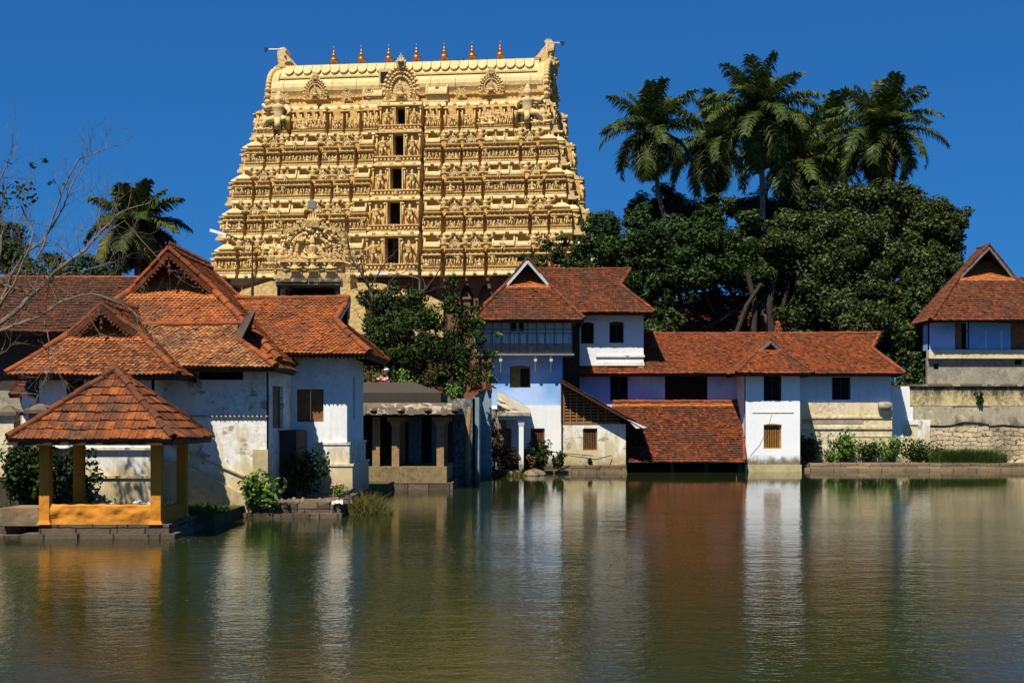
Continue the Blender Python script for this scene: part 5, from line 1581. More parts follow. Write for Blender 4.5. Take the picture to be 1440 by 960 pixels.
def porch():
    Y = 65.6
    t = root('ruined_porch', 'ruined little porch with one white pillar and broken plaster roof before the blue wall', 'porch', (0.3, 66.5, 0.2))
    p = MB(); x = X(733, Y); p.box(x-.12, x+.12, Y-.12, Y+.12, 0.2, Z(600, Y)); p.taper(x-.12, x+.12, Y-.12, Y+.12, Z(600, Y), Z(590, Y), 1.7); p.build('pillar', M['wall_white'], t)
    b = MB(); b.box(X(699, Y), X(741, Y), Y-.15, Y+.2, Z(590, Y), Z(582, Y)); b.box(X(735, Y), X(741, Y), Y+.2, 68.5, Z(590, Y), Z(582, Y)); b.build('beam', M['wall_palebl'], t)
    r = MB(); z0 = Z(580, Y-.3)
    rnd = random.Random(3)
    n = 1; xa, xb = X(699, Y), X(746, Y)
    for k in range(n):
        a = xa+(xb-xa)*k/n; c = xa+(xb-xa)*(k+1)/n; j = 0.0
        tz = 1.0*(1-(k/n))
        r.add([(a, Y-.35+j, z0+j), (c, Y-.35+j, z0+j), (c, 68.5, z0+.9*(1-(k+1)/n)+.25), (a, 68.5, z0+.9*(1-k/n)+.25), (a, Y-.35+j, z0-.16), (c, Y-.35+j, z0-.16), (c, 68.5, z0+.0), (a, 68.5, z0+.0)],
              [(0,1,2), (0,2,3), (4,5,1,0), (5,6,2,1), (7,4,0,3), (7,6,5,4)])
    r.build('roof', M['band'], t)
    w = MB(); w.box(X(690, 68), X(712, 68), 67.4, 68.5, 0.2, Z(575, 68)); w.build('side_wall', M['wall_gray'], t)
    w = MB(); w.box(X(712, 68), X(719, 68), 67.9, 68.3, 0.4, Z(602, 68)); w.build('door', M['wood_mid'], t)
porch()

def upper_house():
    t = root('upper_storey_house', 'pale house block with a steep brown roof rising behind the balcony house', 'house', (5.6, 73.6, 0.34))
    hip_roof(t, (4.55, 73.1), 0, 6.6, 5.0, 8.72, 11.35, 10.35, run=1.75, lean=0.65, ends=('cut','gab'), tiles=('wave', 0.15, 0.18), mt='tile_mid', mr='ridge_dk', board='ridge_dk', seed=23, rr=0.12)
    Y = 71.5; w = MB()
    z0 = Z(514, Y)
    O, hs = front(w, 800, 905, Y, z0, 8.7, [(817, 835, 455, 483), (857, 877, 454, 482)])
    x1 = X(905, Y)
    wall_panel(w, (x1, Y+0.002, 0), (0,1,0), (1,0,0), 3.6, z0-0.6, 8.7)
    w.build('wall', M['wall_white'], t)
    for h in hs: window(t, O, FX, FN, h, 'dark', arch=True)
    s = MB(); s.box(X(838, Y), x1+0.06, Y-0.07, Y, Z(502, Y), Z(499, Y)); s.box(X(838, Y), x1+0.04, Y-0.04, Y, z0, Z(509, Y)); s.build('string_course', M['wall_old'], t)
upper_house()

# ------------------------------------------------------------------ long pond house
def long_house():
    t = root('long_pond_house', 'long low house along the pond with a broad rust orange roof and purple-blue upper wall', 'house', (12.5, 74, 0.34))
    ze, zr = 5.37, 7.75
    x0, x1 = 3.5, 21.85
    hip_roof(t, ((x0+x1)/2, 74.0), 0, x1-x0, 5.6, ze, zr, 6.85, run=1.35, lean=0.75, ends=('cut','gab'), tiles=('wave', 0.15, 0.18), mt='tile_long', mr='ridge', board='ridge', seed=25, rr=0.11)
    Y = 72.0; w = MB()
    O, hs = front(w, 812, 1049, Y, Z(572, Y), ze-0.05, [(858, 883, 529, 563), (935, 995, 527, 566)])
    w.build('wall', M['wall_lilac'], t)
    window(t, O, FX, FN, hs[0], 'dark'); window(t, O, FX, FN, hs[1], 'lattice')
    w = MB(); O, hs = front(w, 1124, 1253, Y, Z(566, Y), ze-0.05, [(1170, 1196, 530, 562)])
    wall_panel(w, (X(1253, Y), Y+0.002, 0.3), (0,1,0), (1,0,0), 4.0, 0.3, ze-0.05)
    w.build('upper_wall', M['wall_palebl'], t); window(t, O, FX, FN, hs[0], 'dark')
    l = MB(); l.box(X(1100, Y), X(1254, Y), Y-0.06, Y+0.3, 0.3, Z(566, Y)-0.003)
    for py0, py1, pa, pb, d in ((585, 588, 1100, 1254, 0.12), (599, 603, 1100, 1254, 0.13), (612, 614, 1185, 1254, 0.09)):
        l.box(X(pa, Y), X(pb, Y), Y-d, Y-0.055, Z(py1, Y), Z(py0, Y))
    l.build('lower_wall', M['wall_yellowed'], t)
    pt = MB(); pt.box(X(1128, Y), X(1213, Y), Y-0.075, Y-0.058, Z(596, Y), Z(589, Y)); pt.build('render_patch', M['wall_gray'], t)
    tk = MB(); tk.lathe([(0.05,-0.36),(0.20,-0.34),(0.25,-0.2),(0.25,0.2),(0.20,0.34),(0.05,0.36)], (0,0,0), 12)
    v = [(p[2]+X(1244, Y)-0.05, Y-0.2+p[1], p[0]+Z(571, Y)) for p in tk.v]; tk.v = v
    tag(tk.build('water_tank', M['wall_gray'], smooth=True), 'small grey cylinder tank on the yellowed wall under the long roof', 'tank')
long_house()

def low_roof():
    t = root('low_lean_roof', 'dark sooty lean-to roof reaching down to the water left of the white window tower', 'lean-to', (9.2, 70, 0))
    rf = MB(); rr = random.Random(31)
    xa, xb = X(872, 68.4), X(1047, 68.4)
    ya, za, yb, zb_ = 68.35, Z(650, 68.35), 71.9, Z(566, 71.9)
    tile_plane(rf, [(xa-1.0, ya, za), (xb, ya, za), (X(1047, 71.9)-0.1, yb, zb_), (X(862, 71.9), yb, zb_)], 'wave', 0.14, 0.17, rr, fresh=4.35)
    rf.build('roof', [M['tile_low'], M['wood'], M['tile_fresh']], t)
    rd = MB(); ridge_run(rd, (X(862, 71.9), 71.85, zb_+0.02), (X(1042, 71.9), 71.85, zb_+0.02), 0.13, 0.4, rr); ridge_run(rd, (xb+0.0, ya+0.1, za+0.08), (X(1046, 71.9)-0.05, 71.8, zb_+0.04), 0.10, 0.4, rr)
    rd.build('ridge_tiles', M['ridge'], t)
    w = MB()
    for px in (945, 993, 1040):
        x = X(px, 68.9); w.box(x-.12, x+.12, 68.8, 69.0, -0.4, 0.62)
    w.box(xa-1.2, xb, 71.0, 71.4, -0.4, 1.6)
    w.build('wall', M['roof_stone'], t)
low_roof()

def window_tower():
    Y = 69.3
    t = root('window_tower', 'narrow white two-storey projection with one window above another under a small hip roof', 'house', (14.1, 70.6, 0.2))
    hip_roof(t, (14.1, 72.0), R(-90), 6.8, 4.1, 5.30, 7.15, 6.62, run=1.45, lean=0.25, ends=('cut','gab'), tiles=('wave', 0.15, 0.18), mt='tile_long', mr='ridge_dk', board='grey_board', seed=27, rr=0.09)
    w = MB(); x0, x1 = X(1048.5, Y), X(1125, Y); zb = Z(653, Y)
    O, hs = front(w, 1048.5, 1125, Y, zb, 5.28, [(1074, 1099, 528, 563), (1074, 1099, 597, 631)])
    wall_panel(w, (x1, Y+0.002, 0), (0,1,0), (1,0,0), 2.7, 0.2, 5.28)
    wall_panel(w, (x0, 72.0, 0), (0,-1,0), (-1,0,0), 2.698, 0.2, 5.28)
    w.build('wall', M['wall_tower'], t)
    window(t, O, FX, FN, hs[0], 'dark'); window(t, O, FX, FN, hs[1], 'bars', arch=True, mats=M['wood_ochre'])
    s = MB(); s.box(X(1058, Y), X(1116, Y), Y-0.025, Y, Z(580.5, Y), Z(579.5, Y)); s.build('string_line', M['ledge'], t)
    b = MB(); b.box(x0-0.05, x1+0.06, Y-0.12, Y+2.6, -0.4, zb); b.build('base', M['ledge'], t)
    # wall fixtures
    c = MB(); c.tube([(X(1085, Y), Y-0.03, Z(582, Y)), (X(1080, Y), Y-0.05, Z(600, Y)), (X(1068, Y), Y-0.03, Z(625, Y)), (X(1055, Y), Y-0.03, Z(640, Y))], 0.007, 4)
    tag(c.build('hanging_wire', M['cable']), 'thin dark wire sagging across the white window tower', 'wire')
window_tower()

def slatted_house():
    Y = 68.0
    t = root('slatted_lean_house', 'small white lean-to house with a brown slatted gable under a sloping roof', 'house', (4.3, 69.8, 0.3))
    w = MB(); O, hs = front(w, 790.5, 880, Y, 0.3, Z(596, Y), [(820, 840, 602, 633)])
    wall_panel(w, (X(880, Y), Y+0.002, 0.3), (0,1,0), (1,0,0), 3.8, 0.3, Z(596, Y))
    w.build('wall', M['wall_old'], t); window(t, O, FX, FN, hs[0], 'bars', mats=M['wood_mid'])
    # sloping roof running back to the long house
    a = (X(789, Y), Z(536, Y)); b = (X(906, Y), Z(602, Y))
    rf = MB(); rr = random.Random(33)
    tile_plane(rf, [(b[0], 67.5, b[1]), (b[0], 71.95, b[1]), (a[0], 71.95, a[1]), (a[0], 67.5, a[1])], 'wave', 0.15, 0.18, rr)
    roof = rf.build('roof', [M['tile_mid'], M['wood']], t)
    e = MB(); e.beam((a[0], 67.47, a[1]-0.10), (b[0], 67.47, b[1]-0.10), 0.06, 0.24, (0,-1,0)); e.build('bargeboard', M['wood'], roof)
    k = MB(); k.prism([(b[0]-0.95, b[1]+0.42), (b[0]-0.45, b[1]+0.22), (b[0]+0.1, b[1]-0.02), (b[0]-0.5, b[1]-0.06)], lambda p, q: (p, 67.35, q+0.06), lambda p, q: (p, 67.42, q+0.06)); k.build('white_flashing', M['white_board'], roof)
    s = MB(); z0 = Z(596, Y); sl = (b[1]-a[1])/(b[0]-a[0])
    def zt(x): return a[1]+sl*(x-a[0])-0.16
    n = 13
    for k in range(n):
        z = z0+0.06+k*0.165
        xr = a[0]+(z+0.16-a[1])/sl-0.1
        if xr-a[0] > 0.2: s.box(a[0]+0.03, min(xr, X(872, Y)), Y+0.04, Y+0.08, z, z+0.085)
    x = a[0]+0.06
    for px in (793, 802, 811, 821, 831, 841, 852):
        x = X(px, Y); 
        if zt(x) > z0+0.1: s.box(x-.035, x+.035, Y-0.0, Y+0.04, z0, zt(x))
    s.box(a[0], X(872, Y), Y-0.03, Y+0.1, z0-0.0, z0+0.06)
    s.build('slatted_gable', M['wood_slat'], t)
    d = MB(); d.prism([(a[0], z0), (X(872, Y), z0), (a[0], a[1]-0.2)], lambda p, q: (p, Y+0.25, q), lambda p, q: (p, Y+0.3, q)); d.build('gable_backing', M['dark'], t)
    c = MB(); c.tube([(X(790, Y)-0.0, 67.95, Z(534, Y)), (X(790, Y), 67.93, 0.3)], 0.035, 6)
    tag(c.build('drain_pipe', M['cable']), 'thin dark drain pipe between the blue house and the slatted house', 'pipe')
    c = MB(); c.tube([(X(765, 67), 67.0, Z(632, 67)), (X(800, 67), 66.9, Z(640, 67)), (X(838, 67), 67.2, Z(646, 67)), (X(860, 67.9), 67.9, Z(640, 67.9))], 0.02, 4)
    c.tube([(X(690, 67), 66.0, Z(624, 67)), (X(760, 67), 66.9, Z(634, 67)), (X(835, 67), 67.5, Z(641, 67))], 0.018, 4)
    tag(c.build('slack_cable', M['cable']), 'two slack dark cables sagging over the shrubs to the slatted house', 'cable')
slatted_house()

# ------------------------------------------------------------------ right masonry wall and house on it
def right_wall():
    t = root('masonry_wall', 'high cracked masonry retaining wall with blackened plaster coping on the right bank', 'wall', (30, 73.4, 0.3))
    Y = 73.0
    xa = X(1284, Y); xe = 62.0
    m = MB(); m.box(xa, xe, Y, Y+1.2, 0.3, Z(599, Y)); m.build('masonry', M['masonry'], t)
    m = MB(); rnd = random.Random(12)
    x = xa
    while x < xe-0.2:
        w_ = rnd.uniform(1.4, 3.2); x2 = min(x+w_, xe); d = rnd.uniform(0.02, 0.10)
        zl = Z(599, Y)+rnd.uniform(-0.0, 0.12)
        m.prism([(x, zl), (x+w_*0.3, zl+rnd.uniform(-.05, .25)), (x+w_*.7, zl+rnd.uniform(-.05, .25)), (x2, zl), (x2, Z(571, Y)), (x, Z(571, Y))], lambda a, b: (a, Y-d, b), lambda a, b: (a, Y+1.2, b))
        x = x2
    m.box(xa-0.9, xe, Y+0.06, Y+1.1, Z(601, Y), Z(571, Y)-0.01)
    m.build('render_band', M['band'], t)
    m = MB(); m.box(xa-0.2, xe, Y-0.08, Y+1.2, Z(570.5, Y), Z(543, Y)); m.build('coping', M['wall_moss'], t)
    m = MB(); m.box(xa-0.25, xe, Y-0.20, Y+1.3, Z(543, Y)+0.003, Z(540, Y)); m.build('cap', M['stone_edge'], t)
    w = MB(); O, hs = front(w, 1253.5, 1284, Y-0.05, 0.3, Z(543, Y), [(1270, 1290, 597, 637)])
    w.build('white_end', M['wall_white'], t)
    w = MB(); O, hs = front(w, 1268, 1308, Y-0.10, 0.3, Z(590, Y), [(1270, 1291, 597, 637)], t=0.1); w.build('door_surround', M['wall_old'], t)
    d = MB(); a, b, c_, e = hs[0]; d.box(O[0]+a, O[0]+b, Y-0.05, Y-0.02, c_, e); d.box(O[0]+(a+b)/2-.012, O[0]+(a+b)/2+.012, Y-0.062, Y-0.05, c_, e); d.build('blocked_door', M['wall_yellowed'], t)
right_wall()

def right_house():
    Y = 75.6
    t = root('right_blue_house', 'blue walled house with a high steep gable roof above the right masonry wall', 'house', (30.3, 78.5, 4.9))
    hip_roof(t, (28.45, 76.3), R(-90), 3.6, 8.1, 8.6, 13.15, 11.3, run=2.3, lean=0.45, ends=('cut','gab'), tiles=('wave', 0.15, 0.18), mt='tile_mid', mr='ridge_dk', board='grey_board', seed=29, rr=0.14, extra=0.9)
    hip_roof(t, (36.3, 78.9), 0, 16.0, 8.1, 8.6, 11.45, 11.2, run=2.3, ends=('cut','hip'), tiles=('wave', 0.15, 0.18), mt='tile_mid', mr='ridge_dk', seed=30, planes=('f','r'))
    w = MB(); zl = Z(492, Y)
    O, hs = front(w, 1307, 1620, Y, zl, 8.6, [(1343, 1363, 452, 491), (1421, 1450, 452, 492), (1520, 1545, 452, 491)])
    wall_panel(w, (X(1307, Y), Y+1.2, 0), (0,-1,0), (-1,0,0), 1.198, zl, 8.6)
    w.build('wall', M['wall_blue'], t)
    window(t, O, FX, FN, hs[0], 'half', mats=M['wood']); window(t, O, FX, FN, hs[1], 'shutter', mats=M['wood_mid']); window(t, O, FX, FN, hs[2], 'dark')
    f = MB(); f.box(X(1385, Y), X(1387, Y), Y-0.03, Y, zl, Z(465, Y)); f.box(X(1407, Y), X(1409, Y), Y-0.03, Y, zl, Z(465, Y)); f.build('panel_line', M['wall_palebl'], t)
    f = MB(); f.box(X(1305, Y), X(1620, Y), Y-0.16, Y+0.3, Z(504, Y), zl-0.003); f.build('lit_floor_band', M['wall_yellowed'], t)  # pale band doubles as the sunlit stripe along the wall foot
    w = MB(); O, hs = front(w, 1304, 1620, Y+0.1, 4.3, Z(504, Y)-0.003, [(1313, 1320, 511, 519), (1427, 1437, 505.5, 513)])
    w.build('lower_wall', M['wall_gray'], t)
    for h in hs: window(t, O, FX, FN, h, 'dark', fr=0.02)
right_house()

def hidden_roof():
    t = root('hidden_tiled_house', 'red-brown tiled roof glimpsed between the trunks behind the long pond house', 'house', (20, 88, 0.34))
    hip_roof(t, (17.6, 88), 0, 15, 7, 6.0, 11.2, 10.5, run=2, ends=('hip','hip'), tiles=('wave', 0.22, 0.26), mt='tile_long', mr='ridge_dk', seed=35, planes=('f','l'))
    w = MB(); wall_panel(w, (11.5, 85.3, 0.34), FX, FN, 12, 0.34, 7.0); w.build('wall', M['wall_gray'], t)
hidden_roof()

# ------------------------------------------------------------------ entrance building at the gopuram's foot
def gatehouse():
    t = root('cream_gatehouse', 'cream entrance block with a dark opening and stone lintel at the foot of the tower', 'gatehouse', (-16.5, 103, 0.34))
    Y = 102.0
    w = MB(); 
    def bx(mb, a, b, y0, y1, c_, d, yy=Y): mb.box(X(a, yy), X(b, yy), y0, y1, Z(d, yy), Z(c_, yy))
    bx(w, 383, 480, Y+0.6, Y+6, 380, 391)
    bx(w, 478, 492, Y+0.2, Y+6, 384, 470); bx(w, 378, 389, Y+0.2, Y+6, 395, 470)
    w.prism([(X(330, Y), Z(470, Y)), (X(383, Y), Z(470, Y)), (X(383, Y), Z(391, Y)), (X(375, Y), Z(392, Y)), (X(335, Y), Z(405, Y)), (X(325, Y), Z(415, Y))], lambda a, b: (a, Y+1.5, b), lambda a, b: (a, Y+5, b))
    w.prism([(X(492, Y), Z(470, Y)), (X(620, Y), Z(470, Y)), (X(620, Y), Z(420, Y)), (X(600, Y), Z(410, Y)), (X(530, Y), Z(392, Y)), (X(492, Y), Z(391, Y))], lambda a, b: (a, Y+3.5, b), lambda a, b: (a, Y+5, b))
    w.prism([(X(490, Y), Z(470, Y)), (X(514, Y), Z(470, Y)), (X(514, Y), Z(410, Y)), (X(500, Y), Z(405, Y)), (X(490, Y), Z(409, Y))], lambda a, b: (a, Y+0.0, b), lambda a, b: (a, Y+3, b))
    w.build('wall', M['cream'], t)
    l = MB(); bx(l, 387, 481, Y+0.1, Y+3, 391, 400)
    for a, b in ((388, 432), (434, 479)): bx(l, a, b, Y+0.0, Y+0.1, 392, 396)
    bx(l, 389, 404, Y+0.4, Y+3, 400, 404); bx(l, 466, 481, Y+0.4, Y+3, 400, 404); bx(l, 392, 399, Y+0.5, Y+3, 404, 470); bx(l, 470, 478, Y+0.5, Y+3, 404, 470)
    l.build('lintel', M['stone_edge'], t)
    d = MB(); bx(d, 397, 472, Y+2.9, Y+2.96, 400, 470); d.build('opening', M['dark'], t)
    o = MB(); F = lambda s, dd, z: (X(438, Y)+s, Y+1.0-dd, z)
    rnd = random.Random(71)
    medallion(o, F, 0, 0, Z(352, Y), 2.2, rnd, 0.9, 34)
    for k in range(9): medallion(o, F, (-4+k)*0.62, 0.3, Z(352, Y)+1.0+1.1*math.cos((k-4)*0.33), 0.33, rnd, 1.2, 7)
    for k in range(150):
        a = rnd.uniform(-0.5, math.pi+0.5); q = rnd.uniform(0.95, 3.05)
        o.lathe([(.02,-.16),(rnd.uniform(.07,.16),-.02),(.09,.10),(.02,.18)], F(q*1.1*math.cos(a), rnd.uniform(0.0, 0.5), Z(356, Y)+q*0.95*math.sin(a)), 6)
    for s in (-3.4, -2.6, 2.6, 3.3): fig_at(o, F, s, 0.3, Z(379, Y), 1.7, 'atlas', 1, rnd)
    for s in (-1.4, 0, 1.4): fig_at(o, F, s, 0.6, Z(379, Y), 1.5, 'sit', 1, rnd)
    for s in (-2.1, -0.7, 0.7, 2.1): o.box(X(438, Y)+s-.22, X(438, Y)+s+.22, Y+0.5, Y+1.2, Z(379, Y), Z(368, Y))
    o.prism([(-2.6, 0), (-2.2, .25), (2.2, .25), (2.6, 0)], lambda a, b: (X(438, Y)+a, Y+0.2, b+Z(368, Y)), lambda a, b: (X(438, Y)+a, Y+1.4, b+Z(368, Y)))
    o.build('flame_arch', M['cream'], t)
    # dark shed roof left of it
    s = MB(); s.prism([(X(325, 99), Z(392, 99)), (X(378, 99), Z(390, 99)), (X(340, 99), Z(402, 99)), (X(325, 99), Z(400, 99))], lambda a, b: (a, 99, b), lambda a, b: (a, 101, b)); s.build('shed_roof', M['wood'], t)
gatehouse()
# ------------------------------------------------------------------ trees and palms
def cl(*a):
    """crown tufts measured on the photo: (px, py, depth, radius in px)"""
    return [(X(px, Y), Y, Z(py, Y), r/FPX*Y) for px, py, Y, r in a]

G1 = 'large trees behind the long pond house'
tree('broad_dark_tree', 'broad round-crowned dark tree on the right, left of the blue house gable', 'tree', (23, 86, 0.34), (23.5, 86, 8),
     cl((1120,320,84,38),(1100,350,82,36),(1145,295,85,36),(1175,320,83,42),(1190,280,86,32),(1235,290,84,40),(1275,285,86,34),(1300,310,84,38),(1330,340,85,32),(1320,300,86,26),(1345,310,85,22),
        (1230,345,82,46),(1280,365,82,44),(1180,370,82,44),(1140,385,82,40),(1335,375,84,26),(1220,400,81,44),(1270,420,80,46),(1165,430,81,38),(1120,440,82,30),(1215,455,79,44),(1270,470,79,36),(1250,500,79,26),(1210,500,79,22),(1300,400,81,30),(1160,350,88,60),(1240,330,89,62),(1290,350,88,55),(1220,410,86,62),(1280,440,85,50),(1170,420,87,50),(1240,470,85,48),(1300,480,82,26)),
     0.24, 20, 'leaf_ficus', r0=0.55, seed=41, group=G1, sub=12)
tree('spreading_tree', 'spreading mid-green tree behind the upper storey house, right of the tower', 'tree', (15.5, 84, 0.34), (15, 84, 8),
     cl((850,320,84,26),(835,345,83,22),(875,350,82,34),(915,345,82,34),(900,310,84,26),(950,330,83,36),(990,335,82,34),(965,380,81,40),(1010,375,82,34),(1040,350,83,30),(900,400,82,32),(860,385,83,24),(1060,390,82,28),(925,430,82,26),(1000,310,84,28),(1050,315,84,24),(895,445,80,18),(915,462,79,18),(870,360,87,40),(920,350,87,50),(980,360,87,55),(1040,370,88,50),(925,410,86,42),(1000,375,87,42),(1075,340,88,45),(1080,310,89,38),(1085,370,88,40),(1060,300,90,32),(1100,400,88,34),(845,320,86,24),(945,445,84,24),(978,422,87,15),(1005,415,88,14)),
     0.24, 19, 'leaf_mango', r0=0.45, seed=42, group=G1, sub=12, limbs=9)
tree('tall_thin_tree', 'taller dark tree whose top rises beneath the leftmost tall palm', 'tree', (12.5, 93, 0.34), (12.0, 93, 9),
     cl((905,290,93,22),(935,280,93,26),(950,305,92,26),(920,315,92,24),(975,300,93,24),(890,300,93,14),(960,335,92,24),(1000,290,94,20),(1030,290,94,20),(940,300,96,38),(990,310,96,36)),
     0.24, 18, 'leaf_ficus', r0=0.35, seed=43, group=G1, sub=11)
tree('low_shade_tree', 'low shaded tree filling the gap above the long orange roof', 'tree', (10.5, 80, 0.34), (10.6, 80, 4),
     cl((925,470,78,20),(945,455,78,24),(1115,470,79,14),(1140,478,79,16),(1290,455,80,26),(1300,490,80,22),(1275,505,78,20),(1285,530,77,16),(1270,540,77,14),(1300,520,78,16)),
     0.26, 14, 'leaf_ficus', r0=0.2, seed=44, group=G1, sub=9)
tree('small_bright_tree', 'light green treetop showing over the brown roofs beside the tower', 'tree', (3.0, 88, 0.34), (2.8, 88, 10),
     cl((745,365,88,14),(768,345,88,12),(790,340,87,12),(785,362,87,16),(812,355,87,16),(760,372,86,14),(820,375,86,14),(735,362,88,8),(800,375,85,14)),
     0.26, 15, 'leaf_mid', r0=0.25, seed=45, group=G1, sub=9)
# extra trunks seen under the crowns
for i, (pts, r) in enumerate((([(1035,470),(1050,430),(1070,400)], .16), ([(1060,470),(1062,430),(1050,380)], .2), ([(1085,470),(1082,430),(1090,380)], .22), ([(1105,470),(1100,435),(1110,395)], .16), ([(985,466),(1020,445),(1045,430),(1085,405)], .18))):
    m = MB(); m.tube([P(a, b, 80.5+i*0.5) for a, b in pts], [r, r*.9, r*.8, r*.7][:len(pts)], 7)
    m.tube([P(pts[0][0], 530, 80.5+i*0.5), P(*pts[0], 80.5+i*0.5)], [r*1.1, r], 7)
    tt = root('slim_tree', ['slim trunk furthest left of those over the orange roof ridge', 'dark forking trunk second among those over the orange roof', 'thickest dark trunk behind the orange roof ridge', 'slim dark trunk furthest right over the orange roof', 'trunk leaning far right across the hidden tiled roof'][i], 'tree', P(pts[0][0], 530, 80.5+i*0.5), 'trunks behind the long orange roof')
    m.build('trunk', M['bark_dark'], tt)

G2 = 'coconut palms above the trees'
palm('coconut_palm', 'coconut palm with a curved trunk, furthest left of the tall group on the right', [P(1032,480,90),P(1000,425,90),P(960,360,90),P(930,290,90),P(916,185,90)], 0.20, 4.15, 51, G2, nf=38, yellow=5)
palm('coconut_palm', 'tallest coconut palm with a straight grey trunk in the middle of the group', [P(1074,500,86),P(1074,430,86),P(1073,300,86),P(1068,160,86)], 0.22, 4.65, 52, G2, nf=50, yellow=5)
palm('coconut_palm', 'darker coconut palm half hidden behind the tallest one on its left side', [P(1010,480,98),P(1006,400,98),P(1003,300,98),P(1004,200,98)], 0.2, 4.9, 53, G2, nf=42, yellow=5)
palm('coconut_palm', 'smaller palm in the gap between the two biggest crowns', [P(1160,480,100),P(1162,400,100),P(1166,300,100),P(1164,195,100)], 0.2, 4.6, 54, G2, nf=38, yellow=4)
palm('coconut_palm', 'bushy coconut palm furthest right above the round dark tree', [P(1236,500,88),P(1238,400,88),P(1240,300,88),P(1240,185,88)], 0.22, 4.6, 55, G2, nf=50, yellow=8)
palm('coconut_palm', 'low palm whose fronds droop between the tallest palm and the rightmost palm', [P(1110,500,95),P(1112,420,95),P(1118,330,95),P(1122,228,95)], 0.2, 4.8, 56, G2, nf=38, yellow=3)
palm('coconut_palm', 'lone palm behind the left houses, left of the tower', [P(196,480,62),P(195,420,62),P(193,360,62),P(192,318,62)], 0.18, 2.65, 57, None, nf=38, yellow=9, ll=0.9)

tree('hedge_tree', 'dark green tree behind the long brown roof at the left edge', 'tree', (-28, 72, 0.34), (-27, 72, 6),
     cl((10,360,70,40),(50,385,68,30),(95,385,68,26),(130,375,68,24),(160,385,67,22),(235,385,66,18),(255,375,66,14),(15,330,71,24),(210,390,66,18),(75,365,69,16)),
     0.24, 15, 'leaf_mango', r0=0.3, seed=46, sub=10)

G3 = 'bushy trees by the pillared hall'
tree('bushy_tree', 'dense dark bushy tree behind the pillared hall, nearest the orange roof end', 'tree', (-5.2, 62, 0.34), (-5.2, 62, 4),
     cl((520,420,62,20),(545,425,61,24),(575,420,61,22),(530,450,61,26),(565,455,60,30),(600,450,61,24),(540,485,60,28),(575,500,60,30),(525,510,60,20),(590,420,62,14),(555,405,63,14),(605,490,60,26),(600,530,60,24),(560,535,60,20),(545,445,64,38),(580,450,64,38),(560,490,64,40),(600,500,64,34),(530,480,63,26)),
     0.17, 19, 'leaf_mid', r0=0.2, seed=47, group=G3, sub=11)
tree('bushy_tree', 'taller leafy tree with a light top against the tower, left of the balcony house', 'tree', (-2.6, 64, 0.34), (-2.7, 64, 4),
     cl((632,398,64,12),(638,415,64,12),(625,430,63,14),(650,440,63,13),(668,432,63,10),(645,462,63,20),(670,475,62,16),(620,480,62,20),(650,500,62,24),(680,500,63,12),(625,520,62,22),(665,530,61,20),(640,545,60,16),(610,460,62,16),(640,480,65,26),(655,510,64,26),(630,530,63,24),(665,460,64,18),(645,435,65,16)),
     0.17, 15, 'leaf_mid', r0=0.18, seed=48, group=G3, sub=8, subr=0.48)
tree('bushy_tree', 'sparse bright green sprays hanging before the balcony boarding', 'tree', (-1.2, 65.5, 0.34), (-1.3, 65.5, 3.5),
     cl((700,470,65,6),(694,500,65,7),(686,515,65,9),(672,455,65,8),(690,535,64,8),(668,445,64,8)),
     0.20, 22, 'leaf_bright', r0=0.08, seed=49, group=G3, sub=4, subr=0.6)

# bare trees
def bare_tree(name, label, base, limbs, Y, seed, mbark, depth=3, tw=1.0, leaves=None, y_j=1.2):
    rnd = random.Random(seed); rg = np.random.default_rng(seed)
    t = root(name, label, 'tree', base, None)
    w = MB(); tips = []
    def twig(p, d, L, r, k):
        q = [p]; c = p.copy(); dd = d.normalized()
        n = 4
        for i in range(n):
            dd = (dd+Vector((rnd.uniform(-.3,.3), rnd.uniform(-.3,.3), rnd.uniform(-.18,.32)))).normalized()
            c = c+dd*L/n; q.append(c.copy())
            if k > 0 and rnd.random() < 0.75:
                s = Vector((rnd.uniform(-1,1), rnd.uniform(-1,1), rnd.uniform(-.5,1))).normalized()
                twig(c, dd*0.75+s*0.8, L*rnd.uniform(.45, .7), r*.55, k-1)
        w.tube(q, [r*(1-.75*i/n) for i in range(n+1)], 5 if r > 0.015 else 4, False)
        tips.append(c)
    for pts, r in limbs:
        pp = []
        for a, b in pts: pp.append(Vector(P(a, b, Y+rnd.uniform(-.15, .15)*y_j)))
        sm = []
        for i in range(len(pp)-1):
            for j in range(4):
                q = pp[i].lerp(pp[i+1], j/4)+Vector((rnd.uniform(-1,1), rnd.uniform(-1,1), rnd.uniform(-1,1)))*0.02*tw
                sm.append(q)
        sm.append(pp[-1])
        w.tube(sm, [max(0.010, 0.9*r*(1-.72*i/len(sm))) for i in range(len(sm))], 7)
        for i in range(3, len(sm)):
            for _ in range(rnd.choice((0, 1, 1, 2))):
                d = (sm[i]-sm[i-1]).normalized(); s = Vector((rnd.uniform(-1,1), rnd.uniform(-.8,.8), rnd.uniform(-.6,1))).normalized()
                twig(sm[i], d*0.6+s*0.9, rnd.uniform(.5, 1.3)*tw, max(.008, r*.3*(1-.6*i/len(sm))), depth-1)
        twig(sm[-1], sm[-1]-sm[-2], 0.9*tw, max(.012, r*.3), depth-1)
    w.build('branches', M[mbark], t)
    if leaves:
        out = []
        for a, b, r, n in leaves:
            c = P(a, b, Y); p, nr = clump_points(c, r, n, rg); out.append(leaf_quads(p, nr, 0.17, rg, 0.45))
        np_mesh('last_leaves', np.concatenate(out), 4, M['leaf_bright'] if False else M['leaf_mid'], t)
    return t
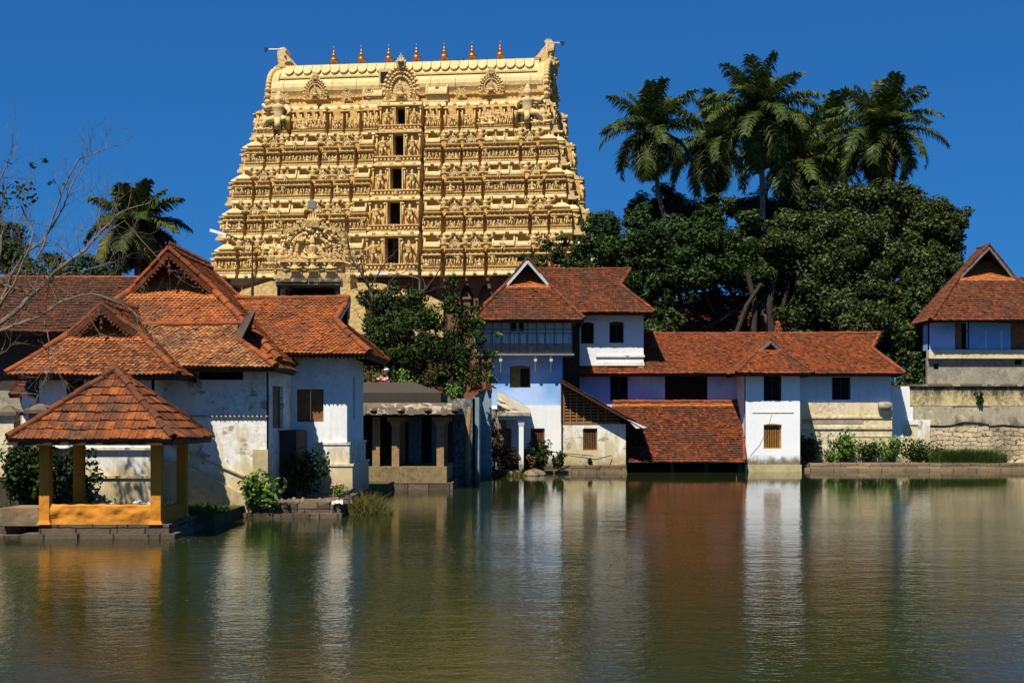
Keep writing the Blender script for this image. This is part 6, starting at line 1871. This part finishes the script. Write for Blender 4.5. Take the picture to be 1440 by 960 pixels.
bare_tree('bare_tree', 'leafless pale-barked tree reaching in from the left edge over the roofs and pavilion', P(-70, 700, 33.2),
    [([(-70,720),(-60,600),(-45,520),(-20,470)], .17),
     ([(-20,470),(20,440),(55,405),(85,375),(120,350),(150,318),(168,300)], .075),
     ([(-20,470),(0,430),(15,390),(35,355),(60,340),(85,300),(100,262)], .06),
     ([(55,360),(70,320),(85,275),(108,226),(138,214)], .035),
     ([(-20,470),(20,458),(55,445),(90,422),(130,412),(180,432),(225,470)], .05),
     ([(-20,440),(-5,380),(5,320),(-5,270),(10,230)], .05),
     ([(90,375),(130,338),(175,310),(230,372),(262,380)][:4], .02),
     ([(0,400),(40,410),(95,385),(150,372),(165,352)], .03),
     ([(-20,455),(20,400),(48,330),(30,290),(0,295)], .04),
     ([(62,450),(75,500),(62,540),(52,560)], .018), ([(90,422),(95,470),(60,520)], .014),
     ([(80,402),(110,420),(140,470),(185,478),(225,440)], .014)],
    33.2, 61, 'bark_grey', depth=3, tw=1.0, leaves=[(15,268,.32,26),(35,262,.25,18),(8,232,.16,8),(48,232,.10,8),(62,226,.10,8),(38,278,.3,20),(0,280,.3,22),(95,262,.12,8),(72,256,.12,7)])
def treeline():
    rg = np.random.default_rng(99); C = []
    for x in range(-150, 190, 5):
        h = 8.5 if -30 < x < 5 else 13.5
        for k in range(3): C.append((x+rg.uniform(-2, 2), 140+rg.uniform(-4, 4), rg.uniform(2, h), rg.uniform(3.0, 4.2)))
    o = np_mesh('distant_trees', foliage(C, 0.7, 1.6, rg, 8, 0.42), 4, M['leaf_mango'])
    tag(o, 'far belt of dark trees behind everything', 'trees', kind='stuff')
treeline()
bare_tree('bare_tree', 'dark leafless tree in front of the tower foot above the bushes', P(530, 520, 61),
    [([(530,520),(528,440),(520,405),(508,385),(495,365),(490,345)], .11), ([(520,405),(532,385),(545,365),(560,350)], .05),
     ([(508,385),(500,395),(492,380)], .03), ([(560,450),(580,420),(600,405),(615,385),(630,360)], .06), ([(600,405),(590,385),(575,372)], .03), ([(545,420),(548,395),(560,385),(585,378)], .04)],
    61, 62, 'bark', depth=3, tw=1.25)

# ------------------------------------------------------------------ shrubs, grass
GS = 'shrubs along the right bank'
shrub('leafy_shrub', 'bright green leafy bush on the stone ledge by the corner house', (-7.45, 37.9, 0.1), 0.78, 1.45, 0.17, 900, 'leaf_bright', 71, stems=9)
shrub('leafy_shrub', 'dark shrub in shade against the shuttered house wall', (-6.5, 40.2, 0.42), 1.0, 1.6, 0.15, 800, 'leaf_mango', 72, stems=8)
shrub('flowering_shrub', 'small bush with a few pink flowers at the foot of the buttress corner', (-5.45, 39.9, 0.42), 0.42, 0.55, 0.10, 320, 'leaf_bright', 73, stems=6)
shrub('garden_shrub', 'garden bush in shade between pavilion and front house', (-13.3, 36.0, 0.34), 1.5, 2.3, 0.17, 3000, 'leaf_mango', 74, stems=12)
shrub('garden_shrub', 'leafy bush seen between the left pavilion posts casting shade on the wall', (-12.35, 36.4, 0.34), 0.8, 1.95, 0.17, 1000, 'leaf_mid', 75, stems=8)
shrub('garden_shrub', 'bright bush under the pavilion eave at the left edge', (-13.4, 34.9, 0.5), 0.8, 1.6, 0.15, 900, 'leaf_mid', 75, stems=7)
for i, (px, Y, r, h, n, mm, lab) in enumerate(((1140,71.6,1.2,1.6,1300,'leaf_ficus','dark bush in the shadow right of the white window tower'), (1190,71.7,1.3,2.0,1600,'leaf_bright','tallest leafy bush against the yellowed wall'), (1222,71.8,1.0,1.4,800,'leaf_mid','low bush right of the tallest one'),
        (1252,71.7,1.1,1.8,1200,'leaf_bright','bush below the grey tank at the wall end'), (1290,71.9,1.3,1.4,1200,'leaf_mid','bush growing in front of the blocked door'), (1168,71.2,.6,.8,400,'leaf_bright','small tuft bush at the water left of the yellowed wall'), (1318,72.2,.6,.8,400,'leaf_mid','small bush at the start of the grass strip'))):
    shrub('leafy_shrub', lab, (X(px, Y), Y, 0.4), r, h, 0.17, n, mm, 80+i, GS, stems=8)
GP = 'plants by the ruined porch'
for i, (px, Y, r, h, n, mm, z, lab) in enumerate(((760,66.6,.95,1.75,1100,'leaf_mid',.1,'green bush before the barred window of the white wall'), (737,66.3,.7,1.2,600,'leaf_brown',.1,'reddish dry bush at the foot of the porch pillar'), (786,66.9,.45,1.2,420,'leaf_mid',.1,'small upright bush beside the drain pipe'),
        (712,65.4,.95,1.5,900,'leaf_brown',.1,'tangle of brown dry stems left of the porch'), (696,65.4,.8,3.0,1100,'leaf_brown',.2,'tall dry creeper on the porch side wall'), (830,67.85,.2,.4,60,'leaf_mid',.4,'tiny plant under the slatted house window'))):
    shrub('porch_shrub', lab, (X(px, Y), Y, z), r, h, 0.17, n, mm, 90+i, GP, stems=9)
GH = 'plants growing on the hall roof'
for i, (px, py, Y, r, h, n, mm, lab) in enumerate(((565,546,55,.55,1.0,260,'leaf_bright','bright green plant in the middle of the hall roof'), (512,538,54,.45,.9,160,'leaf_dry','yellowish plant on the hall roof by the orange roof end'), (586,544,55,.35,.35,90,'leaf_bright','small low plant right of the bright green one'),
        (527,540,54.5,.35,.8,90,'leaf_bright','thin tall plant on the hall roof'), (636,560,53.5,.55,.8,240,'leaf_bright','bright plant hanging at the right end of the hall roof'), (605,545,55.5,.6,1.2,260,'leaf_dry','brown dry bush on the right half of the hall roof'), (517,562,52.9,.25,.3,60,'leaf_mid','tiny plant sprouting on the hall eave'))):
    shrub('roof_plant', lab, P(px, py+3, Y), r, h, 0.13, n, mm, 110+i, GH, stems=7)
shrub('hall_plant', 'heart-leaved plant growing inside the hall beside the left pillar', P(542, 655, 53.6), 0.55, 1.5, 0.16, 260, 'leaf_mango', 120, stems=6)
shrub('wall_creeper', 'green creeper hanging down the blackened coping of the masonry wall', P(1377, 572, 72.85), 0.30, 1.15, 0.14, 240, 'leaf_mid', 121, stems=6)

rg0 = np.random.default_rng(5)
def grass(name, label, V, mat, kind='stuff'):
    o = np_mesh(name, V, 4, M[mat]); tag(o, label, 'grass', kind=kind); return o
grass('bank_grass', 'thick green grass strip on the right bank below the masonry wall', np.concatenate([blades((X(px, 71.3), 71.3, 0.35), 0.8, 0.55, 800, 1.0, rg0, 0.035) for px in range(1322, 1400, 9)]), 'grass')
grass('waterside_grass', 'grass tuft at the water right of the stone ledge with the bird', np.concatenate([blades((X(515, 39.6), 39.6, -0.05), 0.55, 0.9, 900, 0.85, rg0, 0.018, 0.5), blades((X(533, 39.4), 39.4, -0.05), 0.45, 0.5, 420, 0.35, rg0, 0.016, 0.9)]), 'grass_dry')
grass('lawn_grass', 'patchy grass behind the pavilion', np.concatenate([blades((-14.6+k*0.42, 35.4, 0.34), 0.5, 1.2, 360, 0.34, rg0, 0.018) for k in range(16)]), 'grass')
grass('mud_grass', 'low grass on the muddy shore by the porch', np.concatenate([blades((X(705, 64.4), 64.4, 0.0), 1.3, 0.6, 700, 0.35, rg0, 0.03), blades((X(690, 64.6), 64.6, 0.0), 0.9, 0.6, 300, 0.4, rg0, 0.03)]), 'grass_dry')
m = MB(); rnd_ = random.Random(4)
for k in range(26):
    x, y = X(rnd_.uniform(672, 760), 65.2), rnd_.uniform(64.4, 67.2); r = rnd_.uniform(.15, .5)
    m.lathe([(r*.9,-.2),(r,.0),(r*.7,.16*r+.1),(r*.2,.3*r+.12)], (x, y, 0.05), 7)
tag(m.build('rubble_bank', M['bank_light'], smooth=False), 'low bank of mud and rubble in front of the ruined porch', 'rubble', kind='stuff')
m = MB()
for k in range(34):
    x, y = rnd_.uniform(-7.4, -5.1), rnd_.uniform(38.0, 39.6); r = rnd_.uniform(.03, .09)
    m.lathe([(r*.9,-.03),(r,.0),(r*.6,r*.7),(r*.1,r*.9)], (x, y, 0.44), 6)
tag(m.build('ledge_rubble', M['bank_light']), 'loose rubble lying on the stone ledge', 'rubble', kind='stuff')

# litter and wrappers
for i, (x, y, z, s, lab) in enumerate(((-11.55, 36.3, .40, .28, 'crumpled white plastic sheet in the grass left behind the pavilion'), (-10.45, 36.4, .42, .34, 'rounded white plastic bag in the grass right behind the pavilion'), (-5.16, 37.98, .42, .17, 'white plastic bag draped over the end of the stone ledge below the crow'))):
    m = MB(); rr_ = random.Random(i)
    for k in range(6): m.lathe([(s*.2,-s*.1),(s*.5,0),(s*.4,s*.35),(s*.08,s*.5)], (x+rr_.uniform(-s,s)*.8, y+rr_.uniform(-.1,.1), z+rr_.uniform(-.05, .03)), 6, sx=rr_.uniform(.5,1.1))
    tag(m.build('plastic_bag', M['cloth_white']), lab, 'plastic bag')

# crow standing on the ledge end: body, wings, tail, bill, legs
def bird():
    x, y, z = X(491, 37.95), 37.95, 0.62
    t = root('crow', 'black crow perched on the right end of the stone ledge', 'bird', (x, y, z))
    b = MB()
    b.tube([(x-.20, y, z+.03), (x-.13, y, z+.07), (x-.04, y, z+.11), (x+.05, y, z+.16), (x+.10, y, z+.21), (x+.14, y, z+.25), (x+.18, y, z+.25)], [.012, .04, .068, .062, .042, .042, .02], 9)
    b.tube([(x+.17, y, z+.25), (x+.21, y, z+.24), (x+.245, y, z+.225)], [.02, .012, .003], 6)
    for s in (-1, 1): b.tube([(x+.0, y+s*.03, z+.07), (x+.01, y+s*.03, z-.0), (x+.04, y+s*.03, z-.02)], [.012, .008, .006], 5)
    b.build('body', M['bird_black'], t, smooth=True)
    for s in (-1, 1):
        w = MB(); w.add([(x+.06, y+s*.06, z+.19), (x-.02, y+s*.075, z+.06), (x-.20, y+s*.04, z+.01), (x-.24, y+s*.02, z+.04), (x-.1, y+s*.055, z+.14),
                         (x+.06, y+s*.045, z+.19), (x-.02, y+s*.06, z+.06), (x-.20, y+s*.025, z+.01), (x-.24, y+s*.005, z+.04), (x-.1, y+s*.04, z+.14)],
                        [(0,1,2,3,4), (9,8,7,6,5), (0,5,6,1), (1,6,7,2), (2,7,8,3), (3,8,9,4), (4,9,5,0)])
        w.build('wing', M['bird_black'], t)
bird()
m = MB(); x, y = X(490, 37.98), 38.0
m.taper(x-.16, x+.14, y-.13, y+.14, 0.42, 0.60, 0.8); 
tag(m.build('stone_block', M['bank']), 'small stone under the crow at the ledge end', 'stone block')

# flowers above the hall roof and on the flowering shrub
for i, (px, py, Y, lab) in enumerate(((533.5, 533, 54.5, 'small pink flower head on the hall roof, left one'), (542, 534, 54.5, 'wider pink flower cluster on the hall roof, right one'), (469, 683, 39.7, 'pink flower on the left of the bush by the buttress'), (476, 679, 39.8, 'pink flower topping the bush by the buttress'))):
    m = MB(); c = P(px, py, Y); rr_ = random.Random(i); R_ = 0.10 if Y > 50 else 0.05
    for k in range(7):
        a = k*0.9; m.lathe([(0.01,-R_*.4),(R_*.6,0),(R_*.3,R_*.5),(0.01,R_*.6)], (c[0]+math.cos(a)*R_*1.2, c[1]+math.sin(a)*R_*.6, c[2]+rr_.uniform(-R_, R_)), 6)
    m.tube([(c[0], c[1], c[2]-.6), c], 0.008, 4)
    tag(m.build('flower', M['flower']), lab, 'flower', 'pink flowers')

# ------------------------------------------------------------------ lamps, cameras
def street_lamp():
    Y = 58.0; x = X(355, Y)
    t = root('street_lamp', 'tall grey street lamp with a long arm in front of the tower left side', 'street lamp', (x, Y, 0.34))
    p = MB(); p.tube([(x, Y, 0.34), (x, Y, Z(385, Y)), ], [0.075, 0.065], 8); p.tube([(x, Y, Z(385, Y)), (x, Y, Z(342, Y))], [0.038, 0.03], 8)
    p.build('pole', M['bark_dark'], t)
    a = MB(); a.tube([(x, Y, Z(345, Y)), (X(352, Y), Y, Z(341, Y)), (X(336, Y), Y, Z(336, Y)), (X(318, Y), Y, Z(330, Y))], 0.028, 6); a.build('arm', M['bark_dark'], t)
    h = MB(); h.beam(P(319, 331, Y), P(296, 324, Y), 0.26, 0.13); h.build('lamp_head', M['lampw'], t)
street_lamp()
def street_lamp2():
    Y = 63.0; x = X(590, Y)
    t = root('street_lamp', 'street lamp whose pale head hangs before the tower doorway above the dark bushes', 'street lamp', (x, Y, 0.34))
    p = MB(); p.tube([(x, Y, 0.34), (x, Y, Z(392, Y))], [0.08, 0.05], 8); p.tube([(x, Y, Z(392, Y)), (X(575, Y), Y, Z(388, Y)), (X(546, Y), Y, Z(385, Y))], 0.03, 6); p.build('pole', M['metal'], t)
    h = MB(); h.beam(P(546, 385, Y), P(526, 385, Y), 0.24, 0.12); h.build('lamp_head', M['lampw'], t)
street_lamp2()
def globe():
    Y = 56.5; c = P(543.5, 520, Y)
    t = root('bowl_lamp', 'small white bowl lamp on a thin post above the hall roof', 'lamp', (c[0], Y, Z(560, Y)))
    p = MB(); p.tube([(c[0], Y, Z(560, Y)), (c[0], Y, c[2]-.08)], 0.02, 6); p.build('post', M['metal'], t)
    g = MB(); g.lathe([(0.03,-0.10),(0.08,-0.07),(0.125,0.0),(0.125,0.03),(0.07,0.06),(0.01,0.07)], c, 12); g.build('bowl', M['lampw'], t, smooth=True)
globe()
m = MB(); m.tube([P(523.5, 560, 56), P(523.5, 505, 56)], 0.018, 6); tag(m.build('thin_pole', M['metal']), 'thin upright pole left of the bowl lamp', 'pole')

def cctv(px0, px1, py0, py1, label):
    Y = 119.0 if px0 > 700 else 121.5
    t = root('security_camera', label, 'security camera', P((px0+px1)/2, py1, Y))
    b = MB(); side = 1 if px0 > 700 else -1
    xi, xo = (px0, px1) if side > 0 else (px1, px0)
    b.tube([P(xi, py1, Y), P(xi, py0, Y), P(xo, py0, Y)], 0.06, 5, True); b.tube([P(xi, py0+5, Y), P(xi+side*4, py0, Y)], 0.04, 5)
    b.build('bracket', M['white_board'], t)
    c = MB(); p = Vector(P(xo+side*4, py0-1, Y)); c.beam(p+Vector((-.2,0,0)), p+Vector((.2,0,0.0)), 0.14, 0.14); c.lathe([(.02,-.35),(.12,-.28),(.12,-.1),(.02,-.05)], p, 8); c.build('camera_body', M['black_metal'], t)
cctv(768, 787, 60.5, 74, 'security camera on a white bracket by the right horn of the tower')
cctv(378, 397, 69.5, 84, 'security camera on a white bracket by the left horn of the tower')
def lantern(px, py, Y, label, s=1.0):
    c = Vector(P(px, py, Y)); t = root('lantern', label, 'lantern', c)
    b = MB(); b.taper(c.x-.2*s, c.x+.2*s, c.y-.2*s, c.y+.2*s, c.z-.3*s, c.z+.15*s, 1.35); b.build('glass', M['ochre'], t)
    b = MB(); b.taper(c.x-.34*s, c.x+.34*s, c.y-.34*s, c.y+.34*s, c.z+.15*s, c.z+.34*s, 0.3); b.tube([(c.x, c.y, c.z-.5*s), (c.x, c.y, c.z-.3*s)], .05, 5); b.build('cap', M['black_metal'], t)
lantern(755, 87, 119.0, 'wall lantern beside the right horn of the tower', 1.2)
lantern(407, 93, 121.5, 'wall lantern beside the left horn of the tower', 1.2)
def floodlight(px, py, Y, label, s=1.0):
    c = Vector(P(px, py, Y)); t = root('floodlight', label, 'floodlight', c)
    b = MB(); b.taper(c.x-.36*s, c.x+.36*s, c.y-.25, c.y+.3, c.z-.32*s, c.z+.32*s, 0.9); b.build('housing', M['metal'], t)
    b = MB(); b.tube([(c.x+.1, c.y+.1, c.z-.3), (c.x+.1, c.y+.3, c.z-.7), (c.x+.1, c.y+.9, c.z-.8)], .05, 5); b.build('bracket', M['black_metal'], t)
floodlight(439, 288, 111.5, 'grey box floodlight sticking out of the tower left face')
m = MB(); c = Vector(P(563.5, 92, 115.5)); m.tube([c+Vector((0,0,-.5)), c+Vector((0,0,.25))], .05, 5); m.beam(c+Vector((-.25,0,.25)), c+Vector((.25,0,.25)), .12, .12); m.lathe([(.02,0),(.1,.04),(.02,.2)], c+Vector((-.2,0,.28)), 6); m.lathe([(.02,0),(.1,.04),(.02,.2)], c+Vector((.2,0,.28)), 6)
tag(m.build('security_camera', M['black_metal']), 'small black camera mount on top of the central flame medallion', 'security camera')

# thin lightning cable looping across the tower top is left to the moulding; pigeons on the ridge
pg = MB(); pg.tube([(-.22,0,.02),(-.12,0,.06),(.0,0,.12),(.10,0,.18),(.15,0,.23)], [.02,.07,.10,.07,.05], 7); pg.tube([(.15,0,.23),(.21,0,.21)], [.045,.008], 6)
pg.tube([(.0,.03,.05),(.0,.03,-.04)], .015, 4); pg.tube([(.0,-.03,.05),(.0,-.03,-.04)], .015, 4)
p0 = None
for i, (u, lab) in enumerate(((-6.9, 'pigeon on the tower ridge between the two leftmost finials, left bird'), (-6.4, 'pigeon on the tower ridge between the two leftmost finials, right bird'), (1.7, 'pigeon on the tower ridge just right of the fourth finial'), (4.2, 'pigeon on the tower ridge just left of the sixth finial'), (4.7, 'pigeon on the tower ridge close by the sixth finial'), (6.9, 'pigeon on the tower ridge left of the last finial'), (9.4, 'pigeon on the tower ridge right of the last finial'))):
    Q = GOP_C+Matrix.Rotation(GOP_RZ, 4, 'Z') @ Vector((u, -0.7, 36.44-GOP_C.z))
    if p0 is None: o = p0 = pg.build('pigeon', M['bird_black'], smooth=True)
    else: o = p0.copy(); COL.objects.link(o)
    o.location = Q; o.rotation_euler = (0, 0, i*1.3); tag(o, lab, 'bird', 'pigeons on the tower ridge')

# people half hidden behind the gate pillar
def person(x, y, z, h, shirt, label, rz=0.0, seated=False):
    t = root('person', label, 'person', (x, y, z), None, rz)
    b = MB(); k = h/1.7
    sc = lambda pts: [(a*k, b_*k, c*k) for a, b_, c in pts]
    b.tube(sc([(0,0,.90),(0,0,1.05),(0,0,1.25),(0,0,1.40),(0,0,1.46),(0,0,1.52)]), [q*k for q in (.15,.13,.17,.15,.06,.055)], 10)
    b.lathe([(.03*k,-.11*k),(.07*k,-.07*k),(.085*k,.0),(.075*k,.07*k),(.03*k,.11*k)], (0,0,1.62*k), 10)
    for s in (-1, 1):
        b.tube(sc([(s*.09,0,.92),(s*.10,-.02,.50),(s*.10,.02,.08),(s*.10,-.10,.03)]), [q*k for q in (.085,.06,.045,.03)], 8)
        b.tube(sc([(s*.17,0,1.40),(s*.23,.0,1.12),(s*.22,-.10,.88),(s*.22,-.13,.80)]), [q*k for q in (.05,.042,.03,.035)], 7)
    b.build('body', M['skin'], t, local=True, smooth=True)
    c = MB(); c.tube(sc([(0,0,.88),(0,0,1.05),(0,0,1.25),(0,0,1.41),(0,0,1.44)]), [q*k for q in (.165,.15,.185,.165,.08)], 10); c.build('shirt', M[shirt], t, local=True, smooth=True)
    hr = MB(); hr.lathe([(.088*k,.0),(.09*k,.05*k),(.06*k,.10*k),(.02*k,.125*k)], (0,.01*k,1.62*k), 10); hr.build('hair', M['hair'], t, local=True, smooth=True)
    l = MB()
    l.tube(sc([(0,0,.95),(0,0,.6),(0,0,.25)]), [q*k for q in (.165,.18,.19)], 10); l.build('wrap', M['white_board'], t, local=True, smooth=True)
person(X(3, 37.5), 37.4, 1.25, 1.68, 'cloth_red', 'person in a red top half hidden behind the cream gate pillar')
person(X(25, 37.8), 37.7, 1.15, 1.6, 'cloth_red', 'person in dark red between the gate pillar and the leaning white board')

fl = []; rgf = np.random.default_rng(8)
for (cx_, cy_, n_, sp_) in ((X(285, 30.6), 30.6, 14, .35), (X(80, 31.1), 31.1, 10, .5), (X(262, 31.0), 31.0, 8, .2), (X(150, 26.0), 26.0, 14, 2.5), (-4.0, 24.0, 14, 5.0), (3.0, 30.0, 14, 6.0), (X(1000, 66), 66.0, 14, 5.0), (X(1300, 67), 67.5, 16, 4.0), (X(360, 37), 37.0, 12, .8)):
    C_ = np.stack([cx_+rgf.normal(0, sp_, n_), cy_+rgf.normal(0, sp_*.35, n_), np.full(n_, 0.006)], 1)
    N_ = np.tile([0.02, 0.01, 1.0], (n_, 1)); N_ /= np.linalg.norm(N_, axis=1, keepdims=True)
    fl.append(leaf_quads(C_, N_, 0.07, rgf, 0.6))
o = np_mesh('floating_leaves', np.concatenate(fl), 4, M['palm_yellow']); tag(o, 'scattered yellow leaves floating on the pond', 'leaves', kind='stuff')
